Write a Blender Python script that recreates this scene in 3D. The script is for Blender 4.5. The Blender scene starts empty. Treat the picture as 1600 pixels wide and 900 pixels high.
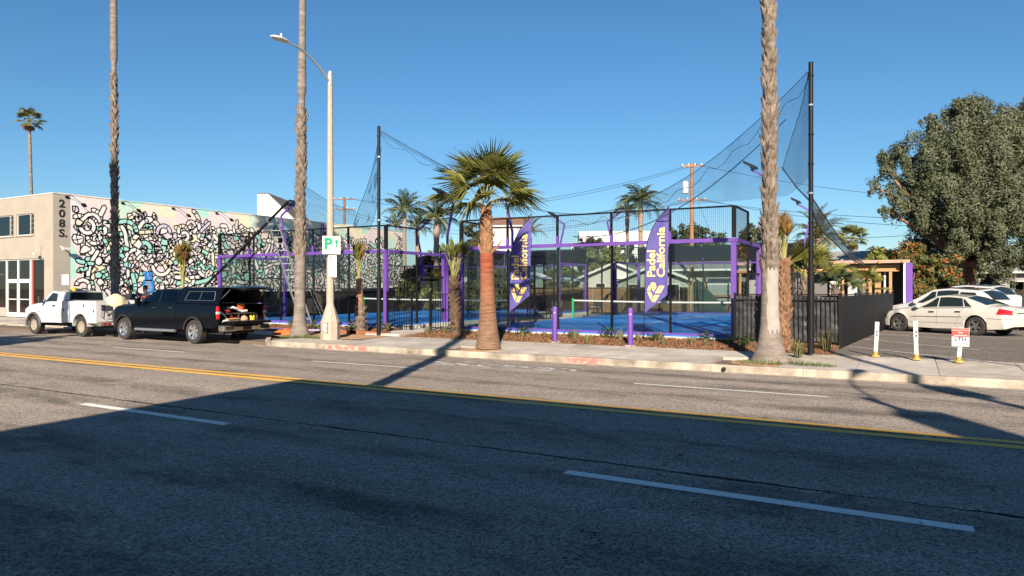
import bpy, bmesh, math, random
import numpy as np
from mathutils import Vector, Matrix, noise as mnoise
random.seed(11); np.random.seed(11)
R = math.radians
SC = bpy.context.scene
COL = SC.collection

# ---------------------------------------------------------------- camera
CAM_H, YAW, FPX = 1.8, 29.4, 1100.0
cam_data = bpy.data.cameras.new('camera'); cam = bpy.data.objects.new('camera', cam_data)
COL.objects.link(cam); SC.camera = cam
cam_data.sensor_width = 36.0; cam_data.lens = FPX / 1600.0 * 36.0
cam_data.clip_start = 0.1; cam_data.clip_end = 3000
cam.location = (0, 0, CAM_H); cam.rotation_euler = (R(90), 0, R(YAW))

# ---------------------------------------------------------------- sky, sun, exposure
SUN_EL, SUN_AZ = 28.0, 26.0        # light travels towards +Y, turned 26 degrees to -X
world = bpy.data.worlds.new('World'); SC.world = world; world.use_nodes = True
wn = world.node_tree; wn.nodes.clear()
sky = wn.nodes.new('ShaderNodeTexSky'); sky.sky_type = 'NISHITA'; sky.sun_disc = False
sky.sun_elevation = R(SUN_EL); sky.sun_rotation = R(180 - SUN_AZ)
sky.air_density = 1.12; sky.dust_density = 0.0; sky.ozone_density = 7.5; sky.altitude = 10
bg = wn.nodes.new('ShaderNodeBackground'); bg.inputs['Strength'].default_value = 0.053
wo = wn.nodes.new('ShaderNodeOutputWorld')

hs = wn.nodes.new('ShaderNodeHueSaturation'); hs.inputs['Hue'].default_value = .493; hs.inputs['Saturation'].default_value = 1.07
wn.links.new(sky.outputs[0], hs.inputs['Color']); wn.links.new(hs.outputs[0], bg.inputs[0]); wn.links.new(bg.outputs[0], wo.inputs[0])
sl = bpy.data.lights.new('sun', 'SUN'); sl.energy = 5.0; sl.angle = R(0.5); sl.color = (1.0, 0.87, 0.71)
sun = bpy.data.objects.new('sun', sl); COL.objects.link(sun)
sd = Vector((-math.sin(R(SUN_AZ)) * math.cos(R(SUN_EL)), math.cos(R(SUN_AZ)) * math.cos(R(SUN_EL)), -math.sin(R(SUN_EL))))
sun.rotation_euler = sd.to_track_quat('-Z', 'Y').to_euler(); sun.location = (10, -30, 30)
vs = SC.view_settings
vs.view_transform = 'Standard'; vs.look = 'None'; vs.exposure = 1.12; vs.gamma = 1.0; vs.use_curve_mapping = False
SC.render.engine = 'CYCLES'
SC.cycles.max_bounces = 8; SC.cycles.transparent_max_bounces = 32

# ---------------------------------------------------------------- helpers
CY, SY = math.cos(R(YAW)), math.sin(R(YAW))
def at(u, v, Y=None, X=None, t=None, z=None):
    """world point on the ray of photo pixel (u,v) at a known Y, X, depth t or height z"""
    a = (u - 800) / FPX; b = (450 - v) / FPX
    xd = -SY + CY * a; yd = CY + SY * a
    if t is None:
        if Y is not None: t = Y / yd
        elif X is not None: t = X / xd
        else: t = (z - CAM_H) / b
    return Vector((xd * t, yd * t, CAM_H + b * t))

class MB:
    """collects shapes into one mesh"""
    def __init__(s): s.v = []; s.f = []; s.m = []
    def add(s, vs, fs, mi=0):
        o = len(s.v); s.v.extend([tuple(p) for p in vs])
        for f in fs: s.f.append(tuple(i + o for i in f)); s.m.append(mi)
        return s
    def box(s, c, d, mi=0, rz=0.0, M=None):
        x, y, z = d[0] / 2, d[1] / 2, d[2] / 2
        P = [Vector(p) for p in ((-x,-y,-z),(x,-y,-z),(x,y,-z),(-x,y,-z),(-x,-y,z),(x,-y,z),(x,y,z),(-x,y,z))]
        Q = Matrix.Rotation(rz, 3, 'Z') if M is None else M
        c = Vector(c)
        return s.add([Q @ p + c for p in P], [(0,3,2,1),(4,5,6,7),(0,1,5,4),(1,2,6,5),(2,3,7,6),(3,0,4,7)], mi)
    def bb(s, x0, x1, y0, y1, z0, z1, mi=0):
        return s.box(((x0+x1)/2, (y0+y1)/2, (z0+z1)/2), (abs(x1-x0), abs(y1-y0), abs(z1-z0)), mi)
    def bar(s, p, q, w, h=None, mi=0, up=(0,0,1)):
        p, q = Vector(p), Vector(q); h = h or w
        d = (q - p); L = d.length
        if L < 1e-6: return s
        d /= L; u = Vector(up)
        if abs(d.dot(u)) > .98: u = Vector((0,1,0))
        a = d.cross(u).normalized(); b = a.cross(d)
        M = Matrix((d, a, b)).transposed()
        return s.box((p+q)/2, (L, w, h), mi, M=M)
    def tube(s, pts, rad, n=8, mi=0, caps=True):
        pts = [Vector(p) for p in pts]; k = len(pts)
        rad = rad if hasattr(rad, '__len__') else [rad] * k
        o = len(s.v); ref = None
        for i, p in enumerate(pts):
            d = (pts[min(i+1, k-1)] - pts[max(i-1, 0)]).normalized()
            if ref is None: ref = Vector((1,0,0)) if abs(d.x) < .8 else Vector((0,1,0))
            a = (ref - d * ref.dot(d)).normalized(); ref = a; b = d.cross(a)
            for j in range(n):
                t = 2 * math.pi * j / n
                s.v.append(tuple(p + (a * math.cos(t) + b * math.sin(t)) * rad[i]))
        for i in range(k - 1):
            for j in range(n):
                j2 = (j + 1) % n
                s.f.append((o+i*n+j, o+i*n+j2, o+(i+1)*n+j2, o+(i+1)*n+j)); s.m.append(mi)
        if caps:
            s.f.append(tuple(o+j for j in reversed(range(n)))); s.m.append(mi)
            s.f.append(tuple(o+(k-1)*n+j for j in range(n))); s.m.append(mi)
        return s
    def lathe(s, prof, c=(0,0,0), n=16, mi=0, M=None, caps=True):
        """prof = [(r,z)] turned about z"""
        o = len(s.v); c = Vector(c); k = len(prof)
        for r, z in prof:
            for j in range(n):
                t = 2 * math.pi * j / n
                p = Vector((r * math.cos(t), r * math.sin(t), z))
                s.v.append(tuple((M @ p if M else p) + c))
        for i in range(k - 1):
            for j in range(n):
                j2 = (j + 1) % n
                s.f.append((o+i*n+j, o+i*n+j2, o+(i+1)*n+j2, o+(i+1)*n+j)); s.m.append(mi)
        if caps:
            s.f.append(tuple(o+j for j in reversed(range(n)))); s.m.append(mi)
            s.f.append(tuple(o+(k-1)*n+j for j in range(n))); s.m.append(mi)
        return s
    def prism(s, poly, h0, h1, axis='z', mi=0):
        """poly of 2-D points, extruded between h0 and h1 along an axis"""
        n = len(poly)
        def P(a, b, h): return {'z': (a, b, h), 'y': (a, h, b), 'x': (h, a, b)}[axis]
        V = [P(a, b, h0) for a, b in poly] + [P(a, b, h1) for a, b in poly]
        F = [tuple(reversed(range(n))), tuple(range(n, 2*n))] + [(i, (i+1) % n, n+(i+1) % n, n+i) for i in range(n)]
        return s.add(V, F, mi)
    def build(s, name, mats, parent=None, world=False, smooth=None, bevel=0.0):
        me = bpy.data.meshes.new(name)
        V = s.v
        if world and parent is not None:
            r = parent
            while r.parent: r = r.parent
            l = r.location; V = [(x-l.x, y-l.y, z-l.z) for x, y, z in V]
        me.from_pydata(V, [], s.f)
        mats = mats if isinstance(mats, (list, tuple)) else [mats]
        for m in mats: me.materials.append(m)
        if len(mats) > 1: me.polygons.foreach_set('material_index', s.m)
        bm = bmesh.new(); bm.from_mesh(me); bmesh.ops.recalc_face_normals(bm, faces=bm.faces)
        if bevel: bmesh.ops.bevel(bm, geom=list(bm.edges), offset=bevel, segments=1, affect='EDGES', clamp_overlap=True)
        bm.to_mesh(me); bm.free()
        if smooth is not None:
            me.polygons.foreach_set('use_smooth', [True] * len(me.polygons))
            me.set_sharp_from_angle(angle=R(smooth))
        return link(name, me, parent)

def link(name, me, parent=None):
    o = bpy.data.objects.new(name, me); COL.objects.link(o)
    if parent is not None: o.parent = parent
    return o
def tag(o, label=None, cat=None, group=None, kind=None):
    if label: o['label'] = label
    if cat: o['category'] = cat
    if group: o['group'] = group
    if kind: o['kind'] = kind
    return o
def thing(name, label, cat, loc=(0,0,0), rz=0.0, group=None):
    o = bpy.data.objects.new(name, None); COL.objects.link(o); o.empty_display_size = .3
    o.location = loc; o.rotation_euler = (0, 0, rz)
    return tag(o, label, cat, group)
def struct(o): o['kind'] = 'structure'; return o
def copy_tree(o, parent=None):
    c = o.copy(); COL.objects.link(c); c.parent = parent
    for ch in list(o.children): copy_tree(ch, c)
    return c
def quadmesh(name, V, nper=4, mats=None, midx=None, smooth=False):
    """fast mesh of separate n-gons from an array (N, nper, 3)"""
    N = V.shape[0]; me = bpy.data.meshes.new(name)
    me.vertices.add(N * nper); me.vertices.foreach_set('co', V.reshape(-1).astype(np.float32))
    me.loops.add(N * nper); me.loops.foreach_set('vertex_index', np.arange(N * nper, dtype=np.int32))
    me.polygons.add(N); me.polygons.foreach_set('loop_start', np.arange(0, N * nper, nper, dtype=np.int32))
    for m in (mats or []): me.materials.append(m)
    if midx is not None: me.polygons.foreach_set('material_index', midx.astype(np.int32))
    me.update(calc_edges=True); me.validate()
    return me
def text_into(mb, s, size, O, U, W, mi=0, bold=0.0, align='LEFT', squeeze=1.0, depth=0.0):
    """letters of a string as faces: origin O, right U, up W"""
    cu = bpy.data.curves.new('letters', 'FONT'); cu.body = s; cu.size = size; cu.offset = bold; cu.align_x = align
    cu.resolution_u = 3
    ob = bpy.data.objects.new('letters', cu); COL.objects.link(ob)
    dg = bpy.context.evaluated_depsgraph_get(); me = bpy.data.meshes.new_from_object(ob.evaluated_get(dg))
    U, W, O = Vector(U), Vector(W), Vector(O)
    mb.add([O + U * v.co.x * squeeze + W * v.co.y for v in me.vertices], [tuple(p.vertices) for p in me.polygons], mi)
    bpy.data.objects.remove(ob); bpy.data.curves.remove(cu); bpy.data.meshes.remove(me)

# ---------------------------------------------------------------- materials
MATS = {}
def mat(name, col, rough=.6, metal=0.0, var=0.0, vscale=3.0, bump=0.0, bscale=40.0, col2=None, coat=0.0, spec=.5, trans=0.0, stretch=None, sub=0.0):
    if name in MATS: return MATS[name]
    m = bpy.data.materials.new(name); m.use_nodes = True; MATS[name] = m
    nt = m.node_tree; b = nt.nodes['Principled BSDF']
    b.inputs['Roughness'].default_value = rough; b.inputs['Metallic'].default_value = metal
    b.inputs['Specular IOR Level'].default_value = spec
    if coat: b.inputs['Coat Weight'].default_value = coat; b.inputs['Coat Roughness'].default_value = .04
    if trans: b.inputs['Transmission Weight'].default_value = trans
    c = (*col, 1)
    b.inputs['Base Color'].default_value = c
    tc = None
    if var or bump:
        tc = nt.nodes.new('ShaderNodeTexCoord'); src = tc.outputs['Object']
        if stretch:
            mp = nt.nodes.new('ShaderNodeMapping'); mp.inputs['Scale'].default_value = stretch
            nt.links.new(src, mp.inputs['Vector']); src = mp.outputs[0]
    if var:
        n = nt.nodes.new('ShaderNodeTexNoise'); n.inputs['Scale'].default_value = vscale; n.inputs['Detail'].default_value = 6
        n.inputs['Roughness'].default_value = .65
        nt.links.new(src, n.inputs['Vector'])
        r = nt.nodes.new('ShaderNodeValToRGB'); nt.links.new(n.outputs['Fac'], r.inputs[0])
        d = col2 or tuple(x * (1 - var) for x in col); l = tuple(min(1, x * (1 + var * .6)) for x in col) if not col2 else col
        r.color_ramp.elements[0].position = .32; r.color_ramp.elements[0].color = (*d, 1)
        r.color_ramp.elements[1].position = .68; r.color_ramp.elements[1].color = (*l, 1)
        nt.links.new(r.outputs[0], b.inputs['Base Color'])
    if bump:
        n2 = nt.nodes.new('ShaderNodeTexNoise'); n2.inputs['Scale'].default_value = bscale; n2.inputs['Detail'].default_value = 5
        nt.links.new(src, n2.inputs['Vector'])
        bp = nt.nodes.new('ShaderNodeBump'); bp.inputs['Strength'].default_value = bump; bp.inputs['Distance'].default_value = .02
        nt.links.new(n2.outputs['Fac'], bp.inputs['Height']); nt.links.new(bp.outputs[0], b.inputs['Normal'])
    return m
def leafmat(name, col, col2, rough=.55, tl=.25, scale=1.2):
    """leaf: diffuse + a little light through, colour varying leaf by leaf and clump by clump"""
    if name in MATS: return MATS[name]
    m = bpy.data.materials.new(name); m.use_nodes = True; MATS[name] = m
    nt = m.node_tree; b = nt.nodes['Principled BSDF']; out = nt.nodes['Material Output']
    g = nt.nodes.new('ShaderNodeNewGeometry'); tc = nt.nodes.new('ShaderNodeTexCoord')
    n = nt.nodes.new('ShaderNodeTexNoise'); n.inputs['Scale'].default_value = scale; nt.links.new(tc.outputs['Object'], n.inputs['Vector'])
    mx = nt.nodes.new('ShaderNodeMath'); mx.operation = 'MULTIPLY_ADD'; mx.inputs[1].default_value = .55
    nt.links.new(g.outputs['Random Per Island'], mx.inputs[0])
    s2 = nt.nodes.new('ShaderNodeMath'); s2.operation = 'MULTIPLY'; s2.inputs[1].default_value = .5
    nt.links.new(n.outputs['Fac'], s2.inputs[0]); nt.links.new(s2.outputs[0], mx.inputs[2])
    r = nt.nodes.new('ShaderNodeValToRGB'); nt.links.new(mx.outputs[0], r.inputs[0])
    r.color_ramp.elements[0].position = .2; r.color_ramp.elements[0].color = (*col2, 1)
    r.color_ramp.elements[1].position = .85; r.color_ramp.elements[1].color = (*col, 1)
    nt.links.new(r.outputs[0], b.inputs['Base Color'])
    b.inputs['Roughness'].default_value = rough; b.inputs['Specular IOR Level'].default_value = .35
    t = nt.nodes.new('ShaderNodeBsdfTranslucent'); nt.links.new(r.outputs[0], t.inputs[0])
    ms = nt.nodes.new('ShaderNodeMixShader'); ms.inputs[0].default_value = tl
    nt.links.new(b.outputs[0], ms.inputs[1]); nt.links.new(t.outputs[0], ms.inputs[2]); nt.links.new(ms.outputs[0], out.inputs[0])
    return m
def glassmat(name, tint=(.8,.85,.85), dark=.0, rough=.0, ior=1.5, refl=1.0):
    """thin pane: tinted see-through plus Fresnel mirror"""
    if name in MATS: return MATS[name]
    m = bpy.data.materials.new(name); m.use_nodes = True; MATS[name] = m
    nt = m.node_tree; nt.nodes.remove(nt.nodes['Principled BSDF']); out = nt.nodes['Material Output']
    t = nt.nodes.new('ShaderNodeBsdfTransparent'); t.inputs[0].default_value = (*tint, 1)
    g = nt.nodes.new('ShaderNodeBsdfGlossy'); g.inputs['Roughness'].default_value = rough; g.inputs['Color'].default_value = (refl, refl, refl, 1)
    fr = nt.nodes.new('ShaderNodeFresnel'); ge = nt.nodes.new('ShaderNodeNewGeometry')
    mr = nt.nodes.new('ShaderNodeMapRange'); mr.inputs['To Min'].default_value = ior; mr.inputs['To Max'].default_value = 1 / ior
    nt.links.new(ge.outputs['Backfacing'], mr.inputs[0]); nt.links.new(mr.outputs[0], fr.inputs[0])   # same reflectance from both sides of the pane
    ms = nt.nodes.new('ShaderNodeMixShader')
    nt.links.new(fr.outputs[0], ms.inputs[0]); nt.links.new(t.outputs[0], ms.inputs[1]); nt.links.new(g.outputs[0], ms.inputs[2])
    nt.links.new(ms.outputs[0], out.inputs[0])
    return m
def netmat(name, col, cell=.05, wire=.1, rough=.7):
    """woven netting too fine to pick apart: threads on a diagonal grid in UV metres, holes between"""
    if name in MATS: return MATS[name]
    m = bpy.data.materials.new(name); m.use_nodes = True; MATS[name] = m
    nt = m.node_tree; b = nt.nodes['Principled BSDF']; out = nt.nodes['Material Output']
    b.inputs['Base Color'].default_value = (*col, 1); b.inputs['Roughness'].default_value = rough
    uv = nt.nodes.new('ShaderNodeUVMap'); sp = nt.nodes.new('ShaderNodeSeparateXYZ'); nt.links.new(uv.outputs[0], sp.inputs[0])
    def M(op, a, c=None):
        n = nt.nodes.new('ShaderNodeMath'); n.operation = op
        for i, x in enumerate((a, c)):
            if x is None: continue
            if isinstance(x, (int, float)): n.inputs[i].default_value = x
            else: nt.links.new(x, n.inputs[i])
        return n.outputs[0]
    p = M('ADD', sp.outputs[0], sp.outputs[1]); q = M('SUBTRACT', sp.outputs[0], sp.outputs[1])
    lines = []
    for w in (p, q):
        f = M('FRACT', M('DIVIDE', w, cell)); lines.append(M('LESS_THAN', f, wire))
    a = M('MAXIMUM', lines[0], lines[1])
    t = nt.nodes.new('ShaderNodeBsdfTransparent'); ms = nt.nodes.new('ShaderNodeMixShader')
    nt.links.new(a, ms.inputs[0]); nt.links.new(t.outputs[0], ms.inputs[1]); nt.links.new(b.outputs[0], ms.inputs[2])
    nt.links.new(ms.outputs[0], out.inputs[0])
    return m

PURPLE = mat('purple_paint', (.115, .048, .285), .5, var=.12, vscale=4)
BLACKM = mat('black_powder_coat', (.007, .007, .008), .5, var=.2, vscale=8, spec=.25)
WHITEP = mat('white_paint', (.60, .59, .57), .5, var=.08, vscale=5)
STEEL = mat('galvanised_steel', (.45, .46, .47), .4, .8, var=.15, vscale=10)
RUBBER = mat('tyre_rubber', (.03, .028, .026), .85, var=.3, vscale=14, bump=.3, bscale=60)
CHROME = mat('chrome', (.7, .7, .7), .12, 1.0)
ALLOY = mat('alloy_wheel', (.55, .55, .56), .3, .85)
DARKIN = mat('dark_interior', (.012, .012, .013), .8)
CARGLASS = glassmat('car_glass', (.18, .22, .22), ior=1.5)
# ================================================================= GROUND
def road_z(Y): return -0.02 * abs(Y - 9.9)
def walk_z(Y): return 0.03 + max(0, min(1, (Y - 16.5) / 3.2)) * .06
BED0, BED1, LOTX = 19.7, 21.85, -1.72

def asphalt(name, base, spk, crack_y=None, rough=.85, wear=True):
    m = bpy.data.materials.new(name); m.use_nodes = True; MATS[name] = m
    nt = m.node_tree; b = nt.nodes['Principled BSDF']; L = nt.links.new
    tc = nt.nodes.new('ShaderNodeTexCoord')
    def N(kind, **kw):
        n = nt.nodes.new(kind)
        for k, v in kw.items():
            if k in n.inputs: n.inputs[k].default_value = v
            else: setattr(n, k, v)
        return n
    v = N('ShaderNodeTexVoronoi', Scale=spk); L(tc.outputs['Object'], v.inputs['Vector'])
    r1 = N('ShaderNodeValToRGB'); L(v.outputs['Color'], r1.inputs[0])
    e = r1.color_ramp.elements
    e[0].position = .0; e[0].color = (*[c * .34 for c in base], 1)
    e[1].position = 1.0; e[1].color = (*[min(1, c * 1.88) for c in base], 1)
    n1 = N('ShaderNodeTexNoise', Scale=.35, Detail=8.0, Roughness=.7); L(tc.outputs['Object'], n1.inputs['Vector'])
    mp = N('ShaderNodeMapping'); mp.inputs['Scale'].default_value = (.06, 1.1, 1); L(tc.outputs['Object'], mp.inputs['Vector'])
    n2 = N('ShaderNodeTexNoise', Scale=1.0, Detail=4.0); L(mp.outputs[0], n2.inputs['Vector'])   # wheel tracks run along the street
    ad = N('ShaderNodeMath', operation='ADD'); L(n1.outputs['Fac'], ad.inputs[0]); L(n2.outputs['Fac'], ad.inputs[1])
    mr = N('ShaderNodeMapRange'); mr.inputs['From Min'].default_value = .6; mr.inputs['From Max'].default_value = 1.4
    mr.inputs['To Min'].default_value = .78; mr.inputs['To Max'].default_value = 1.18; L(ad.outputs[0], mr.inputs[0])
    mul = N('ShaderNodeVectorMath', operation='SCALE'); L(r1.outputs[0], mul.inputs[0]); L(mr.outputs[0], mul.inputs['Scale'])
    last = mul.outputs[0]
    if crack_y is not None:
        # oil and rubber: dark drips gathered in the middle of each lane, polished pale wheel tracks beside them
        spx = N('ShaderNodeSeparateXYZ'); L(tc.outputs['Object'], spx.inputs[0])
        sn = N('ShaderNodeMath', operation='MULTIPLY'); L(spx.outputs[1], sn.inputs[0]); sn.inputs[1].default_value = 2*math.pi/1.72
        co = N('ShaderNodeMath', operation='SINE'); L(sn.outputs[0], co.inputs[0])
        nz = N('ShaderNodeTexNoise', Scale=1.7, Detail=7.0, Roughness=.72); mp3 = N('ShaderNodeMapping'); mp3.inputs['Scale'].default_value = (.35, 1, 1); L(tc.outputs['Object'], mp3.inputs['Vector']); L(mp3.outputs[0], nz.inputs['Vector'])
        a_ = N('ShaderNodeMath', operation='MULTIPLY_ADD'); L(co.outputs[0], a_.inputs[0]); a_.inputs[1].default_value = .09; L(nz.outputs['Fac'], a_.inputs[2])
        rr = N('ShaderNodeValToRGB'); L(a_.outputs[0], rr.inputs[0]); q = rr.color_ramp.elements
        q[0].position = .30; q[0].color = (.52, .52, .52, 1); q[1].position = .72; q[1].color = (1.16, 1.15, 1.13, 1); k_ = q.new(.48); k_.color = (.97, .97, .97, 1)
        vs_ = N('ShaderNodeTexVoronoi', Scale=.9); L(tc.outputs['Object'], vs_.inputs['Vector'])
        vr = N('ShaderNodeMapRange'); vr.inputs['From Min'].default_value = .04; vr.inputs['From Max'].default_value = .12; vr.inputs['To Min'].default_value = .66; vr.inputs['To Max'].default_value = 1.0; L(vs_.outputs['Distance'], vr.inputs[0])
        m1 = N('ShaderNodeVectorMath', operation='MULTIPLY'); L(last, m1.inputs[0]); L(rr.outputs[0], m1.inputs[1])
        m2 = N('ShaderNodeVectorMath', operation='SCALE'); L(m1.outputs[0], m2.inputs[0]); L(vr.outputs[0], m2.inputs['Scale']); last = m2.outputs[0]
    if crack_y is not None:
        sp = N('ShaderNodeSeparateXYZ'); L(tc.outputs['Object'], sp.inputs[0])
        def crack(src, at_, wob, wsc, width, brk, lo=.35):
            nonlocal last
            nn = N('ShaderNodeTexNoise', Scale=wsc, Detail=6.0, Roughness=.7); L(tc.outputs['Object'], nn.inputs['Vector'])
            a1 = N('ShaderNodeMath', operation='MULTIPLY_ADD'); L(nn.outputs['Fac'], a1.inputs[0]); a1.inputs[1].default_value = wob; a1.inputs[2].default_value = -wob / 2 - at_
            a2 = N('ShaderNodeMath', operation='ADD'); L(src, a2.inputs[0]); L(a1.outputs[0], a2.inputs[1])
            a3 = N('ShaderNodeMath', operation='ABSOLUTE'); L(a2.outputs[0], a3.inputs[0])
            n3 = N('ShaderNodeTexNoise', Scale=brk, Detail=3.0); L(tc.outputs['Object'], n3.inputs['Vector'])
            w = N('ShaderNodeMapRange'); w.inputs['From Min'].default_value = lo; w.inputs['From Max'].default_value = .6
            w.inputs['To Min'].default_value = .0; w.inputs['To Max'].default_value = width; L(n3.outputs['Fac'], w.inputs[0])
            lt = N('ShaderNodeMath', operation='LESS_THAN'); L(a3.outputs[0], lt.inputs[0]); L(w.outputs[0], lt.inputs[1])
            mx = N('ShaderNodeMix', data_type='RGBA'); L(lt.outputs[0], mx.inputs[0]); L(last, mx.inputs[6]); mx.inputs[7].default_value = (.012, .011, .01, 1)
            last = mx.outputs[2]
        crack(sp.outputs[1], crack_y, .16, 1.3, .030, .8, .18)
        crack(sp.outputs[0], -2.2, 2.6, .35, .007, .5)
        crack(sp.outputs[0], -9.5, 3.4, .3, .006, .45)
        crack(sp.outputs[1], 13.6, .5, .5, .006, .6)
    L(last, b.inputs['Base Color'])
    b.inputs['Roughness'].default_value = rough; b.inputs['Specular IOR Level'].default_value = .06
    bp = N('ShaderNodeBump'); bp.inputs['Strength'].default_value = .9; bp.inputs['Distance'].default_value = .012
    L(v.outputs['Distance'], bp.inputs['Height']); L(bp.outputs[0], b.inputs['Normal'])
    return m
ASPH = asphalt('street_asphalt', (.255, .218, .186), 55, 7.0)
LOTA = asphalt('lot_asphalt', (.15, .13, .112), 40, None)
CONC = mat('sidewalk_concrete', (.42, .375, .33), .85, var=.22, vscale=1.3, bump=.35, bscale=50)
CONC2 = mat('kerb_concrete', (.36, .305, .24), .85, var=.6, vscale=1.6, bump=.4, bscale=40)
GUTT = mat('gutter_concrete', (.43, .375, .30), .85, var=.5, vscale=2.6, bump=.4, bscale=40)
JOINT = mat('joint_dirt', (.12, .09, .065), .95)
DIRT = mat('terrain_dirt', (.17, .14, .10), .95, var=.4, vscale=.6, bump=.5, bscale=8)
def worn(name, col, under, thresh, scale=9.0, rough=.6):
    """traffic paint worn through in flecks"""
    m = bpy.data.materials.new(name); m.use_nodes = True; nt = m.node_tree; L = nt.links.new
    b = nt.nodes['Principled BSDF']; b.inputs['Roughness'].default_value = rough
    tc = nt.nodes.new('ShaderNodeTexCoord')
    n = nt.nodes.new('ShaderNodeTexNoise'); n.inputs['Scale'].default_value = scale; n.inputs['Detail'].default_value = 8; n.inputs['Roughness'].default_value = .75
    L(tc.outputs['Object'], n.inputs['Vector'])
    r = nt.nodes.new('ShaderNodeValToRGB'); L(n.outputs['Fac'], r.inputs[0])
    r.color_ramp.elements[0].position = thresh; r.color_ramp.elements[0].color = (*under, 1)
    r.color_ramp.elements[1].position = thresh + .05; r.color_ramp.elements[1].color = (*col, 1)
    e = r.color_ramp.elements.new(.8); e.color = (*[c * .82 for c in col], 1)
    L(r.outputs[0], b.inputs['Base Color'])
    bp = nt.nodes.new('ShaderNodeBump'); bp.inputs['Strength'].default_value = .4; bp.inputs['Distance'].default_value = .01
    L(n.outputs['Fac'], bp.inputs['Height']); L(bp.outputs[0], b.inputs['Normal'])
    return m
STRIPE = worn('white_traffic_paint', (.72, .71, .67), (.2, .19, .18), .36)
STRIPE2 = worn('faded_traffic_paint', (.55, .54, .52), (.17, .16, .15), .44)
YELLOW = worn('yellow_traffic_paint', (.80, .43, .045), (.24, .17, .08), .27)
REDP = worn('red_kerb_paint', (.55, .16, .13), (.42, .36, .29), .45, 5.0)

# one big sheet to the horizon
mb = MB(); mb.add([(-1500,-1200,-.42),(1500,-1200,-.42),(1500,1800,-.42),(-1500,1800,-.42)], [(0,1,2,3)])
struct(mb.build('terrain', DIRT))

# the street, crowned
mb = MB(); ys = [1.2, 3, 5, 7, 9, 9.9, 11, 13, 15, 16.6, 18.0]
xs = list(range(-420, 421, 20))
for x in xs:
    for y in ys: mb.v.append((x, y, road_z(y)))
n = len(ys)
for i in range(len(xs) - 1):
    for j in range(n - 1): mb.f.append((i*n+j, (i+1)*n+j, (i+1)*n+j+1, i*n+j+1)); mb.m.append(0)
road = struct(mb.build('road', ASPH, smooth=30))
def stripe(name, x0, x1, y0, y1, m, dz=.004, par=road, zf=road_z, skew=0):
    b = MB(); k = max(1, int(abs(x1 - x0) / 4)); 
    for i in range(k + 1):
        x = x0 + (x1 - x0) * i / k
        for y in (y0, y1): b.v.append((x + (skew if y == y1 else 0), y, zf(y) + dz))
    for i in range(k): b.f.append((2*i, 2*i+2, 2*i+3, 2*i+1)); b.m.append(0)
    return b.build(name, m, par)
stripe('centre_line', -420, 420, 9.66, 9.83, YELLOW); stripe('centre_line', -420, 420, 9.97, 10.14, YELLOW)
def gx(u, Y): return at(u, 500, Y=Y).x
for k in range(-12, 14):                                     # lane dashes
    x0 = -3.03 + k * 8.57
    stripe('lane_stripe', x0, x0 + 3.47, 6.42, 6.56, STRIPE)
for k in range(-12, 14):
    stripe('lane_stripe', -4.68 + k * 8.57, -1.2 + k * 8.57, 13.1, 13.2, STRIPE)
# shared-lane bicycle mark and chevrons between the lane line and the gutter
b = MB()
zz = lambda y: road_z(y) + .005
def pv(poly, mi=0):
    b.add([(x, y, zz(y)) for x, y in poly], [tuple(range(len(poly)))], mi)
cx, cy_ = gx(735, 14.8), 14.8
for k in (0, .62):
    pv([(cx-1.2+k, cy_), (cx-.35+k, cy_-.5), (cx-.1+k, cy_-.5), (cx-.95+k, cy_), (cx-.1+k, cy_+.5), (cx-.35+k, cy_+.5)])
bx = gx(820, 14.7)
for wx in (bx - .8, bx + .8):                                 # two bicycle wheels as flat rings
    for k in range(14):
        t0, t1 = 2*math.pi*k/14, 2*math.pi*(k+1)/14
        pv([(wx+.52*math.cos(t0), 14.7+.38*math.sin(t0)), (wx+.52*math.cos(t1), 14.7+.38*math.sin(t1)), (wx+.40*math.cos(t1), 14.7+.28*math.sin(t1)), (wx+.40*math.cos(t0), 14.7+.28*math.sin(t0))])
for (x0, y0, x1, y1) in ((bx-.8,14.7,bx-.3,14.95),(bx-.3,14.95,bx+.5,14.9),(bx-.3,14.95,bx+.1,14.7),(bx+.1,14.7,bx+.5,14.9),(bx+.1,14.7,bx+.8,14.7),(bx+.8,14.7,bx+.4,15.1),(bx-.8,14.7,bx-.4,15.1)):
    d = Vector((x1-x0, y1-y0)).normalized() * .06
    pv([(x0-d.y, y0+d.x), (x1-d.y, y1+d.x), (x1+d.y, y1-d.x), (x0+d.y, y0-d.x)])
b.build('bicycle_mark', worn('faint_traffic_paint', (.60, .59, .57), (.21, .185, .16), .47, 5.0), road)

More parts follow.
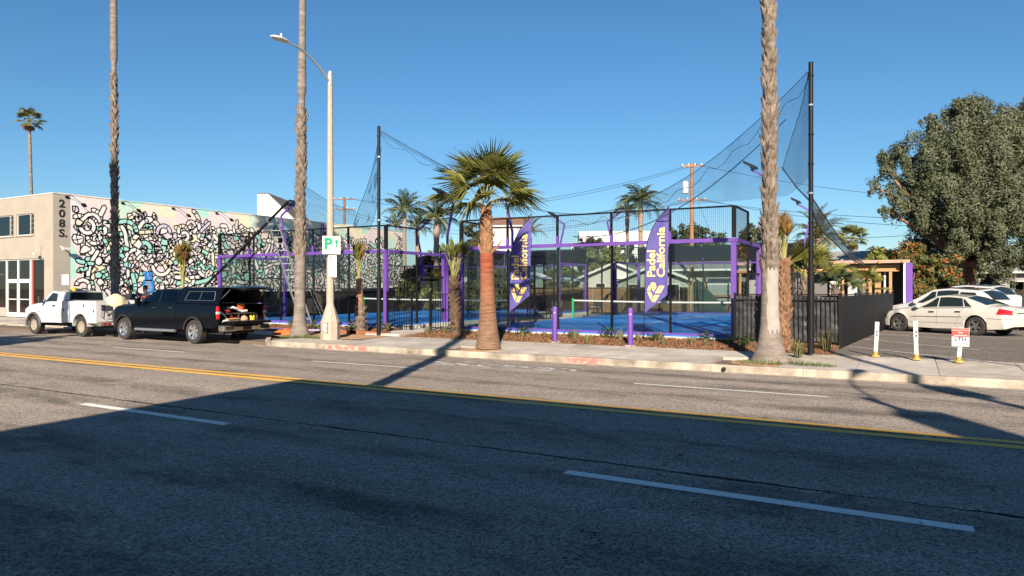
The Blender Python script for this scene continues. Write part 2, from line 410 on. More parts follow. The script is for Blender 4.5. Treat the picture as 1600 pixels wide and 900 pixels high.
# far sidewalk: gutter, kerb segments, slabs
walk = bpy.data.objects.new('sidewalk', None); COL.objects.link(walk); struct(walk)
XB = gx(418, 16.3)                                            # the kerb steps back into the parking bay here
path = [(60 - i * 2.0, 16.45) for i in range(int((60 - XB - .6) / 2.0) + 1)]
path += [(XB, 16.45)]
for k in range(1, 9):
    t = k / 8; path.append((XB - 2.1 * t, 16.45 + 1.4 * (3*t*t - 2*t*t*t)))
path += [(XB - 2.1 - i * 2.0, 17.85) for i in range(1, 22)]
def off(i, d):
    p0, p1 = Vector(path[max(i-1, 0)]), Vector(path[min(i+1, len(path)-1)])
    t = (p1 - p0).normalized(); nrm = Vector((t.y, -t.x))        # towards +Y
    return Vector(path[i]) + nrm * d
for i in range(len(path) - 1):
    g = .004 if (path[i][0] - path[i+1][0]) > 1 else 0
    A = [off(i, d) for d in (-.40, 0, .02, .16)]; B = [off(i+1, d) for d in (-.40, 0, .02, .16)]
    sh = Vector((g, 0))
    A = [a - sh for a in A]; B = [q + sh for q in B]
    za = road_z(path[i][1]); zt = .035
    b = MB(); b.add([(A[0].x, A[0].y, za+.014), (B[0].x, B[0].y, za+.014), (B[1].x, B[1].y, za-.004), (A[1].x, A[1].y, za-.004)], [(0,1,2,3)])
    if i % 3 == 0:
        Bq = off(min(i+3, len(path)-1), 0)
    b.build('gutter', GUTT, walk)
    k = MB()
    red = (gx(508, 16.5) > path[i][0] > gx(576, 16.5)) or (gx(880, 16.5) > path[i][0] > gx(935, 16.5)) 
    V = []
    for P in (A, B):
        V += [(P[1].x, P[1].y, -.3), (P[1].x, P[1].y, zt-.02), (P[2].x, P[2].y, zt), (P[3].x, P[3].y, zt), (P[3].x, P[3].y, -.3)]
    k.add(V, [(0,1,6,5),(1,2,7,6),(2,3,8,7),(3,4,9,8),(4,3,2,1,0),(5,6,7,8,9)])
    k.build('kerb', CONC2, walk)
# red no-parking paint on two stretches of the kerb
for (u0, u1) in ((508, 578), (886, 940)):
    b = MB(); x0, x1 = gx(u0, 16.45), gx(u1, 16.45)
    b.add([(x0,16.447,-.11),(x1,16.447,-.11),(x1,16.447,.013),(x0,16.447,.013)], [(0,1,2,3)])
    b.add([(x0,16.462,.039),(x1,16.462,.039),(x1,16.6,.039),(x0,16.6,.039)], [(0,1,2,3)])
    b.build('red_kerb_paint', REDP, walk)
# curb drain hole
b = MB(); p = at(1131, 576, Y=16.44); b.tube([(p.x,16.445,-.06),(p.x,16.40,-.06)], .05, 10); b.build('drain_outlet', mat('drain_black',(.01,.01,.01),.9), walk)
base = MB(); base.bb(-62, 60, 16.62, 22.0, -.4, -.02); base.build('joint_bed', JOINT, walk)
CONCS = [CONC] + [mat('sidewalk_concrete_%d' % i, c_, .85, var=.3, vscale=.9+.3*i, bump=.35, bscale=50) for i, c_ in enumerate(((.37,.33,.285),(.45,.405,.355),(.40,.35,.29)))]
def slab(x0, x1, y0, y1, dz=0):
    b = MB(); g = .006
    z0, z1 = walk_z(y0) + dz, walk_z(y1) + dz
    V = [(x0+g,y0+g,-.1),(x1-g,y0+g,-.1),(x1-g,y1-g,-.1),(x0+g,y1-g,-.1),(x0+g,y0+g,z0),(x1-g,y0+g,z0),(x1-g,y1-g,z1),(x0+g,y1-g,z1)]
    b.add(V, [(0,3,2,1),(4,5,6,7),(0,1,5,4),(1,2,6,5),(2,3,7,6),(3,0,4,7)]); return b.build('slab', random.choice(CONCS), walk)
wells = [(-10.5, 17.25, .75), (-2.85, 17.6, .8)]
x = 30.0
while x > XB - .3:
    x1 = x; x0 = max(x - 1.55, XB - .3)
    for (y0, y1) in ((16.62, 18.15), (18.15, 19.7)):
        hit = any(x0 - .2 < wx < x1 + .2 and abs(wx - (x0+x1)/2) < .78 and y0 < wy < y1 for wx, wy, _ in wells)
        if not hit: slab(x0, x1, y0, y1, random.uniform(-.003, .003))
        else:
            for wx, wy, wr in wells:
                if abs(wx - (x0+x1)/2) < .78 and y0 < wy < y1:
                    slab(x0, x1, wy + .62, y1) if wy + .62 < y1 - .1 else None
    x -= 1.55
x = XB - .3
while x > -60:
    slab(x - 1.55, x, 18.02 if x < XB - 2 else 18.3, 19.7, random.uniform(-.003, .003)); x -= 1.55
x = -29.5
while x > -60:
    slab(x - 1.55, x, 19.7, 21.45); x -= 1.55
# tree wells
MULCH = mat('bark_mulch', (.26, .125, .06), .95, var=.6, vscale=22, col2=(.10, .05, .028), bump=1.0, bscale=45)
SOIL = mat('well_soil', (.40, .24, .13), .95, var=.4, vscale=9, bump=.8, bscale=30)
for wx, wy, wr in wells:
    b = MB(); k = 26
    b.v.append((wx, wy, .085))
    for i in range(k):
        t = 2*math.pi*i/k; rr = wr * random.uniform(.9, 1.12)
        b.v.append((wx + rr*1.15*math.cos(t), min(max(wy + rr*math.sin(t), 16.63), 19.6), .012))
    for i in range(k): b.f.append((0, 1+i, 1+(i+1) % k)); b.m.append(0)
    o = b.build('tree_well_soil', SOIL, walk)

# planting bed strip, uneven
def bed(name, x0, x1, y0, y1, z0, z1, m, seg=.18, amp=.03):
    nx, ny = int((x1-x0)/seg), max(2, int((y1-y0)/seg)); b = MB()
    for i in range(nx+1):
        for j in range(ny+1):
            X = x0+(x1-x0)*i/nx; Y = y0+(y1-y0)*j/ny; f = j/ny
            edge = min(1, min(i, nx-i, j+1, ny-j)/2)
            b.v.append((X, Y, z0+(z1-z0)*f + edge*amp*(mnoise.noise(Vector((X*2.1, Y*2.1, 3)))+.5*mnoise.noise(Vector((X*6, Y*6, 1))))))
    for i in range(nx):
        for j in range(ny): b.f.append((i*(ny+1)+j, (i+1)*(ny+1)+j, (i+1)*(ny+1)+j+1, i*(ny+1)+j+1)); b.m.append(0)
    return struct(b.build(name, m, smooth=60))
bed('mulch_bed', -15.65, LOTX+.05, BED0, BED1, .07, .2, MULCH)
bed('mulch_bed', -29.5, -17.25, BED0, BED1, .07, .2, MULCH)
bed('kerb_strip_soil', XB-1.9, -16.0, 17.9, BED0, .085, .095, SOIL, amp=.02)
b = MB(); b.bb(-17.22, -15.68, 19.71, 43, -.1, .165); struct(b.build('garden_path', CONC))
# parking lot at the right, and the alley lot by the mural wall
b = MB(); b.bb(LOTX, 60, 19.71, 62, -.35, .1); lot = struct(b.build('parking_lot', LOTA))
def lotline(u0, v0, u1, v1):
    p, q = at(u0, v0, z=.1), at(u1, v1, z=.1); d = (q - p).normalized() * .05; n_ = Vector((-d.y, d.x, 0))
    b = MB(); b.add([(w.x, w.y, .104) for w in (p+n_, q+n_, q-n_, p-n_)], [(0,1,2,3)]); b.build('bay_line', STRIPE2, lot)
lotline(1340, 529, 1532, 547); lotline(1325, 541, 1600, 571); lotline(1420, 519, 1640, 532); lotline(1352, 520, 1500, 531)
b = MB(); b.bb(-29.45, LOTX-.02, 21.9, 62, -.35, .1); b2 = mat('court_surround_turf', (.055, .10, .035), .95, var=.5, vscale=6, bump=.6, bscale=60)
struct(b.build('yard', b2))
b = MB(); b.bb(-41.3, -29.5, 19.71, 62, -.35, .098); struct(b.build('alley', LOTA))
# near sidewalk, behind the camera
b = MB(); b.bb(-60, 60, -4.0, 1.2, -.4, -.03); struct(b.build('near_sidewalk', CONC))
# ================================================================= PADEL COURTS
TURF = mat('blue_turf', (.008, .19, .60), .9, var=.3, vscale=2.5, bump=.6, bscale=120)
LINEW = mat('court_line_white', (.7, .72, .75), .8)
CGLASS = glassmat('court_glass', (.80, .845, .84), ior=1.45)
SCREEN = mat('windscreen_fabric', (.010, .011, .016), .9, spec=.08, var=.3, vscale=3)
GREENP = mat('green_net_post', (.02, .36, .12), .5)
NETW = netmat('tennis_net', (.02, .02, .022), .045, .12)
LEDG = mat('floodlight_lens', (.35, .36, .38), .2)
CPLINTH = mat('plinth_concrete', (.52, .48, .42), .85, var=.2, vscale=2, bump=.3, bscale=40)
CZ, CYF, CW, CL = .29, 22.16, 10.0, 20.0
def uvplane(name, me_quads, m, parent):
    """quads of 4 points each with UV in metres"""
    mesh = bpy.data.meshes.new(name); V = []; F = []; UV = []
    for q in me_quads:
        o = len(V); V += [tuple(p) for p, _ in q]; F.append((o, o+1, o+2, o+3)); UV += [w for _, w in q]
    mesh.from_pydata(V, [], F); ul = mesh.uv_layers.new(name='UVMap')
    for i, w in enumerate(UV): ul.data[i].uv = w
    mesh.materials.append(m); return link(name, mesh, parent)
def wire_panel(w, h, cell=.062, th=.0045):
    """welded mesh panel in the local xz plane"""
    b = MB(); n = round(w / cell); k = round(h / cell)
    for i in range(n + 1):
        x = w * i / n; b.bb(x - th/2, x + th/2, -th/2, th/2, 0, h)
    for j in range(k + 1):
        z = h * j / k; b.bb(0, w, th/2, th*1.5, z - th/2, z + th/2)
    me = bpy.data.meshes.new('mesh_panel'); me.from_pydata(b.v, [], b.f); me.materials.append(BLACKM); return me
def pane_mesh(w, h):
    b = MB(); b.bb(.012, w - .012, -.005, .005, .04, h - .02)
    me = bpy.data.meshes.new('glass_pane'); me.from_pydata(b.v, [], b.f); me.materials.append(CGLASS); return me
WP21, WP22, WP23 = wire_panel(2, 1), wire_panel(2, 2), wire_panel(2, 3, .07)
GP3, GP2 = pane_mesh(2, 3), pane_mesh(2, 2)
def post_mesh(name, w, z0, z1, m):
    b = MB(); b.bb(-w/2, w/2, -w/2, w/2, z0, z1); me = bpy.data.meshes.new(name); me.from_pydata(b.v, [], b.f); me.materials.append(m); return me
PB = post_mesh('glass_post', .07, 0, 2.92, BLACKM); PUP = post_mesh('mesh_post', .07, 3.3, 4.02, BLACKM); PUPP = post_mesh('mesh_post_foot', .09, 3.05, 3.32, PURPLE)
PC = post_mesh('corner_post', .15, -.02, 2.93, PURPLE); PC2 = post_mesh('corner_post_top', .12, 3.07, 4.03, BLACKM)
def place(name, me, parent, loc, rz=0):
    o = link(name, me, parent); o.location = loc; o.rotation_euler = (0, 0, rz); return o

def make_court(x0, label):
    c = thing('padel_court', label, 'padel court', (x0, CYF, CZ), 0, 'padel courts')
    b = MB(); b.bb(-.28, CW+.28, -.28, CL+.28, -.32, -.03); b.build('plinth', CPLINTH, c)
    b = MB(); b.bb(-.14, CW+.14, -.14, CL+.14, -.03, .004); b.build('turf', TURF, c)
    for (xa, xb, ya, yb) in ((.03, CW-.03, 3.0, 3.05), (.03, CW-.03, CL-3.05, CL-3.0), (CW/2-.025, CW/2+.025, 3.05, CL-3.05)):
        b = MB(); b.add([(xa,ya,.008),(xb,ya,.008),(xb,yb,.008),(xa,yb,.008)], [(0,1,2,3)]); b.build('court_line', LINEW, c)
    # purple base rail and top beam
    for y in (-.09, CL+.02):
        b = MB(); b.bb(-.05, CW+.05, y, y+.07, .006, .075); b.build('base_rail', PURPLE, c)
        b = MB(); b.bb(-.06, CW+.06, y-.01, y+.08, 2.93, 3.05); b.build('beam', PURPLE, c)
        b = MB(); b.bb(-.02, CW+.02, y+.01, y+.06, 4.0, 4.05); b.build('top_rail', BLACKM, c)
    for y, s in ((0, 1), (CL, -1)):
        for k in range(5):
            place('glass_pane', GP3, c, (2*k, y, 0)); place('mesh_panel', WP21, c, (2*k, y, 3.05))
            if k: 
                place('glass_post', PB, c, (2*k, y+.05*s, 0)); place('mesh_post', PUP, c, (2*k, y, 0)); place('mesh_post_foot', PUPP, c, (2*k, y, 0))
        for x in (0, CW):
            place('corner_post', PC, c, (x, y, 0)); place('corner_post_top', PC2, c, (x, y, 0))
    for x, s in ((-.03, -1), (CW+.03, 1)):
        for y, d in ((0, 1), (CL, -1)):
            b = MB(); ya, yb = sorted((y + .09*d, y + 4*d)); b.bb(x-.05, x+.05, ya, yb, 2.932, 3.048); b.build('beam', PURPLE, c)
            yy = y if d > 0 else y - 2
            place('glass_pane', GP3, c, (x, yy, 0), R(90)); place('mesh_panel', WP21, c, (x, yy, 3.05), R(90))
            y2 = y + 2 if d > 0 else y - 4
            place('glass_pane', GP2, c, (x, y2, 0), R(90)); 
            b = MB(); b.bb(x-.03, x+.03, y2, y2+2, 1.97, 2.03); b.build('glass_rail', BLACKM, c)
            b = MB(); b.bb(x-.03, x+.03, yy, yy+2, 4.0, 4.05); b.build('top_rail', BLACKM, c)
            place('glass_post', PB, c, (x, y+2*d, 0)); place('mesh_post', PUP, c, (x, y+2*d, 0))
            place('side_post', PC, c, (x, y+4*d, 0))
            # bent floodlight mast
            lp = MB(); px, py = x + .1*s, y + 4*d + .14*d
            P = [(px,py,-.02),(px,py,3.9),(px+.33*s,py,5.3),(px-.40*s,py,5.78)]
            for p, q in zip(P, P[1:]): lp.bar(p, q, .085, .085)
            lm = lp.build('floodlight_mast', PURPLE, c)
            h = MB(); M = Matrix.Rotation(R(28)*s, 3, 'Y')
            h.box((px-.42*s, py-.17, 5.93), (.46, .30, .07), 0, M=M); h.box((px-.42*s, py+.17, 5.93), (.46, .30, .07), 0, M=M)
            h.bar((px-.36*s, py-.3, 5.82), (px-.36*s, py+.3, 5.82), .05)
            h.box((px-.44*s, py-.17, 5.885), (.38, .24, .02), 1, M=M); h.box((px-.44*s, py+.17, 5.885), (.38, .24, .02), 1, M=M)
            h.build('floodlight', [BLACKM, LEDG], lm)
        for k in range(6):                                  # mesh along the middle of each side, gate gap at the net
            if k in (2, 3): continue
            place('side_mesh', WP23, c, (x, 4+2*k, 0), R(90))
        for k in (1, 2, 4, 5): place('side_post', PB, c, (x, 4+2*k, 0))
        for ya, yb in ((4, 8), (12, 16)):
            for z in (1.5, 2.92):
                b = MB(); b.bb(x-.03, x+.03, ya, yb, z-.025, z+.025); b.build('side_rail', BLACKM, c)
    # far end hung with dark windscreen
    for k in range(5):
        b = MB(); b.bb(2*k+.03, 2*k+1.97, CL-.09, CL-.08, 3.08, 3.98); b.build('windscreen', SCREEN, c)
    # net
    for x in (.05, CW-.05):
        b = MB(); b.bb(x-.045, x+.045, 9.955, 10.045, 0, 1.0); b.build('net_post', GREENP, c)
    q = []
    N = 10
    for i in range(N):
        xa, xb = .1 + (CW-.2)*i/N, .1 + (CW-.2)*(i+1)/N
        q.append([((xa,10,.01),(xa,0)), ((xb,10,.01),(xb,0)), ((xb,10,.86),(xb,.85)), ((xa,10,.86),(xa,.85))])
    uvplane('net', q, NETW, c)
    b = MB()
    for i in range(12):
        xa, xb = .1+(CW-.2)*i/12, .1+(CW-.2)*(i+1)/12
        za, zb = (.93-.05*math.sin(math.pi*t/12) for t in (i, i+1))
        b.add([(xa,9.985,za-.07),(xb,9.985,zb-.07),(xb,9.985,zb),(xa,9.985,za),(xa,10.015,za-.07),(xb,10.015,zb-.07),(xb,10.015,zb),(xa,10.015,za)], [(0,1,2,3),(4,5,6,7),(3,2,6,7),(0,1,5,4)])
    b.build('net_band', WHITEP, c)
    return c
XC1, XC2 = -14.67, -28.3
make_court(XC1, 'blue padel court on the right, behind the two purple flags and bollards')
make_court(XC2, 'blue padel court on the left, in front of the mural wall and ladder')

# ================================================================= FENCES AND GATE
TARP2 = mat('grey_tarp', (.04, .039, .041), .5, var=.5, vscale=5, spec=.4)  # lighter grey tarp so the black pickets stand out
TARP = mat('black_tarp', (.005, .005, .006), .6, var=.4, vscale=2, spec=.22)
def picket_fence(name, label, P, Q, z0, h, posts=2.4, pitch=.115, screen=None, group='black iron fences', tarp_off=.05):
    P, Q = Vector(P), Vector(Q); d = (Q - P); L = d.length; d /= L; nrm = Vector((-d.y, d.x, 0))
    if nrm.y < 0: nrm = -nrm
    t = thing(name, label, 'fence', (P.x, P.y, z0), 0, group)
    rz = math.atan2(d.y, d.x)
    pm = MB(); pm.box((0,0,h/2-.02), (.018,.018,h-.06)); me = bpy.data.meshes.new('picket'); me.from_pydata(pm.v, [], pm.f); me.materials.append(BLACKM)
    n = int(L / pitch)
    for i in range(1, n):
        o = link('picket', me, t); o.location = d * (L * i / n); o.rotation_euler = (0, 0, rz)
    for z in (.14, h - .16, h):
        b = MB(); b.bar(Vector((0,0,z)), d * L + Vector((0,0,z)), .032, .032); b.build('rail', BLACKM, t)
    k = max(1, round(L / posts))
    for i in range(k + 1):
        b = MB(); p = d * (L * i / k); b.box((p.x, p.y, h/2), (.065, .065, h + .06), 0, rz); b.box((p.x, p.y, h+.04), (.08, .08, .02), 0, rz); b.build('post', BLACKM, t)
    if screen:
        b = MB(); nx, nz = max(4, int(L / .05)), 22
        for i in range(nx + 1):
            for j in range(nz + 1):
                p = d * (L * i / nx) + nrm * (tarp_off + screen * (mnoise.noise(Vector((i*.05*2.2, j*.5, P.x))) + .6*mnoise.noise(Vector((i*.05*6, j*.8, 7+P.x)))))
                b.v.append((p.x, p.y, .05 + (h-.08) * j / nz))
        for i in range(nx):
            for j in range(nz): b.f.append((i*(nz+1)+j, (i+1)*(nz+1)+j, (i+1)*(nz+1)+j+1, i*(nz+1)+j+1)); b.m.append(0)
        b.build('tarp', TARP if screen < .02 else TARP2, t, smooth=80)
    return t
picket_fence('picket_fence', 'short black picket fence between the left court corner and the path', (-18.05, 21.95, 0), (-16.85, 21.95, 0), .15, 1.48)
FX, FY = -1.68, 21.7
picket_fence('picket_fence', 'black picket fence backed with wrinkled black tarp, behind the big palm', (-4.55, 21.75, 0), (FX, FY, 0), .13, 1.48, 1.5, screen=.045)
picket_fence('picket_fence', 'long black fence with smooth black screen beside the parking lot', (FX+.02, FY+.1, 0), (-.62, 35.4, 0), .1, 1.50, 2.6, .115, screen=.008, tarp_off=-.03)
# gate leaf, standing closed against its post
g = thing('iron_gate', 'black iron gate with latch at the head of the concrete path', 'gate', (-15.95, 21.95, .165))
for x in (0, 1.18):
    b = MB(); b.box((x, 0, .74), (.09 if x == 0 else .06, .08, 1.52)); b.build('gate_post', BLACKM, g)
pm = MB(); pm.box((0,0,.73), (.02,.02,1.36)); me = bpy.data.meshes.new('picket'); me.from_pydata(pm.v, [], pm.f); me.materials.append(BLACKM)
for i in range(1, 10): o = link('picket', me, g); o.location = (1.18*i/10, 0, 0)
for z in (.12, .8, 1.4):
    b = MB(); b.box((.59, 0, z), (1.18, .035, .035)); b.build('rail', BLACKM, g)
b = MB(); b.box((.62, -.06, .8), (.1, .07, .16)); b.box((.62, -.11, .84), (.12, .03, .03)); b.build('latch', BLACKM, g)
# dark screened fence beyond the left court
p0, p1 = (-30.0, 23.0, 0), (-30.0, 44, 0)
t = thing('screen_fence', 'dark screened chain fence between the left court and the mural', 'fence', (-30.0, 23.0, .1))
b = MB(); nx = 120
for i in range(nx + 1):
    for j in range(9): b.v.append((.03*mnoise.noise(Vector((i*.3, j*.4, 2))), 21.0*i/nx, 1.46*j/8+.02))
for i in range(nx):
    for j in range(8): b.f.append((i*9+j, (i+1)*9+j, (i+1)*9+j+1, i*9+j+1)); b.m.append(0)
b.build('screen', SCREEN, t, smooth=80)
for i in range(9):
    b = MB(); b.tube([(.06, 21*i/8, 0), (.06, 21*i/8, 1.55)], .03, 8); b.build('post', BLACKM, t)
b = MB(); b.tube([(.06, 0, 1.5), (.06, 21, 1.5)], .025, 8); b.build('rail', BLACKM, t)
t2 = thing('screen_fence', 'dark screened fence across the back of the alley beside the mural end', 'fence', (-30.0, 44.0, .1))
b = MB(); b.bb(-11, 0, -.02, .0, .02, 1.7); b.build('screen', SCREEN, t2)
for i in range(5): b = MB(); b.tube([(-11*i/4, -.06, 0), (-11*i/4, -.06, 1.78)], .03, 8); b.build('post', BLACKM, t2)

# ================================================================= NET POLES AND FALLEN BARRIER NET
BNET = netmat('barrier_netting', (.01, .06, .13), .034, .16)
CORD = mat('net_cord', (.02, .03, .04), .7)
LCORD = mat('pale_cord', (.12, .28, .40), .7)
def net_pole(label, base, top):
    base, top = Vector(base), Vector(top)
    t = thing('net_pole', label, 'pole', base, 0, 'black netting poles'); d = top - base; L = d.length
    b = MB(); b.tube([Vector((0,0,0)), d * (2.05/L)], .085, 12); b.tube([d*(2.03/L), d*(2.10/L)], .095, 12); b.build('sleeve', BLACKM, t, smooth=40)
    b = MB(); b.tube([d*(2.0/L), d], .058, 12); b.build('mast', BLACKM, t, smooth=40)
    for k in range(7):
        b = MB(); p = d * ((2.6 + k*(L-2.8)/6.2)/L); b.tube([p - d.normalized()*.02, p + d.normalized()*.02], .072, 10); b.build('net_clip', STEEL if k % 3 == 2 else BLACKM, t)
    return t
RP = at(1267, 553, z=.12); LPp = at(592, 523, z=.12)
RT = Vector((RP.x, RP.y, at(1267, 97, Y=RP.y).z)); LT = Vector((LPp.x, LPp.y, at(592, 197, Y=LPp.y).z))
net_pole('tall upright black net pole in front of the parking lot fence corner', RP, RT)
net_pole('tall upright black net pole beside the path, right of the street lamp', LPp, LT)
SB, ST = at(262, 502, Y=20.6), at(450, 315, Y=21.75)
SB.z = .12
net_pole('black net pole leaning far over above the dark pickup truck', SB, ST)
def netsheet(name, label, top, bot, nz=10, wav=.06, mat_=None):
    """netting between two polylines of equal length, with slack folds"""
    mesh = bpy.data.meshes.new(name); V = []; F = []; UV = []
    n = len(top); s = 0; S = [0]
    for a, c in zip(top, top[1:]): S.append(S[-1] + (c - a).length)
    for i in range(n):
        h = (bot[i] - top[i]).length
        for j in range(nz + 1):
            f = j / nz; p = top[i].lerp(bot[i], f)
            w = wav * math.sin(math.pi * f) * mnoise.noise(Vector((i*.35, j*.5, top[0].x))) * 3
            V.append((p.x, p.y + w, p.z)); UV.append((S[i], -h * f))
    for i in range(n - 1):
        for j in range(nz): F.append((i*(nz+1)+j, (i+1)*(nz+1)+j, (i+1)*(nz+1)+j+1, i*(nz+1)+j+1))
    mesh.from_pydata(V, [], F); ul = mesh.uv_layers.new(name='UVMap')
    for lp in mesh.loops: ul.data[lp.index].uv = UV[lp.vertex_index]
    mesh.materials.append(mat_ or BNET)
    return mesh
# front net: sags from the left pole down on to the court and up to the right pole
pts = [(592,203),(640,230),(690,258),(740,287),(790,311),(840,327),(890,334),(940,331),(985,320),(1030,301),(1080,272),(1130,235),(1180,192),(1225,150),(1262,112)]
def cr(P, n):
    out = []
    for i in range(len(P)-1):
        p0, p1, p2, p3 = (Vector(P[max(0, min(len(P)-1, k))]) for k in (i-1, i, i+1, i+2))
        for k in range(n):
            t = k / n; out.append(.5*((2*p1)+(-p0+p2)*t+(2*p0-5*p1+4*p2-p3)*t*t+(-p0+3*p1-3*p2+p3)*t*t*t))
    out.append(Vector(P[-1])); return out
C = cr(pts, 4); n = len(C)
top = []
for i, q in enumerate(C):
    f = i / (n-1); Y = LPp.y + (RP.y - LPp.y)*f + 1.9*math.sin(math.pi*f)
    top.append(at(q.x, q.y, Y=Y))
bot = []
for i, p in enumerate(top):
    f = i/(n-1); low = 4.32
    drop = max(.08, min(p.z - low, 2.6)) if f > .5 else max(.05, min((p.z - low)*.06, .2))
    bot.append(Vector((p.x, p.y + .25*drop, p.z - drop)))
nt_ = thing('barrier_net', 'dark ball netting sagging between the two upright net poles', 'netting', top[0])
me = netsheet('netting', '', [p - top[0] for p in top], [p - top[0] for p in bot]); link('netting', me, nt_)
b = MB(); b.tube([p - top[0] for p in top], .010, 5); b.build('head_rope', CORD, nt_)
sc_ = []                                                   # scalloped edge cord hung from the head rope
for i, p in enumerate(top):
    if p.z < 7: sc_.append(p - top[0] + Vector((0,0,-.02)))
b = MB(); q2 = [p - top[0] + Vector((0, .12, -.10 - .28*abs(math.sin(i*.9)))) for i, p in enumerate(top)]
b.tube(q2, .008, 5); b.build('lace_cord', CORD, nt_)
b = MB(); q3 = [p - top[0] + Vector((0, .3, -.5 - .25*math.sin(math.pi*i/(n-1)))) for i, p in enumerate(top) if i > n*.42 and i < n*.92]
b.tube(q3, .016, 5); b.build('lower_rope', CORD, nt_)
# net gathered beside the left pole
A = [at(590, 226, Y=20.2), at(583, 262, Y=20.3), at(571, 300, Y=20.4), at(560, 328, Y=20.5), at(551, 356, Y=20.6)]
B_ = [at(591, 240, Y=20.2), at(592, 285, Y=20.5), at(590, 315, Y=20.7), at(585, 338, Y=20.9), at(577, 360, Y=21.2)]
nt2 = thing('barrier_net', 'slack net gathered in a fold left of the upright pole by the path', 'netting', A[0])
link('netting', netsheet('netting', '', [p - A[0] for p in cr(A, 4)], [p - A[0] for p in cr(B_, 4)], wav=.16), nt2)
b = MB(); b.tube([p - A[0] for p in cr(A, 4)], .012, 5); b.tube([p - A[0] for p in cr(B_, 4)], .009, 5); b.build('edge_rope', CORD, nt2)
A = [at(475, 290, Y=21), at(520, 318, Y=20.9), at(556, 330, Y=20.7)]
B_ = [at(475, 345, Y=21.6), at(520, 350, Y=21.6), at(556, 350, Y=21.3)]
nt4 = thing('barrier_net', 'thin strip of net between the leaning pole and the street lamp', 'netting', A[0])
link('netting', netsheet('netting', '', [p - A[0] for p in cr(A, 5)], [p - A[0] for p in cr(B_, 5)], wav=.1), nt4)
b = MB(); b.tube([p - A[0] for p in cr(A, 5)], .010, 5); b.build('edge_rope', CORD, nt4)
# net beside the right pole, hanging back to a low corner
A = [at(1263, 112, Y=RP.y+.1), at(1252, 165, Y=20.0), at(1238, 210, Y=20.8), at(1222, 262, Y=21.6)]
B_ = [at(1265, 125, Y=RP.y+.1), at(1266, 190, Y=RP.y+.15), at(1267, 255, Y=RP.y+.2), at(1269, 318, Y=RP.y+.3)]
nt3 = thing('barrier_net', 'triangle of netting hanging from the right net pole', 'netting', A[0])
link('netting', netsheet('netting', '', [p - A[0] for p in cr(A, 6)], [p - A[0] for p in cr(B_, 6)], wav=.05), nt3)
b = MB(); ca = cr(A, 6)
b.tube([p - A[0] + Vector((0, 0, -.07*abs(math.sin(i*1.05)))) for i, p in enumerate(ca)], .011, 5); b.build('edge_rope', LCORD, nt3)
b = MB(); b.tube([p - A[0] for p in (A[-1], at(1245, 293, Y=20.9), B_[-1])], .022, 6); b.build('foot_rope', CORD, nt3)
# dark bundle running on down to the wooden shed
A = [at(1262, 300, Y=20.0), at(1275, 318, Y=22), at(1300, 355, Y=26), at(1325, 388, Y=31), at(1350, 412, Y=36)]
B_ = [at(1268, 322, Y=20.0), at(1280, 355, Y=22), at(1308, 383, Y=26), at(1330, 405, Y=31), at(1352, 416, Y=36)]
nt5 = thing('net_bundle', 'dark bunched net stretched down from the right pole to the wooden shed', 'netting', A[0])
BNET2 = netmat('bunched_netting', (.014, .02, .024), .05, .45)
link('netting', netsheet('netting', '', [p - A[0] for p in cr(A, 5)], [p - A[0] for p in cr(B_, 5)], wav=.1, mat_=BNET2), nt5)
b = MB(); b.tube([p - A[0] for p in cr(A, 5)], .02, 5); b.tube([p - A[0] for p in cr(B_, 5)], .02, 5); b.build('edge_rope', CORD, nt5)

# ================================================================= BOLLARDS, FLAGS, LADDER
def bollard(label, u, Y, h=1.13):
    p = at(u, 500, Y=Y); t = thing('bollard', label, 'bollard', (p.x, p.y, .09), 0, 'purple bollards')
    b = MB(); b.lathe([(.078, .0), (.08, .05), (.08, h-.07), (.074, h-.03), (.055, h-.008), (.02, h)], n=20); b.build('post', PURPLE, t, smooth=40)
    b = MB(); b.lathe([(.19, -.04), (.185, .015), (.16, .022), (.081, .024)], n=20); b.build('footing', CONC, t, smooth=40)
    b = MB(); M_ = Matrix.Rotation(R(100), 3, 'X')
    for k in (-1, 1): b.add([Vector((.035+.018*k-.02, -.083, h-.22)), Vector((.035+.018*k, -.083, h-.22)), Vector((.04+.03*k, -.079, h-.17)), Vector((.02+.03*k, -.079, h-.17))], [(0,1,2,3)])
    b.build('emblem', mat('emblem_gold', (.62, .45, .16), .5), t)
bollard('purple bollard standing between the two flags, nearer the left flag', 867, 20.0)
bollard('purple bollard just left of the right flag', 985, 19.85)
bollard('purple bollard behind the open tailgate of the dark pickup', 406, 20.1)

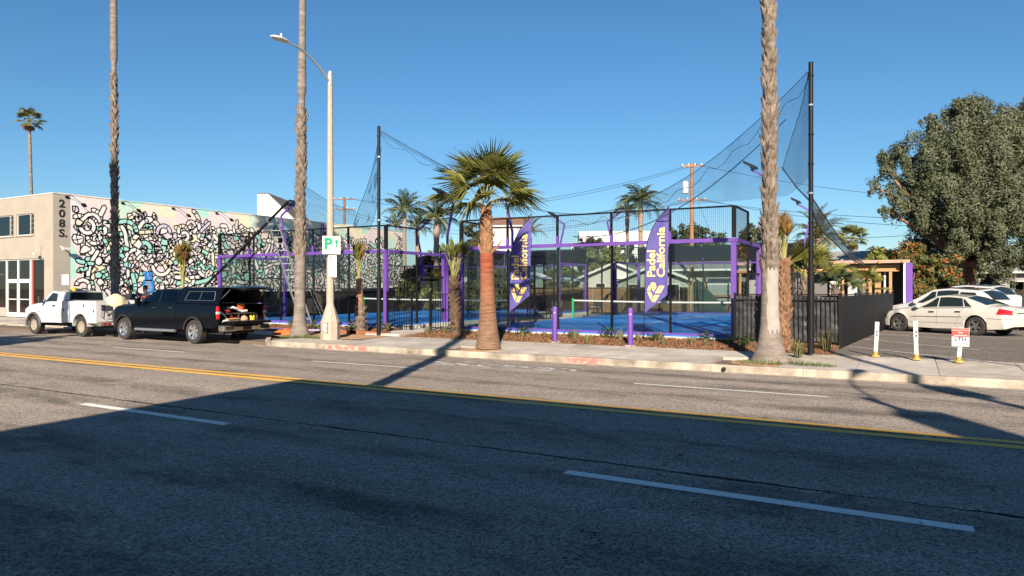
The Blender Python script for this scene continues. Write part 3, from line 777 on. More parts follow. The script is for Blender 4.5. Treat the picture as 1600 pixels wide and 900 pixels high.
GOLD = mat('flag_gold_print', (.78, .55, .16), .6)
def flagfab():
    m = bpy.data.materials.new('flag_fabric'); m.use_nodes = True; nt = m.node_tree
    b = nt.nodes['Principled BSDF']; b.inputs['Base Color'].default_value = (.072, .058, .265, 1); b.inputs['Roughness'].default_value = .6
    t = nt.nodes.new('ShaderNodeBsdfTranslucent'); t.inputs[0].default_value = (.09, .06, .27, 1)
    ms = nt.nodes.new('ShaderNodeMixShader'); ms.inputs[0].default_value = .2
    nt.links.new(b.outputs[0], ms.inputs[1]); nt.links.new(t.outputs[0], ms.inputs[2]); nt.links.new(ms.outputs[0], nt.nodes['Material Output'].inputs[0])
    return m
FLAG = flagfab()
def flag(label, u, Y, vtop, utop, vbot, seed, ang):
    p = at(u, 500, Y=Y); zt = at(utop, vtop, Y=Y).z; zb = at(u, vbot, Y=Y).z
    t = thing('feather_flag', label, 'flag', (p.x, p.y, .16), 0, 'feather flags')
    U = Vector((math.cos(ang), math.sin(ang), 0)); Nn = Vector((math.sin(ang), -math.cos(ang), 0)); Wv = Vector((0,0,1))
    H = zt - zb; W = .80; z0 = zb - .16
    lean = (utop - u) / FPX * at(u, 500, Y=Y).length
    def left(f):                                         # pole edge: straight, then bowed over at the top
        if f < .45: return .03 + .05 * f
        k = (f - .45) / .55; return .0525 + (W - .06) * k**2.6
    def right(f):
        lo = min(1.0, f / .17); return max(left(f) + .01, (.02 + (W - .1) * lo) + .08 * f)
    def fold(x, f): return .03 * math.sin(x * 9 + seed + 3.2*f) * (x/W) + .02 * mnoise.noise(Vector((x*3, f*5, seed)))
    def P(x, f, off=0): 
        return U * x + Wv * (z0 + H * f) + Nn * (fold(x, f) + off)
    b = MB(); nf, nx = 60, 14
    for i in range(nf + 1):
        f = i / nf; l, r = left(f), right(f)
        for j in range(nx + 1): b.v.append(tuple(P(l + (r - l) * j / nx, f)))
    for i in range(nf):
        for j in range(nx): b.f.append((i*(nx+1)+j, i*(nx+1)+j+1, (i+1)*(nx+1)+j+1, (i+1)*(nx+1)+j)); b.m.append(0)
    fb = b.build('flag_cloth', FLAG, t, smooth=80)
    b = MB(); b.tube([Vector((0,0,0))] + [P(left(i/24), i/24) - U*.012 for i in range(25)], .012, 6); b.build('pole', BLACKM, t)
    b = MB(); b.bar((-.35,0,.015), (.35,0,.015), .03); b.bar((0,-.35,.015), (0,.35,.015), .03); b.tube([(0,0,0),(0,0,.3)], .02, 8); b.build('stand', BLACKM, t)
    # lettering runs up the flag; drawn on the cloth, following its folds
    tx = MB()
    text_into(tx, 'Padel', .35, (0,0,0), (0,1,0), (-1,0,0), bold=.007); nP = len(tx.v)
    text_into(tx, 'California', .35, (0,0,0), (0,1,0), (-1,0,0), bold=.007)
    V = []
    for i, (x, y, z) in enumerate(tx.v):
        xx, f = (.345 + x, .335 + y*1.16 / H) if i < nP else (.645 + x, .335 + y*1.16 / H)
        V.append(tuple(P(xx, f, .013)))
    tx.v = V; bm = tx.build('lettering', GOLD, fb)
    lg = MB()                                             # emblem: four slanted bars round a point
    s = .29; cx, cf = .37, .195
    for poly in ([(-.60,.88),(-.45,1.06),(-.07,1.05),(.09,.58),(-.28,.04)], [(-1,.22),(-.71,.80),(-.53,.45),(-.55,.2)], [(-.97,.06),(-.58,.06),(-.35,-.38),(-.53,-.9)], [(-.11,-.1),(.38,.71),(1.0,.71),(.51,-.1)], [(-.46,-1.06),(-.15,-.3),(.42,-.3),(-.06,-1.06)]):
        pts_ = [P(cx + a*s*.95, cf + c*s/H, .013) for a, c in poly]
        lg.add(pts_, [tuple(range(len(pts_)))])
    lg.build('emblem', GOLD, fb)
    return t
flag('purple feather flag with gold lettering, left one, beside the young orange-trunked palm', 795, 21.35, 337, 838, 487, 1.0, R(20))
flag('purple feather flag with gold lettering, right one, in full sun', 1006, 21.45, 321, 1043, 489, 2.3, R(26))

ALU = mat('ladder_aluminium', (.26, .27, .28), .45, .6)
p, q = at(480, 508, Y=21.6), at(424, 340, Y=21.98); p.z = .2
t = thing('extension_ladder', 'aluminium extension ladder leaning on the left court frame', 'ladder', p)
d = q - p; sdv = Vector((.9, .42, 0)).normalized() * .22
for s in (-1, 1): b = MB(); b.bar(sdv*s, d + sdv*s, .035, .08); b.build('rail', ALU, t)
for k in range(1, 16): b = MB(); b.bar(d*(k/16) - sdv, d*(k/16) + sdv, .035, .035); b.build('rung', ALU, t)
# ================================================================= MURAL BUILDING (208 S.)
BX, BY0, BY1, BZ, BTOP = -41.3, 21.5, 53.0, .1, 7.05
def stucco(): return mat('cream_stucco', (.315, .275, .228), .9, var=.12, vscale=.9, bump=.35, bscale=25)
STUC = stucco()
STUCS = mat('taupe_stucco', (.36, .32, .27), .9, var=.1, vscale=1.0, bump=.35, bscale=25)
def mural_base():
    m = bpy.data.materials.new('mural_pastel_paint'); m.use_nodes = True; nt = m.node_tree; L = nt.links.new
    b = nt.nodes['Principled BSDF']; b.inputs['Roughness'].default_value = .85
    tc = nt.nodes.new('ShaderNodeTexCoord'); mp = nt.nodes.new('ShaderNodeMapping'); mp.inputs['Scale'].default_value = (1, 1.1, .42)
    L(tc.outputs['Object'], mp.inputs['Vector'])
    br = nt.nodes.new('ShaderNodeTexVoronoi'); br.distance = 'CHEBYCHEV'; br.inputs['Scale'].default_value = 1.0; L(mp.outputs[0], br.inputs['Vector'])
    br.inputs['Randomness'].default_value = .8
    sp = nt.nodes.new('ShaderNodeSeparateColor'); L(br.outputs['Color'], sp.inputs[0])
    n = nt.nodes.new('ShaderNodeTexNoise'); n.inputs['Scale'].default_value = .55; n.inputs['Detail'].default_value = 4; L(tc.outputs['Object'], n.inputs['Vector'])
    mx = nt.nodes.new('ShaderNodeMath'); mx.operation = 'MULTIPLY_ADD'; mx.inputs[1].default_value = .5; L(sp.outputs[0], mx.inputs[0])
    m2 = nt.nodes.new('ShaderNodeMath'); m2.operation = 'MULTIPLY'; m2.inputs[1].default_value = .55; L(n.outputs['Fac'], m2.inputs[0]); L(m2.outputs[0], mx.inputs[2])
    r = nt.nodes.new('ShaderNodeValToRGB'); L(mx.outputs[0], r.inputs[0]); r.color_ramp.interpolation = 'LINEAR'
    cols = [(.0, (.36, .66, .57)), (.3, (.40, .68, .59)), (.38, (.70, .68, .48)), (.5, (.76, .70, .50)), (.6, (.72, .60, .58)), (.72, (.68, .58, .62)), (.85, (.70, .71, .67))]
    els = r.color_ramp.elements
    els[0].position, els[0].color = cols[0][0], (*cols[0][1], 1); els[1].position, els[1].color = cols[-1][0], (*cols[-1][1], 1)
    for p, c in cols[1:-1]: e = els.new(p); e.color = (*c, 1)
    L(r.outputs[0], b.inputs['Base Color'])
    return m
MURB = mural_base()
bl = thing('mural_building', 'two-storey cream corner building with doodle mural wall and street number', 'building', (BX, BY0, BZ))
# shell: front wall pieces around the openings, side wall, back, roof with parapet
zt = BTOP - BZ
def fx(u): return at(u, 400, Y=BY0).x
def fz(u, v): return at(u, v, Y=BY0).z
wB = (fx(25.5), fx(53)); wz = (fz(50, 367), fz(50, 333)); wA = (fx(-14), fx(21))
sf = (fx(-40), fx(69)); sfz = fz(60, 403.5)
xL = -62.0
def W(name, x0, x1, y0, y1, z0, z1, m, par=bl, mi=None):
    b = MB(); b.bb(x0, x1, y0, y1, z0, z1); return b.build(name, m, par, world=True)
fw = MB()
TH = .35
fw.bb(sf[1], BX - .002, BY0, BY0+TH, BZ, BTOP)                      # right pier
fw.bb(xL, sf[0], BY0, BY0+TH, BZ, BTOP)
fw.bb(sf[0], sf[1], BY0, BY0+TH, sfz, wz[0])
fw.bb(sf[0], sf[1], BY0, BY0+TH, wz[1], BTOP)
fw.bb(sf[0], wA[0], BY0, BY0+TH, wz[0], wz[1]); fw.bb(wA[1], wB[0], BY0, BY0+TH, wz[0], wz[1]); fw.bb(wB[1], sf[1], BY0, BY0+TH, wz[0], wz[1])
fw.build('front_wall', STUC, bl, world=True)
MY0 = at(110, 400, X=BX).y
W('side_wall', BX - TH, BX, MY0, BY1, BZ, BTOP, MURB)
W('side_wall_plain', BX - TH, BX + .002, BY0 + .002, MY0, BZ, BTOP, STUCS)
W('back_wall', xL, BX - TH, BY1 - TH, BY1, BZ, BTOP - .3, STUC)
W('left_wall', xL, xL + TH, BY0 + TH, BY1 - TH, BZ, BTOP - .3, STUC)
W('roof', xL, BX - TH, BY0 + TH, BY1 - TH, BTOP - .7, BTOP - .45, mat('roof_felt', (.3, .29, .27), .9, var=.2))
W('coping', xL, BX + .03, BY0 - .03, BY0 + TH, BTOP, BTOP + .05, mat('coping_metal', (.6, .56, .5), .5, var=.1))
# coping blocks along the mural wall, painted on in turn
cols = [mat('mural_mint', (.33, .66, .57), .85, var=.1), mat('mural_pink', (.70, .60, .59), .85, var=.1), mat('mural_cream', (.74, .68, .50), .85, var=.1), mat('mural_lilac', (.60, .53, .64), .85, var=.1), mat('mural_white', (.76, .74, .71), .85, var=.08)]
MBLK = mat('mural_black_line', (.012, .012, .014), .7)
y = BY0 + TH
while y < BY1:
    k = random.uniform(.7, 1.7); W('coping_block', BX - TH, BX + .025, y, min(y + k - .01, BY1), BTOP, BTOP + .07, random.choice(cols[:4])); y += k
# upper windows
WGL = glassmat('window_glass', (.10, .13, .15), ior=1.9)
for (x0, x1) in (wA, wB):
    f = W('window_frame', x0, x1, BY0+.06, BY0+.14, wz[0], wz[0]+.05, WHITEP)
    W('window_head', x0, x1, BY0+.06, BY0+.14, wz[1]-.05, wz[1], WHITEP, f)
    for xx in (x0, x1 - .05, x1 - .52): W('mullion', xx, xx+.03, BY0+.062, BY0+.138, wz[0]+.05, wz[1]-.05, WHITEP, f)
    W('pane', x0+.05, x1-.52, BY0+.09, BY0+.10, wz[0]+.05, wz[1]-.05, WGL, f)
    W('backing', x0, x1, BY0+.30, BY0+.33, wz[0], wz[1], DARKIN, f)
    W('sill', x0-.06, x1+.06, BY0-.06, BY0+.06, wz[0]-.06, wz[0]-.002, STUC, f)
    n = 12
    for k in range(n):
        z = wz[0] + .08 + (wz[1]-wz[0]-.16) * k/(n-1); b = MB(); b.box((x1-.26, BY0+.07, z), (.40, .10, .012), 0, M=Matrix.Rotation(R(38), 3, 'X')); b.build('louvre', WGL if k % 3 else STEEL, f, world=True)
# shop front
zb = BZ + .02
FR = mat('shopfront_aluminium', (.72, .70, .66), .4, .2); RED = mat('red_frame', (.38, .09, .06), .5)
SGL = glassmat('shop_glass', (.55, .58, .56), ior=1.6)
W('shop_plinth', sf[0], fx(7), BY0+.05, BY0+.3, zb, BZ + .55, STUC)
W('shop_plinth', fx(46.5), sf[1], BY0+.05, BY0+.3, zb, BZ + .5, STUC)
for u in (7, 25, 44.5):
    W('shop_mullion', fx(u)-.06, fx(u)+.06, BY0+.10, BY0+.2, zb, sfz, FR)
W('shop_mullion', fx(47.5)-.04, fx(47.5)+.04, BY0+.10, BY0+.2, zb, sfz, RED)
W('shop_head', sf[0], sf[1], BY0+.08, BY0+.22, sfz-.07, sfz, FR)
W('transom', fx(7)+.06, fx(44.5)-.06, BY0+.10, BY0+.2, fz(30, 439), fz(30, 436), FR)
W('shop_pane', sf[0], fx(7)-.06, BY0+.145, BY0+.155, BZ+.55, sfz-.07, SGL)
W('shop_pane', fx(47.5)+.04, sf[1], BY0+.145, BY0+.155, BZ+.5, sfz-.07, SGL)
W('transom_pane', fx(7)+.06, fx(25)-.06, BY0+.145, BY0+.155, fz(30,436), sfz-.07, SGL); W('transom_pane', fx(25)+.06, fx(44.5)-.06, BY0+.145, BY0+.155, fz(30,436), sfz-.07, SGL)
for (ua, ub) in ((7, 25), (25, 44.5)):
    x0, x1 = fx(ua)+.065, fx(ub)-.065; zd = fz(30, 439) - .005
    if ua == 25: x0 -= .05
    d = W('door', x0, x1, BY0+.12, BY0+.18, zb, zb+.25, FR)
    W('door_rail', x0, x1, BY0+.12, BY0+.18, zd-.1, zd, FR, d); W('door_stile', x0, x0+.08, BY0+.12, BY0+.18, zb+.25, zd-.1, FR, d); W('door_stile', x1-.08, x1, BY0+.12, BY0+.18, zb+.25, zd-.1, FR, d)
    W('door_pane', x0+.08, x1-.08, BY0+.145, BY0+.155, zb+.25, zd-.1, SGL, d)
    W('push_bar', x0+.08, x1-.08, BY0+.09, BY0+.11, zb+1.0, zb+1.05, FR, d)
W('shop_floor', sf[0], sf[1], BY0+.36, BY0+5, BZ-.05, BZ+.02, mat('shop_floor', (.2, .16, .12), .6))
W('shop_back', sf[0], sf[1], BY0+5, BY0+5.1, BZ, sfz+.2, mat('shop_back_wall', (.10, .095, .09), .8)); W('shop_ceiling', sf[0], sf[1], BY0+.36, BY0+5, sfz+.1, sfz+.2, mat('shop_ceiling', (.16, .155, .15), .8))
# street number down the corner
sg = MB(); 
for k, chs in enumerate(('2', '0', '8', 'S.')):
    text_into(sg, chs, .60, (BX+.012, BY0+.30, 6.32 - .55*k), (0,1,0), (0,0,1), bold=.020, squeeze=1.15)
sg.build('street_number', MBLK, bl, world=True)
# spot lamps on bent arms along the parapet, security cameras
def lamp_arm(yy, z):
    b = MB(); b.tube([(BX, yy, z), (BX+.25, yy+.05, z+.12), (BX+1.1, yy+.3, z-.45)], .016, 6); b.box((BX+.02, yy, z), (.08, .16, .12))
    a = b.build('lamp_arm', BLACKM, bl, world=True)
    b = MB(); b.box((BX+1.15, yy+.32, z-.5), (.26, .2, .09), 0, M=Matrix.Rotation(R(40), 3, 'Y')); b.build('lamp_head', BLACKM, a, world=True)
for u in (104, 191, 270, 338): p = at(u, 310, X=BX); lamp_arm(p.y, BTOP - .12)
p = at(86, 386, X=BX)
b = MB(); b.bar((BX, p.y+.3, p.z+.05), (BX+.25, p.y+.3, p.z-.02), .05); b.box((BX+.34, p.y+.42, p.z-.08), (.16, .42, .13)); b.build('security_camera', WHITEP, bl, world=True)
b = MB(); b.tube([(fx(66), BY0, fz(66,386)), (fx(66), BY0-.25, fz(66,386)+.08), (fx(66), BY0-.3, fz(66,395))], .02, 6); b.box((fx(66)-.1, BY0-.32, fz(66,397)), (.3,.14,.12)); b.build('security_camera', mat('beige_metal',(.5,.43,.34),.5), bl, world=True)
p = at(231, 432, X=BX); BLUE = mat('blue_sign', (.03, .22, .62), .4)
for (pz, h, w) in ((at(231, 432, X=BX).z, .58, .5), (at(231, 447, X=BX).z, .78, .72)):
    b = MB(); b.bb(BX+.045, BX+.055, p.y-w/2, p.y+w/2, pz-h/2, pz+h/2); s_ = b.build('blue_sign', BLUE, bl, world=True)
    tx = MB()
    if h < .7:                                              # wheelchair sign
        cyy, cz = p.y, pz
        pts_ = [(cyy+.10*math.cos(t), cz-.10+.10*math.sin(t)) for t in np.linspace(-2.6, 1.2, 9)]
        for a, c in zip(pts_, pts_[1:]): tx.bar((BX+.058, a[0], a[1]), (BX+.058, c[0], c[1]), .004, .03, up=(1,0,0))
        tx.bar((BX+.058, cyy-.03, cz+.12), (BX+.058, cyy-.02, cz-.06), .004, .035, up=(1,0,0)); tx.bar((BX+.058, cyy-.02, cz-.06), (BX+.058, cyy+.1, cz-.1), .004, .035, up=(1,0,0)); tx.box((BX+.058, cyy-.03, cz+.18), (.004, .06, .06))
    else:
        for k in range(7): tx.box((BX+.058, p.y + random.uniform(-.04,.04), pz+.28-.095*k), (.003, .5*random.uniform(.7,1), .03))
    tx.build('sign_print', WHITEP, s_, world=True)

# ---- mural: filled pastel doodles with thick black outlines, later ones over earlier ones
rng = random.Random(5)
LW = .072
shapes = []
def closed(pts): return pts + [pts[0]]
def smooth_closed(P, k=4):
    n = len(P); out = []
    for i in range(n):
        p0, p1, p2, p3 = (Vector(P[(i+j) % n]) for j in (-1, 0, 1, 2))
        for q in range(k):
            t = q/k; out.append(tuple(.5*((2*p1)+(-p0+p2)*t+(2*p0-5*p1+4*p2-p3)*t*t+(-p0+3*p1-3*p2+p3)*t*t*t)))
    return out
def worm(cx, cy, L, w, a0, curl, bars, zig=False):
    n = 14; x, y, a = 0, 0, a0; C = [(0, 0)]; A = [a0]
    turn = rng.choice((-1, 1))
    for i in range(n):
        if zig: a = a0 + (R(80) * turn if (i // 4) % 2 else 0)
        else: a += curl / n * (1 if i < n*.55 or rng.random() < .8 else -1.6)
        x += math.cos(a) * L / n; y += math.sin(a) * L / n; C.append((x, y)); A.append(a)
    mx = sum(c[0] for c in C)/len(C); my = sum(c[1] for c in C)/len(C)
    C = [(cx + c[0]-mx, cy + c[1]-my) for c in C]
    l = [(c[0]-math.sin(t)*w/2, c[1]+math.cos(t)*w/2) for c, t in zip(C, A)]; r = [(c[0]+math.sin(t)*w/2, c[1]-math.cos(t)*w/2) for c, t in zip(C, A)]
    e = A[-1]; cap = [(C[-1][0]+math.cos(e)*w*.45, C[-1][1]+math.sin(e)*w*.45)] if rng.random() < .7 else []
    e0 = A[0]; cap0 = [(C[0][0]-math.cos(e0)*w*.45, C[0][1]-math.sin(e0)*w*.45)] if rng.random() < .6 else []
    outl = l + cap + r[::-1] + cap0
    inner = [[l[i], r[i]] for i in bars if i < len(l)]
    quads = [[l[i], l[i+1], r[i+1], r[i]] for i in range(len(l)-1)]
    if cap: quads.append([l[-1], cap[0], r[-1]])
    if cap0: quads.append([l[0], r[0], cap0[0]])
    return outl, inner, quads
def blob(cx, cy, r, n, jag, inner_kind):
    P = []
    for i in range(n):
        t = 2*math.pi*i/n + rng.uniform(-.2, .2); rr = r * rng.uniform(1-jag, 1+jag*.5); P.append((cx+rr*math.cos(t), cy+rr*math.sin(t)))
    if inner_kind != 'poly': P = smooth_closed(P, 4)
    inner = []
    if inner_kind == 'ring': inner.append([(cx+r*.45*math.cos(t), cy+r*.45*math.sin(t)) for t in np.linspace(0, 2*math.pi, 13)])
    if inner_kind in ('cross', 'ring') and rng.random() < .8:
        a = rng.uniform(0, 3); inner.append([(cx-r*.8*math.cos(a), cy-r*.8*math.sin(a)), (cx+r*.1, cy-r*.15), (cx+r*.8*math.cos(a), cy+r*.8*math.sin(a))])
    if inner_kind == 'cross': a = rng.uniform(0, 3); inner.append([(cx-r*.75*math.cos(a), cy-r*.75*math.sin(a)), (cx+r*.75*math.cos(a), cy+r*.75*math.sin(a))])
    quads = [[(cx, cy), P[i], P[(i+1) % len(P)]] for i in range(len(P))]
    return P, inner, quads
y0, y1 = MY0 + .15, BY1 - .4
def top_at(y): return 6.42 + .35*math.sin(y*1.7) + .25*math.sin(y*3.9+1) - .12*(y - y0)/10
N = 0; gy = y0 + .3
cells = []
while gy < y1:
    gz = .55
    while gz < top_at(gy) - .3: cells.append((gy + rng.uniform(-.2, .2), gz + rng.uniform(-.2, .2))); gz += .43
    gy += .43
rng.shuffle(cells)
for (a, c) in cells:
    if abs(a - p.y) < .6 and 1.2 < c < 3.0: continue
    k = rng.random()
    if k < .70:
        L = rng.uniform(.8, 1.7); w = rng.uniform(.23, .33)
        s_ = worm(a, c, L, w, rng.choice((0, R(90), R(45), R(-45), R(180), R(270))), rng.uniform(-4.4, 4.4), rng.sample(range(2, 13), rng.choice((0, 1, 2, 3, 4))), zig=rng.random() < .35)
    elif k < .97: s_ = blob(a, c, rng.uniform(.18, .34), rng.choice((7, 8, 9)), .35, rng.choice(('ring', 'cross', 'none', 'none')))
    else: s_ = blob(a, c, rng.uniform(.25, .4), rng.choice((3, 4, 8)), .3, 'poly')
    ys_ = [q[0] for q in s_[0]]; zs_ = [q[1] for q in s_[0]]
    if min(zs_) < .2 or max(zs_) > top_at(a) + .35 or min(ys_) < MY0 + .04 or max(ys_) > BY1 - .1: continue
    shapes.append((s_, (min(ys_), max(ys_), min(zs_), max(zs_))))
lay = []
ml, mf = MB(), MB()
def stroke(P, x, w=LW):
    for a, c in zip(P, P[1:]):
        dx, dy = c[0]-a[0], c[1]-a[1]; L = math.hypot(dx, dy)
        if L < 1e-4: continue
        ex, ey = dx/L*w*.32, dy/L*w*.32; nx, ny = -dy/L*w/2, dx/L*w/2
        ml.add([(x, a[0]-ex+nx, a[1]-ey+ny), (x, a[0]-ex-nx, a[1]-ey-ny), (x, c[0]+ex-nx, c[1]+ey-ny), (x, c[0]+ex+nx, c[1]+ey+ny)], [(0,1,2,3)])
for i, (s_, bbx) in enumerate(shapes):
    k = 0
    for (b2_, l2) in lay:
        if l2 >= k and not (bbx[0] > b2_[1]+.1 or bbx[1] < b2_[0]-.1 or bbx[2] > b2_[3]+.1 or bbx[3] < b2_[2]-.1): k = l2 + 1
    lay.append((bbx, k)); x = BX + .002 + .0007 * k
    outl, inner, quads = s_; ci = rng.choice((0, 0, 1, 1, 2, 3, 4, 4, 4, 4, 4, 4, 4, 4))
    for q in quads: mf.add([(x, a, c) for a, c in q], [tuple(range(len(q)))], ci)
    stroke(closed(outl), x + .0003)
    for I in inner: stroke(I, x + .00025, LW*.85)
mw = mf.build('mural_fill', cols, bl, world=True); ml.build('mural_line', MBLK, bl, world=True)

# decorations inside the shop: each stands on its own
def leaf_cloud(C, size, asp=1.0, jit=.3, out=None):
    """random rhombus leaves at centres C (N,3)"""
    n = len(C); s = size * np.random.uniform(1-jit, 1+jit, (n, 1))
    a = np.random.normal(size=(n, 3)); a /= np.linalg.norm(a, axis=1, keepdims=True)
    if out is not None:                                   # leaf faces turned roughly outwards from their clump
        nn = out / (np.linalg.norm(out, axis=1, keepdims=True) + 1e-6) + np.random.normal(size=(n, 3))*.42; nn /= np.linalg.norm(nn, axis=1, keepdims=True)
        a -= nn * (a*nn).sum(1, keepdims=True); a /= np.linalg.norm(a, axis=1, keepdims=True); b = np.cross(nn, a)
        return np.stack([C + a*s*asp, C + b*s*.5, C - a*s*asp, C - b*s*.5], 1)
    b = np.random.normal(size=(n, 3)); b -= a * (a*b).sum(1, keepdims=True); b /= np.linalg.norm(b, axis=1, keepdims=True)
    return np.stack([C + a*s*asp, C + b*s*.5, C - a*s*asp, C - b*s*.5], 1)
PINE = leafmat('pine_needles', (.05, .10, .04), (.02, .05, .02)); REDB = mat('red_bauble', (.5, .03, .02), .3); CREAMD = mat('cream_ornament', (.6, .52, .4), .5)
tp = Vector((fx(36), BY0+1.2, BZ+.02))
ct = thing('christmas_tree', 'decorated christmas tree behind the glass shop door', 'tree', tp)
h_ = np.random.uniform(.25, 2.2, 1500); rr_ = (2.3-h_)*.36*np.sqrt(np.random.uniform(.2,1,1500)); th_ = np.random.uniform(0,6.283,1500)
link('crown', quadmesh('crown', leaf_cloud(np.stack([rr_*np.cos(th_), rr_*np.sin(th_), h_],1), .09, 1.2), 4, [PINE]), ct)
b = MB(); b.tube([(0,0,0),(0,0,2.1)], [.05,.01], 8); b.build('trunk', mat('bark_dark',(.08,.05,.03),.9), ct)
for k in range(26):
    z = random.uniform(.3, 2.0); a = random.uniform(0, 6.28); r_ = (2.35-z)*.36; b = MB(); b.lathe([(.005,-.05),(.045,-.02),(.05,.01),(.03,.04),(.005,.05)], (r_*math.cos(a), r_*math.sin(a), z), 8); b.build('bauble', REDB if k % 3 else CREAMD, ct)
def garland(name, label, u, v, m, n=60, s=.35):
    q = at(u, v, Y=BY0+.7); 
    C = np.random.normal(size=(n,3))*np.array([s,.12,s*.5]); 
    o = link(name, quadmesh(name, leaf_cloud(C, .10), 4, [m]), None); o.location = q; tag(o, label, 'flowers')
garland('flower_arrangement', 'red and orange flowers behind the transom glass above the door', 14, 430, REDB)
garland('flower_arrangement', 'low red flowers in the left shop window', 2, 478, mat('orange_flower',(.5,.14,.04),.6), 90, .5)
garland('flower_arrangement', 'red poinsettias at the foot of the glass door', 28, 484, REDB, 90, .5)
garland('flower_arrangement', 'pale green plants low in the right-hand shop window', 58, 464, leafmat('pale_leaf',(.25,.3,.14),(.10,.15,.06)), 120, .5)
# ================================================================= PALMS
TRUNK_G = mat('palm_trunk_grey', (.20, .168, .145), .95, var=.45, vscale=2.2, bump=.7, bscale=14, stretch=(1, 1, 3.5))
BOOT = mat('palm_leaf_base', (.27, .225, .18), .95, var=.5, vscale=6, col2=(.075, .05, .035), bump=.7, bscale=30)
BOOT_W = mat('palm_leaf_base_tan', (.36, .21, .105), .9, var=.5, vscale=7, col2=(.15, .06, .03), bump=.6, bscale=30)
def ring_trunk():
    m = bpy.data.materials.new('palm_trunk_orange'); m.use_nodes = True; nt = m.node_tree; L = nt.links.new; b = nt.nodes['Principled BSDF']; b.inputs['Roughness'].default_value = .95
    tc = nt.nodes.new('ShaderNodeTexCoord'); sp = nt.nodes.new('ShaderNodeSeparateXYZ'); L(tc.outputs['Object'], sp.inputs[0])
    mr = nt.nodes.new('ShaderNodeMapRange'); mr.inputs['From Min'].default_value = .3; mr.inputs['From Max'].default_value = 2.7; L(sp.outputs[2], mr.inputs[0])
    n0 = nt.nodes.new('ShaderNodeTexNoise'); n0.inputs['Scale'].default_value = 2.0; n0.inputs['Detail'].default_value = 5; L(tc.outputs['Object'], n0.inputs['Vector'])
    ad = nt.nodes.new('ShaderNodeMath'); ad.operation = 'MULTIPLY_ADD'; ad.inputs[1].default_value = .5; ad.inputs[2].default_value = -.25; L(n0.outputs['Fac'], ad.inputs[0])
    a2 = nt.nodes.new('ShaderNodeMath'); L(mr.outputs[0], a2.inputs[0]); L(ad.outputs[0], a2.inputs[1])
    r = nt.nodes.new('ShaderNodeValToRGB'); L(a2.outputs[0], r.inputs[0]); e = r.color_ramp.elements      # old tan bark below, freshly shaved red above
    e[0].color = (.19, .115, .07, 1); e[1].color = (.26, .062, .028, 1); k = e.new(.5); k.color = (.22, .10, .055, 1)
    mp = nt.nodes.new('ShaderNodeMapping'); mp.inputs['Scale'].default_value = (3, 3, 34); L(tc.outputs['Object'], mp.inputs['Vector'])
    n1 = nt.nodes.new('ShaderNodeTexNoise'); n1.inputs['Scale'].default_value = 1.0; n1.inputs['Detail'].default_value = 6; n1.inputs['Roughness'].default_value = .7; L(mp.outputs[0], n1.inputs['Vector'])
    r2 = nt.nodes.new('ShaderNodeMapRange'); r2.inputs['From Min'].default_value = .3; r2.inputs['From Max'].default_value = .7; r2.inputs['To Min'].default_value = .35; r2.inputs['To Max'].default_value = 1.5; L(n1.outputs['Fac'], r2.inputs[0])
    sc = nt.nodes.new('ShaderNodeVectorMath'); sc.operation = 'SCALE'; L(r.outputs[0], sc.inputs[0]); L(r2.outputs[0], sc.inputs['Scale']); L(sc.outputs[0], b.inputs['Base Color'])
    bp = nt.nodes.new('ShaderNodeBump'); bp.inputs['Strength'].default_value = .9; bp.inputs['Distance'].default_value = .03; L(n1.outputs['Fac'], bp.inputs['Height']); L(bp.outputs[0], b.inputs['Normal'])
    return m
ORANGE = ring_trunk()
UNDER = mat('palm_under_bark', (.06, .04, .028), .95, var=.4, vscale=8)
RUSTB = mat('palm_shag_rust', (.34, .185, .105), .95, var=.5, vscale=10, col2=(.12, .06, .035), bump=.8, bscale=30)
FANG = leafmat('fan_leaf', (.23, .235, .065), (.085, .10, .03), .45, .34)
FANY = leafmat('fan_leaf_yellow', (.24, .22, .045), (.10, .12, .03), .5, .3)  # fan leaves of a yellower green
FANDRY = leafmat('fan_leaf_dry', (.33, .19, .06), (.14, .075, .03), .8, .2)
FEATH = leafmat('feather_leaf', (.10, .125, .05), (.035, .055, .022), .5, .25)
STALK = mat('leaf_stalk', (.26, .24, .08), .6, var=.2)
PT = np.array

def fan_frond(seg=26, R_=.85, stalk=.9, spread=215, droop=.25, mat_leaf=None, fold=.05, seed=0, split=.62):
    """one fan leaf: stalk along +x then a pleated fan, root at the origin"""
    rg = random.Random(seed); b = MB()
    b.tube([(0,0,0),(stalk*.5,0,.04),(stalk,0,0)], [.022,.014,.009], 5, 0)
    o = Vector((stalk, 0, 0))
    for k in range(seg):
        a = R(-spread/2 + spread*(k+.5)/seg); da = R(spread/seg)*.5
        L = R_ * (1 - .22*abs(a)/R(spread/2)) * rg.uniform(.9, 1.06); dz = -droop * rg.uniform(.7, 1.4)
        def P(f, aa, h=0): 
            return o + Vector((math.cos(aa)*L*f, math.sin(aa)*L*f, h + dz*f*f*L + .10*f*math.cos(aa)))
        m = split
        l0, l1, c0, c1, tip = P(.05,a-da), P(m,a-da*.95), P(.05,a,fold*.2), P(m,a,fold), P(1,a+rg.uniform(-.05,.05), -.02-.10*rg.random())
        r0, r1 = P(.05,a+da), P(m,a+da*.95)
        b.add([l0,l1,c1,c0,r0,r1,tip], [(0,1,2,3),(3,2,5,4),(1,6,2),(2,6,5)], 1)
    me = bpy.data.meshes.new('frond'); me.from_pydata(b.v, [], b.f)
    for m_ in (STALK, mat_leaf or FANG): me.materials.append(m_)
    me.polygons.foreach_set('material_index', b.m); return me
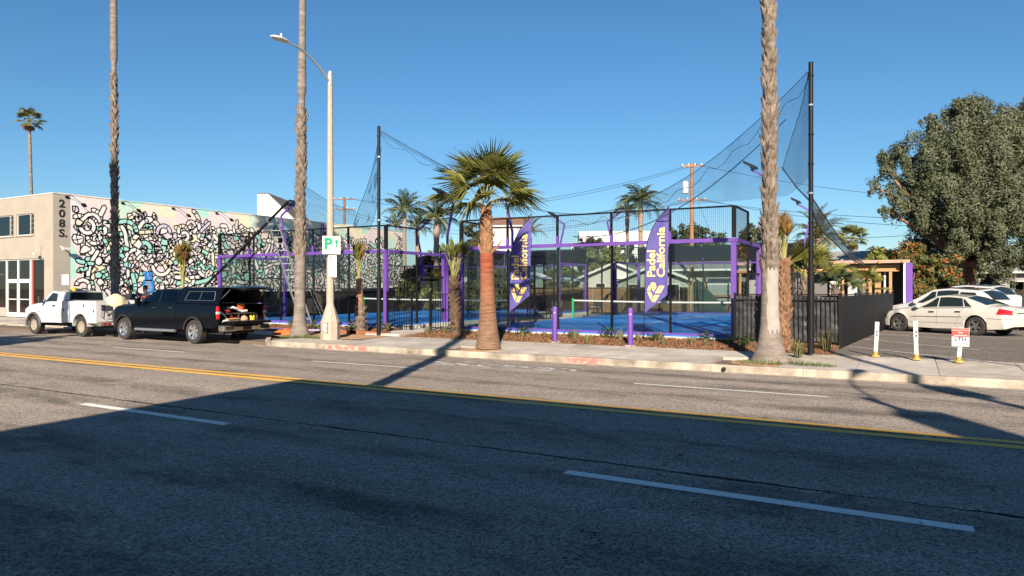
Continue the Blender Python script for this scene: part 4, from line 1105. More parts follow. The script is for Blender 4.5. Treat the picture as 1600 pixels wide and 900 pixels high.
def feather_frond(L=2.2, n=26, ll=.42, droop=1.0, rise=.45, mat_leaf=None, seed=0, hang=.5):
    rg = random.Random(seed); b = MB(); pts = []
    for i in range(11):
        f = i/10; pts.append(Vector((L*f*(1-.18*f*droop), .06*math.sin(3*f+seed), L*(rise*f - .62*droop*f**2.2))))
    b.tube(pts, [.03*(1-.85*i/10) for i in range(11)], 5, 0)
    for i in range(n):
        f = .10 + .9*i/(n-1); q = f*10; k = min(int(q), 9); p = pts[k].lerp(pts[k+1], q-k); d = (pts[k+1]-pts[k]).normalized()
        s = ll * (math.sin(math.pi*min(1, .18+f*.8))**.6) * rg.uniform(.85, 1.1)
        for sg in (-1, 1):
            o = Vector((0, sg, 0))*.8 + d*.55 + Vector((0,0,rg.uniform(-.05,.35)-hang*.5)); o.normalize()
            m = p + o*s*.55; tip = p + o*s + Vector((0,0,-hang*s*.55)); w = d*.016*L
            b.add([p-w*.5, p+w*.5, m+w*.6, tip, m-w*.6], [(0,1,2,3,4)], 1)
    me = bpy.data.meshes.new('frond'); me.from_pydata(b.v, [], b.f)
    for m_ in (STALK, mat_leaf or FEATH): me.materials.append(m_)
    me.polygons.foreach_set('material_index', b.m); return me
def put_frond(me, par, z, yaw, pitch, roll=0, s=1.0, r0=.1, name='frond', dx=0, dy=0):
    o = link(name, me, par)
    o.location = (dx + r0*math.cos(yaw), dy + r0*math.sin(yaw), z); o.rotation_mode = 'XYZ'
    M = Matrix.Rotation(yaw, 4, 'Z') @ Matrix.Rotation(-pitch, 4, 'Y') @ Matrix.Rotation(roll, 4, 'X')
    o.rotation_euler = M.to_euler(); o.scale = (s, s, s); return o
def boots(b, spine, z0, z1, rad, pitch=.15, around=7, size=.17, out=.05, rg=random, mi=0):
    """old leaf bases: overlapping split wedges wound round the trunk"""
    z = z0; row = 0
    while z < z1:
        c = spine(z); r = rad(z)
        for k in range(around):
            a = 2*math.pi*(k + .5*(row % 2))/around + rg.uniform(-.12,.12); s = size*rg.uniform(.8,1.3); w = 2*math.pi*r/around*.54
            e = Vector((math.cos(a), math.sin(a), 0)); t = Vector((-e.y, e.x, 0)); lean = out*rg.uniform(.5,2.2)
            sk = rg.uniform(-.5,.5)*w
            p = c + e*(r*.92) ; 
            top1 = p + e*lean + t*(w*.75+sk) + Vector((0,0,s*rg.uniform(.75,1.1))); top2 = p + e*lean + t*(-w*.75+sk) + Vector((0,0,s*rg.uniform(.75,1.1)))
            notch = p + e*(lean*.8+.012) + t*sk + Vector((0,0,s*.55))
            b.add([p + t*w*.5 - Vector((0,0,s*.25)), p - t*w*.5 - Vector((0,0,s*.25)), top2, notch, top1, p + e*.028 + Vector((0,0,s*.1)), p - e*.02 + t*w*.8 + Vector((0,0,s*.3)), p - e*.02 - t*w*.8 + Vector((0,0,s*.3))],
                  [(0,5,3,4),(1,2,3,5),(0,1,5),(0,4,6),(1,7,2)], mi)
        z += pitch*rg.uniform(.85,1.15); row += 1
def spine_fn(base, top, bow=0.0, bowdir=(1,0)):
    base, top = Vector(base), Vector(top)
    def f(z):
        t = max(0, min(1.05, (z - base.z)/(top.z - base.z))); p = base.lerp(top, t); k = math.sin(math.pi*t)*bow
        return Vector((p.x + bowdir[0]*k, p.y + bowdir[1]*k, z))
    return f
FAN_V = [fan_frond(24, .85, .85, 215, .25, FANG, seed=i) for i in range(3)]
FAN_DRY = [fan_frond(18, .8, .6, 130, .5, FANDRY, seed=9+i) for i in range(2)]
def joined_crown(par, c, n, s, droop_dry=True, seed=1, Rr=1.0):
    """crown far above the frame or seen small: green fans on top, dry ones hanging"""
    rg = random.Random(seed)
    for k in range(n):
        f = k/n; yaw = k*2.399; pit = R(75 - 115*f) + rg.uniform(-.12,.12)
        o = put_frond(rg.choice(FAN_V), par, c.z, yaw, pit, rg.uniform(-.3,.3), s*rg.uniform(.9,1.1), .12, dx=c.x, dy=c.y)
    if droop_dry:
        for k in range(10): put_frond(rg.choice(FAN_DRY), par, c.z-.15, k*2.4+.5, R(-62+rg.uniform(-14,10)), 0, s*.9, .14, dx=c.x, dy=c.y, name='dry_frond')
def tall_palm(label, base, H, rad0, flare, z_smooth, top_off=(0,0), bow=0, crown=True, boots_from=None, boots_to=None, seed=3, group='tall fan palms by the kerb', crown_s=1.6):
    t = thing('fan_palm', label, 'palm tree', base, 0, group); rg = random.Random(seed)
    sp = spine_fn((0,0,0), (top_off[0], top_off[1], H), bow)
    def rad(z):
        return rad0*(1 - .34*max(0, min(1, (z - 7.5)/3)) if boots_to and boots_to < 9 else 1 - .2*z/H) + flare*math.exp(-z/.38) + .02*math.exp(-((z-z_smooth)/.6)**2) - (.28*rad0/(1+math.exp(-(z-boots_from-.25)*8)) if boots_from and z < (boots_to or H)+.6 else 0)
    b = MB(); zs = [H*i/90 for i in range(91)]; zs = sorted(set([0,.05,.1,.2,.3,.45,.6,.8,1.0] + zs))
    b.tube([sp(z) for z in zs], [rad(z)*(1+.035*mnoise.noise(Vector((0,0,z*7)))) for z in zs], 18); b.build('trunk', TRUNK_G, t, smooth=60)
    if boots_from is not None:
        b = MB(); boots(b, sp, boots_from, boots_to or H, lambda z: rad(z)*1.02, .18, 5, .30, .055, rg); o = b.build('leaf_bases', [BOOT], t); c_ = MB(); zz_ = [boots_from + (min(H, boots_to or H)-boots_from)*i/30 for i in range(31)]; c_.tube([sp(z) for z in zz_], [rad(z)*1.015 if i else rad(z)*.98 for i, z in enumerate(zz_)], 16); c_.build('under_bark', UNDER, o, smooth=60)
    if crown: joined_crown(t, sp(H), 34, crown_s, seed=seed)
    return t
# the three tall palms at the far kerb
tall_palm('tall palm beside the white service truck, lower trunk in shade', (at(180,500,Y=18.6).x, 18.6, .06), 18.5, .172, .10, 3.0, (-.15,0), boots_from=2.2, boots_to=11.2, seed=4)
tall_palm('tall palm left of the street lamp with smooth base and shaggy middle', (at(468,500,Y=18.07).x, 18.07, .07), 16.0, .185, .22, 3.3, (.1,.1), boots_from=2.9, boots_to=8.1, seed=6)
big = tall_palm('thickest tall palm, right of the flags, with criss-cross bark above smooth base', (-2.87, 17.6, .05), 14.0, .205, .27, 2.9, (-.05,.05), boots_from=2.2, boots_to=13.8, seed=8)
b = MB(); ang0 = math.atan2(-17.6, 2.87)                     # pale painted patch on the viewer's side of its trunk
zs_ = np.linspace(.72, 2.2, 9); na = 12
for i, z in enumerate(zs_):
    for j in range(na+1):
        a = ang0 + R(-18 + 78*j/na + 5*math.sin(i*1.9)); r_ = .205*(1-.2*z/14) + .27*math.exp(-z/.38) + .02*math.exp(-((z-2.9)/.6)**2) + .012
        b.v.append((r_*math.cos(a)-.05*z/14, r_*math.sin(a)+.05*z/14, z + (.06*math.sin(j*1.7) if i in (0, 8) else 0)))
for i in range(8):
    for j in range(na): b.f.append((i*(na+1)+j, i*(na+1)+j+1, (i+1)*(na+1)+j+1, (i+1)*(na+1)+j)); b.m.append(0)
b.build('paint_patch', mat('old_grey_paint', (.30,.27,.24), .9, var=.15, vscale=6), big, smooth=60)
# far slim palm over the building
q = at(54, 300, t=75)
t = tall_palm('slim distant palm rising behind the roof of the mural building', (q.x, q.y, 0), at(54,188,t=75).z, .19, .15, 1, (-.45*CY*1.3,-.45*SY*1.3), crown=False, seed=12, group='palms in the distance')
joined_crown(t, Vector((-.5,-.28,at(54,188,t=75).z)), 20, .85, True, 5)
# palms across the street behind the camera; their shadows cross the road
tall_palm('tall palm behind the viewer whose shadow crosses the road', (-4.25, 1.0, -.03), 19.5, .19, .15, 2, (.4,0), boots_from=3, boots_to=18, seed=21, group='palms on the near sidewalk', crown_s=1.5)
tall_palm('tall palm behind the viewer, far to the left', (at(180,500,Y=18.6).x + 17.7*math.tan(R(SUN_AZ)), .9, -.03), 15.2, .36, .2, 2, (0,0), boots_from=3, boots_to=15, seed=22, group='palms on the near sidewalk', crown_s=1.5)

# young palm with the shaved orange trunk
YB = Vector((-10.5, 17.25, .07))
t = thing('fan_palm', 'young fan palm with shaved orange trunk and full green crown', 'palm tree', YB)
rg = random.Random(2); sp = spine_fn((0,0,0), (-.08,0,4.0))
prof = [(0,.37),(.08,.36),(.25,.325),(.5,.29),(.9,.25),(1.3,.225),(1.8,.205),(2.3,.195),(2.68,.19),(2.72,.18)]
b = MB(); b.tube([sp(z) for z, r in prof], [r for z, r in prof], 24)
b.build('trunk', ORANGE, t, smooth=60)
b = MB(); b.tube([sp(z) for z in (2.7, 3.0, 3.4, 3.8, 4.1)], [.175,.165,.15,.135,.11], 16); core = b.build('upper_trunk', mat('palm_core', (.20,.10,.05), .95, var=.4, vscale=8), t, smooth=60)
b = MB(); boots(b, sp, 2.72, 3.95, lambda z: .18 - .04*(z-2.7)/1.3, .12, 7, .17, .03, rg); b.build('leaf_bases', [BOOT_W], core)
b = MB(); b.tube([sp(2.75)+Vector((.15,0,0)), sp(2.9)+Vector((.33,.05,0)), sp(3.1)+Vector((.45,.1,0))], [.05,.04,.012], 6); b.tube([sp(2.8)+Vector((-.2,0,0)), sp(2.95)+Vector((-.28,.05,0)), sp(3.05)+Vector((-.36,.1,.02))], [.045,.03,.012], 6); b.build('cut_stalk', BOOT_W, core)
YV = [fan_frond(30, 1.05, .8, 195, .34, FANG, seed=40+i, split=.45) for i in range(3)] + [fan_frond(28, 1.0, .85, 185, .5, FANY, seed=50+i, split=.42) for i in range(2)]
NF = 25
for k in range(NF):
    f = (k + .5)/NF; yaw = k*2.39996; pit = R(84 - 80*f) + rg.uniform(-.16,.16)
    me = YV[rg.choice((0,1,2,3))] if f < .55 else YV[rg.choice((0,3,3,4,4))]
    put_frond(me, t, 4.06 + .35*(1-f), yaw, pit, rg.uniform(-1.1,1.1), rg.uniform(.82,1.08), .08, dx=-.08)
# newly planted palms with their fronds tied up
TIED = [fan_frond(14, .55, .9, 60, .12, m_, seed=60+i, fold=.03) for i, m_ in enumerate((FANG, FANDRY, FANY, FANDRY))]
def tied_palm(label, base, h_trunk, r, shag_to, top, seed, green=.4, bark=None, spread=9):
    t = thing('tied_palm', label, 'palm tree', base, 0, 'newly planted palms with tied fronds'); rg = random.Random(seed); sp = spine_fn((0,0,0), (rg.uniform(-.1,.1),rg.uniform(-.05,.05),h_trunk))
    b = MB(); zs = [h_trunk*i/10 for i in range(11)]; b.tube([sp(z) for z in zs], [r*(1.25-.35*z/h_trunk) for z in zs], 12); tr = b.build('trunk', bark or RUSTB, t, smooth=60)
    b = MB(); boots(b, sp, .04, shag_to, lambda z: r*(1.25-.3*z/h_trunk), .10, 6, .17, .06, rg); b.build('leaf_bases', [bark or BOOT], tr)
    n = 20; s = (top - h_trunk)/1.35
    for k in range(n):
        me = TIED[0] if rg.random() < green else rg.choice(TIED[1:]); yaw = k*2.4; pit = R(90 - rg.uniform(1, spread))
        put_frond(me, t, h_trunk*.97 - rg.uniform(0,.2), yaw, pit, rg.uniform(-1,1), s*rg.uniform(.8,1.05), .03, dx=sp(h_trunk).x, dy=sp(h_trunk).y)
    b = MB(); zz_ = h_trunk + (top-h_trunk)*.45; b.tube([(sp(h_trunk).x+.09*math.cos(a), sp(h_trunk).y+.09*math.sin(a), zz_) for a in np.linspace(0,6.283,13)], .012, 5); b.build('tie_rope', mat('tie_twine',(.4,.3,.15),.9), t)
q = at(565, 517, Y=20.3); tied_palm('tied palm with peeling trunk between lamp and upright net pole', (q.x,20.3,.13), 2.05, .13, .95, 3.5, 31, .35)
b = None
q = at(713, 518, Y=20.8); tied_palm('tied palm with bushy green top beside the iron gate', (q.x,20.8,.15), 2.1, .14, 2.0, 3.5, 32, .75, mat('palm_bark_dark',(.12,.075,.05),.95,var=.4,vscale=7), 24)
q = at(285, 470, Y=20.4); tied_palm('tied palm with straw-coloured top above the dark pickup roof', (q.x,20.4,.13), 1.7, .12, 1.4, 3.75, 33, .1)
q = at(1224, 545, Y=20.1); tied_palm('tied rusty palm close behind the thick tall palm', (q.x,20.1,.15), 2.45, .125, 2.4, 3.75, 34, .05, RUSTB)
def fan_clump(label, u, vbase, vtop, Y, m_, n, s, seed, trunk_h, spread=(20, 80), group='young fan palms behind the fence'):
    q = at(u, vbase, Y=Y); t = thing('fan_palm', label, 'palm tree', (q.x, Y, .1), 0, group); rg = random.Random(seed)
    b = MB(); sp = spine_fn((0,0,0),(0,0,trunk_h)); b.tube([(0,0,trunk_h*i/6) for i in range(7)], .12, 10); tr = b.build('trunk', mat('palm_bark_dark',(.12,.075,.05),.95), t)
    b = MB(); boots(b, sp, .3, trunk_h, lambda z: .12, .13, 6, .16, .05, rg); b.build('leaf_bases', [BOOT], tr)
    V = [fan_frond(26, .8, .7, 205, .15, m_, seed=seed+i) for i in range(2)]
    for k in range(n):
        f = k/n; put_frond(rg.choice(V), t, trunk_h, k*2.4, R(spread[1] - (spread[1]-spread[0])*f), rg.uniform(-.5,.5), s*rg.uniform(.85,1.1), .05)
fan_clump('yellow-green fan palm left of the right net pole, behind the tarp fence', 1258, 500, 370, 23.2, FANY, 9, .9, 71, 2.0, (15, 85))
fan_clump('small dark green palm in front of the shed, right of the net pole', 1305, 500, 400, 27, FEATH, 9, .62, 72, 1.75, (10, 80))
fan_clump('small yellowish palm in front of the wooden shed', 1350, 500, 400, 30, FANY, 9, .62, 73, 1.75, (-15, 70))
fan_clump('small fan palm seen between the two courts near the wooden fence', 688, 480, 430, 40, FANY, 14, 1.0, 74, 1.6, (0, 85))
# feather palms in the background
def feather_palm(label, u, vc, t_, L, n, seed, r=.17, droop=1.0, m_=None, lean=0, hang=.5, group='feather palms beyond the courts', sp=(78,-25), swell=True):
    c = at(u, vc, t=t_); t = thing('feather_palm', label, 'palm tree', (c.x, c.y, .0), 0, group); rg = random.Random(seed); H = c.z
    b = MB(); zs = [H*i/30 for i in range(31)]; b.tube([(lean*(z/H-1), 0, z) for z in zs], [r*(1.15-.3*z/H) + (.07*math.exp(-((z-H+.9)/.45)**2) if swell else 0) for z in zs], 12); b.build('trunk', mat('feather_palm_trunk',(.30,.22,.16),.95,var=.3,vscale=4,bump=.8,bscale=8,stretch=(1,1,6)), t, smooth=60)
    V = [feather_frond(L, 26, L*.2, droop*d, .5, m_ or FEATH, seed+i, hang) for i, d in enumerate((.8, 1.0, 1.25))]
    for k in range(n):
        f = (k+.5)/n; put_frond(rg.choice(V), t, H, k*2.4+seed, R(sp[0]+(sp[1]-sp[0])*f)+rg.uniform(-.1,.1), rg.uniform(-.4,.4), rg.uniform(.85,1.1), .08)
feather_palm('queen palm with wind-swept fronds right of the left net pole', 632, 330, 60, 2.6, 20, 81)
feather_palm('queen palm with drooping fronds left of the young orange palm', 682, 343, 50, 2.5, 20, 82, .2)
feather_palm('lower queen palm between the two taller queen palms', 652, 355, 72, 2.4, 16, 83, .2)
feather_palm('queen palm with dense drooping head beyond the right court', 1001, 318, 60, 2.7, 24, 84, .2, 1.15)
feather_palm('date palm with arching fronds behind the right net pole', 1280, 372, 42, 2.3, 30, 85, .3, 1.0, leafmat('date_leaf',(.17,.15,.055),(.06,.06,.025)), 0, .25, sp=(85,-30), swell=False)
feather_palm('small distant queen palm at the left court corner', 618, 352, 90, 2.2, 14, 86)
feather_palm('pale distant queen palm beside the white tiled-roof house', 828, 362, 70, 2.0, 14, 87, .14, 1.0, leafmat('pale_feather',(.22,.22,.10),(.10,.11,.05)))
feather_palm('slim second trunk palm left of the dense queen palm', 980, 330, 64, 2.0, 14, 88, .16, 1.2)
q = at(1332, 372, t=85); t = tall_palm('small distant fan palm over the grey house roof', (q.x,q.y,0), q.z, .2, .1, 1, crown=False, seed=14, group='palms in the distance'); joined_crown(t, Vector((0,0,q.z)), 24, 1.15, True, 15)
# ================================================================= VEHICLES
def carpaint(name, col, rough=.25, metal=0.0, coat=1.0): return mat(name, col, rough, metal, var=.05, vscale=1.5, coat=coat)
TAILR = mat('tail_lamp_red', (.45, .01, .015), .15, coat=1.0); LENS = mat('lamp_lens', (.6, .62, .62), .1, .3, coat=1.0); PLASTIC = mat('black_plastic', (.02, .02, .021), .55)
SEAM = mat('panel_gap', (.006, .006, .006), .9)
class Loft:
    """car body skin: x forward, curves give half width and height of six lines along it"""
    def __init__(s, curves, wheels, wr, x0, x1, ncurve=64, arch=True, zc=None):
        s.c = curves; s.K = len(curves); s.wheels = wheels; s.wr = wr; s.arch = arch; s.zc = zc or wr
        xs = set(np.linspace(x0, x1, ncurve).round(4).tolist())
        for cv in curves:
            for key in cv: xs.add(round(key[0], 4))
        if arch:
            for xw in wheels:
                for k in range(15): xs.add(round(xw + s.Ra()*math.cos(math.pi*k/14), 4))
                xs.add(round(xw + s.Ra() + .004, 4)); xs.add(round(xw - s.Ra() - .004, 4))
        s.xs = sorted(x for x in xs if x0 - 1e-6 <= x <= x1 + 1e-6)
    def Ra(s): return s.wr * 1.17
    def sec(s, x):
        P = []
        for cv in s.c:
            k = [q[0] for q in cv]; P.append([float(np.interp(x, k, [q[1] for q in cv])), float(np.interp(x, k, [q[2] for q in cv]))])
        if s.arch:
            for xw in s.wheels:
                dx = abs(x - xw)
                if dx <= s.Ra():
                    za = s.zc + math.sqrt(max(0, s.Ra()**2 - dx*dx)); P[0][1] = max(P[0][1], za)
                    for i in range(1, s.K): P[i][1] = max(P[i][1], P[i-1][1] + .012)
        return P
    def pt(s, x, q, side, off=0.0):
        P = s.sec(x); i = min(int(q), s.K-2); f = q - i
        y = P[i][0]*(1-f) + P[i+1][0]*f; z = P[i][1]*(1-f) + P[i+1][1]*f
        ty, tz = P[i+1][0]-P[i][0], P[i+1][1]-P[i][1]; L = math.hypot(ty, tz) or 1
        return Vector((x, side*(y + off*tz/L), z - off*ty/L))
    def body(s, m, par, name='body', smooth=32):
        b = MB(); K = s.K; n = 2*K - 1
        for x in s.xs:
            P = s.sec(x)
            for y, z in P: b.v.append((x, y, z))
            for y, z in reversed(P[:-1]): b.v.append((x, -y, z))
        for i in range(len(s.xs)-1):
            for j in range(n-1): b.f.append((i*n+j, i*n+j+1, (i+1)*n+j+1, (i+1)*n+j)); b.m.append(0)
        b.f.append(tuple(range(n))); b.m.append(0); o = (len(s.xs)-1)*n; b.f.append(tuple(o+j for j in reversed(range(n)))); b.m.append(0)
        return b.build(name, m, par, smooth=smooth)
    def patch(s, name, m, par, side, top, bot, q0, q1, off=.006, n=8, k=4):
        """skin panel between x-range 'bot' at section line q0 and 'top' at q1"""
        b = MB()
        for i in range(k+1):
            f = i/k; q = q0 + (q1-q0)*f; xa = bot[0] + (top[0]-bot[0])*f; xb = bot[1] + (top[1]-bot[1])*f
            for j in range(n+1): b.v.append(tuple(s.pt(xa + (xb-xa)*j/n, q, side, off)))
        for i in range(k):
            for j in range(n): b.f.append((i*(n+1)+j, i*(n+1)+j+1, (i+1)*(n+1)+j+1, (i+1)*(n+1)+j)); b.m.append(0)
        return b.build(name, m, par, smooth=40)
    def across(s, name, m, par, x0, x1, q, inset=.9, off=.006, n=8, k=10):
        """panel over the top between left and right line q (windscreen, rear window)"""
        b = MB()
        for i in range(n+1):
            x = x0 + (x1-x0)*i/n; P = s.sec(x); i0 = int(q); yl, zl = P[i0]; zc = P[-1][1]
            xx = x
            for j in range(k+1):
                f = -1 + 2*j/k; y = yl*inset*f; z = zl + (zc-zl)*(1-abs(y)/max(yl,1e-3))
                b.v.append((xx, y, z))
        # push outwards along the panel's own slope
        a = Vector(b.v[k//2]); c = Vector(b.v[n*(k+1)+k//2]); d = (c-a); nv = Vector((-d.z, 0, d.x)).normalized(); nv = nv if nv.z > 0 else -nv
        b.v = [tuple(Vector(v) + nv*off) for v in b.v]
        for i in range(n):
            for j in range(k): b.f.append((i*(k+1)+j, i*(k+1)+j+1, (i+1)*(k+1)+j+1, (i+1)*(k+1)+j)); b.m.append(0)
        return b.build(name, m, par, smooth=50)
def wheel(par, x, y, r, w, side, style='spoke5', n=5, rim_m=None, rf=.66):
    """tyre with a rim child; axle along y"""
    M = Matrix.Rotation(R(-90)*side, 3, 'X')
    b = MB(); b.lathe([(r*rf, -w/2), (r*.93, -w/2), (r, -w*.36), (r, w*.36), (r*.93, w/2), (r*rf, w/2-.005), (r*rf*.97, w*.18)], (x, y, r), 36, M=M, caps=False)
    ty = b.build('tyre', RUBBER, par, smooth=35)
    b = MB(); b.lathe([(r*rf*.98, -w*.3), (r*rf*1.0, w*.47), (r*rf*.93, w*.44), (r*rf*.9, w*.2), (r*.1, w*.12)], (x, y, r), 32, 1, M=M)
    b.lathe([(.001, w*.3), (r*.13, w*.34), (r*.15, w*.30), (r*.15, w*.1)][::-1], (x, y, r), 14, 0, M=M)
    b.lathe([(r*rf*.99, w*.40), (r*rf*1.01, w*.49), (r*rf*.92, w*.46), (r*rf*.90, w*.38)], (x, y, r), 32, 0, M=M, caps=False)
    for k in range(n):
        for dd in ((-.10, .10) if style == 'split' else (0,)):
            a = 2*math.pi*k/n + .3 + dd; e = Vector((math.cos(a), math.sin(a), 0)); t = Vector((-e.y, e.x, 0)); wd = r*(.085 if style == 'split' else .13)
            p0 = e*r*.10; p1 = e*r*rf*.95
            Q = [p0 + t*wd*.8, p0 - t*wd*.8, p1 - t*wd*1.1, p1 + t*wd*1.1]
            V = [M @ (v + Vector((0,0,w*.33))) for v in Q[:2]] + [M @ (v + Vector((0,0,w*.42))) for v in Q[2:]] + [M @ (v + Vector((0,0,w*.2))) for v in Q]
            b.add([v + Vector((x, y, r)) for v in V], [(0,1,2,3),(4,7,6,5),(0,4,5,1),(1,5,6,2),(2,6,7,3),(3,7,4,0)], 0)
    b.build('rim', [rim_m or ALLOY, PLASTIC], ty, smooth=35)
    return ty
def place_vehicle(t, rear_wheel, front_wheel, xr, xf, yw, z):
    """put the near-side wheels (left side, y=+yw) on two world points"""
    d = (Vector(front_wheel) - Vector(rear_wheel)); d.z = 0; d.normalize(); ang = math.atan2(d.y, d.x)
    mid = (Vector(front_wheel) + Vector(rear_wheel))/2; mx = (xr+xf)/2
    left = Vector((-d.y, d.x, 0)); o = mid - d*mx - left*yw
    t.location = (o.x, o.y, z); t.rotation_euler = (0, 0, ang)
def underbody(par, x0, x1, hw, z0=.2, z1=.55):
    b = MB(); b.bb(x0, x1, -hw, hw, z0, z1); b.build('underbody', DARKIN, par)

# ---------------------------------------------------------------- cream sedan
CREAM = carpaint('cream_pearl_paint', (.55, .52, .465), .3)
def sedan(label):
    t = thing('sedan_car', label, 'car'); xf, xr, r = 1.4625, -1.4625, .335
    C = [[(-2.62,.62,.36),(-2.4,.80,.27),(-1.9,.87,.24),(0,.89,.20),(1.9,.87,.22),(2.2,.76,.24),(2.38,.5,.30)],
         [(-2.64,.68,.50),(-2.4,.86,.48),(-1.4,.915,.50),(0,.915,.48),(1.4,.915,.48),(2.1,.83,.44),(2.40,.52,.46)],
         [(-2.62,.66,.74),(-2.35,.85,.76),(-1.4,.905,.78),(0,.905,.74),(1.4,.895,.70),(2.0,.82,.64),(2.36,.50,.60)],
         [(-2.60,.62,.92),(-2.3,.78,.99),(-1.7,.82,1.0),(-1.0,.84,.985),(.6,.84,.93),(.95,.83,.92),(1.5,.80,.86),(2.0,.72,.77),(2.34,.46,.66)],
         [(-2.59,.50,.97),(-2.3,.66,1.04),(-1.78,.70,1.06),(-1.45,.66,1.19),(-.95,.61,1.36),(-.4,.60,1.42),(.05,.60,1.395),(.5,.66,1.18),(.98,.74,.965),(1.5,.66,.915),(2.0,.55,.82),(2.32,.36,.69)],
         [(-2.58,0,.985),(-2.3,0,1.06),(-1.85,0,1.09),(-1.45,0,1.25),(-.95,0,1.43),(-.4,0,1.475),(.05,0,1.445),(.5,0,1.25),(1.02,0,1.0),(1.5,0,.95),(2.0,0,.855),(2.32,0,.71)]]
    L = Loft(C, (xf, xr), r, -2.64, 2.4)
    bd = L.body(CREAM, t)
    for s in (1, -1):
        L.patch('window', CARGLASS, t, s, (-.02, .08), (-.05, .72), 3.10, 3.86, .012); L.patch('window', CARGLASS, t, s, (-.88, -.06), (-1.02, -.10), 3.10, 3.88, .012); L.patch('quarter_window', CARGLASS, t, s, (-1.0,-.92), (-1.32,-1.07), 3.12, 3.8, .012)
        for (xa, za) in ((.78, 0), (-.07, 0), (-1.02, 0)): L.patch('door_gap', SEAM, bd, s, (xa, xa+.008), (xa - (.0 if xa > -.5 else -.25), xa+.008 - (.0 if xa > -.5 else -.25)), .6, 2.95, .003, 1, 8)
        L.patch('trim_strip', CHROME, bd, s, (-1.0, .95), (-1.0, .95), 1.55, 1.62, .012, 12, 1); L.patch('sill_shadow_line', SEAM, bd, s, (-1.0, 1.0), (-1.0, 1.0), .72, .76, .003, 12, 1)
        L.patch('window_trim', CHROME, bd, s, (-1.3, .78), (-1.3, .78), 2.97, 3.02, .012, 14, 1)
        for xa in (.12, -.86): 
            b = MB(); p = L.pt(xa, 2.35, s, .03); b.box(p, (.2, .03, .03)); b.build('door_handle', CHROME, bd)
        b = MB(); p = L.pt(.66, 3.1, s, .10); b.lathe([(.01,-.11),(.07,-.09),(.085,0),(.07,.09),(.01,.11)], p, 10, M=Matrix.Rotation(R(90),3,'X')); b.bar(L.pt(.68,3.0,s,0), p, .04); b.build('mirror', CREAM, t, smooth=40)
        L.patch('headlamp', LENS, t, s, (1.86, 2.26), (1.95, 2.31), 2.15, 3.0, .008); L.patch('tail_lamp', TAILR, t, s, (-2.58, -2.22), (-2.60, -2.16), 2.05, 2.92, .010); L.patch('bumper_gap', SEAM, bd, s, (-2.6,-1.85), (-2.6,-1.85), 1.45, 1.50, .003, 8, 1); L.patch('side_marker', mat('amber_marker',(.7,.2,.02),.3), bd, s, (2.12,2.26), (2.12,2.26), 1.4, 1.6, .006, 2, 1)
        for x in (xf, xr): wheel(t, x, s*.79, r, .225, s, 'spoke5', 5, mat('dull_alloy', (.34,.33,.32), .35, .8))
    L.across('windscreen', CARGLASS, t, .12, .93, 4, .97); L.across('rear_window', CARGLASS, t, -1.72, -1.0, 4, .95)
    b = MB(); b.bb(-2.66,-2.61,-.26,.26,.62,.76); b.build('number_plate', WHITEP, t); b = MB(); b.bb(-2.645,-2.6,-.5,.5,.80,.84); b.build('trunk_trim', CHROME, t)
    for s in (1,-1): b = MB(); b.tube([(-2.5,s*.5,.27),(-2.66,s*.5,.26)], .04, 10); b.build('tailpipe', CHROME, t)
    underbody(t, -2.3, 2.1, .66); b = MB()
    for (x, y) in ((-.1,.36),(-.1,-.36),(-.95,.36),(-.95,-.36)): b.box((x,y,.95),(.14,.44,.5)); b.box((x,y,1.25),(.09,.24,.18))
    b.build('seats', DARKIN, t)
    return t, xf, xr
t, xf, xr = sedan('cream four-door sedan parked nose to the black fence')
fwp = Vector((-.35, 31.6, .1)); rwp = fwp + Vector((.82, -.57, 0)).normalized()*2.925
place_vehicle(t, rwp, fwp, xr, xf, .9, .1)
sed = t
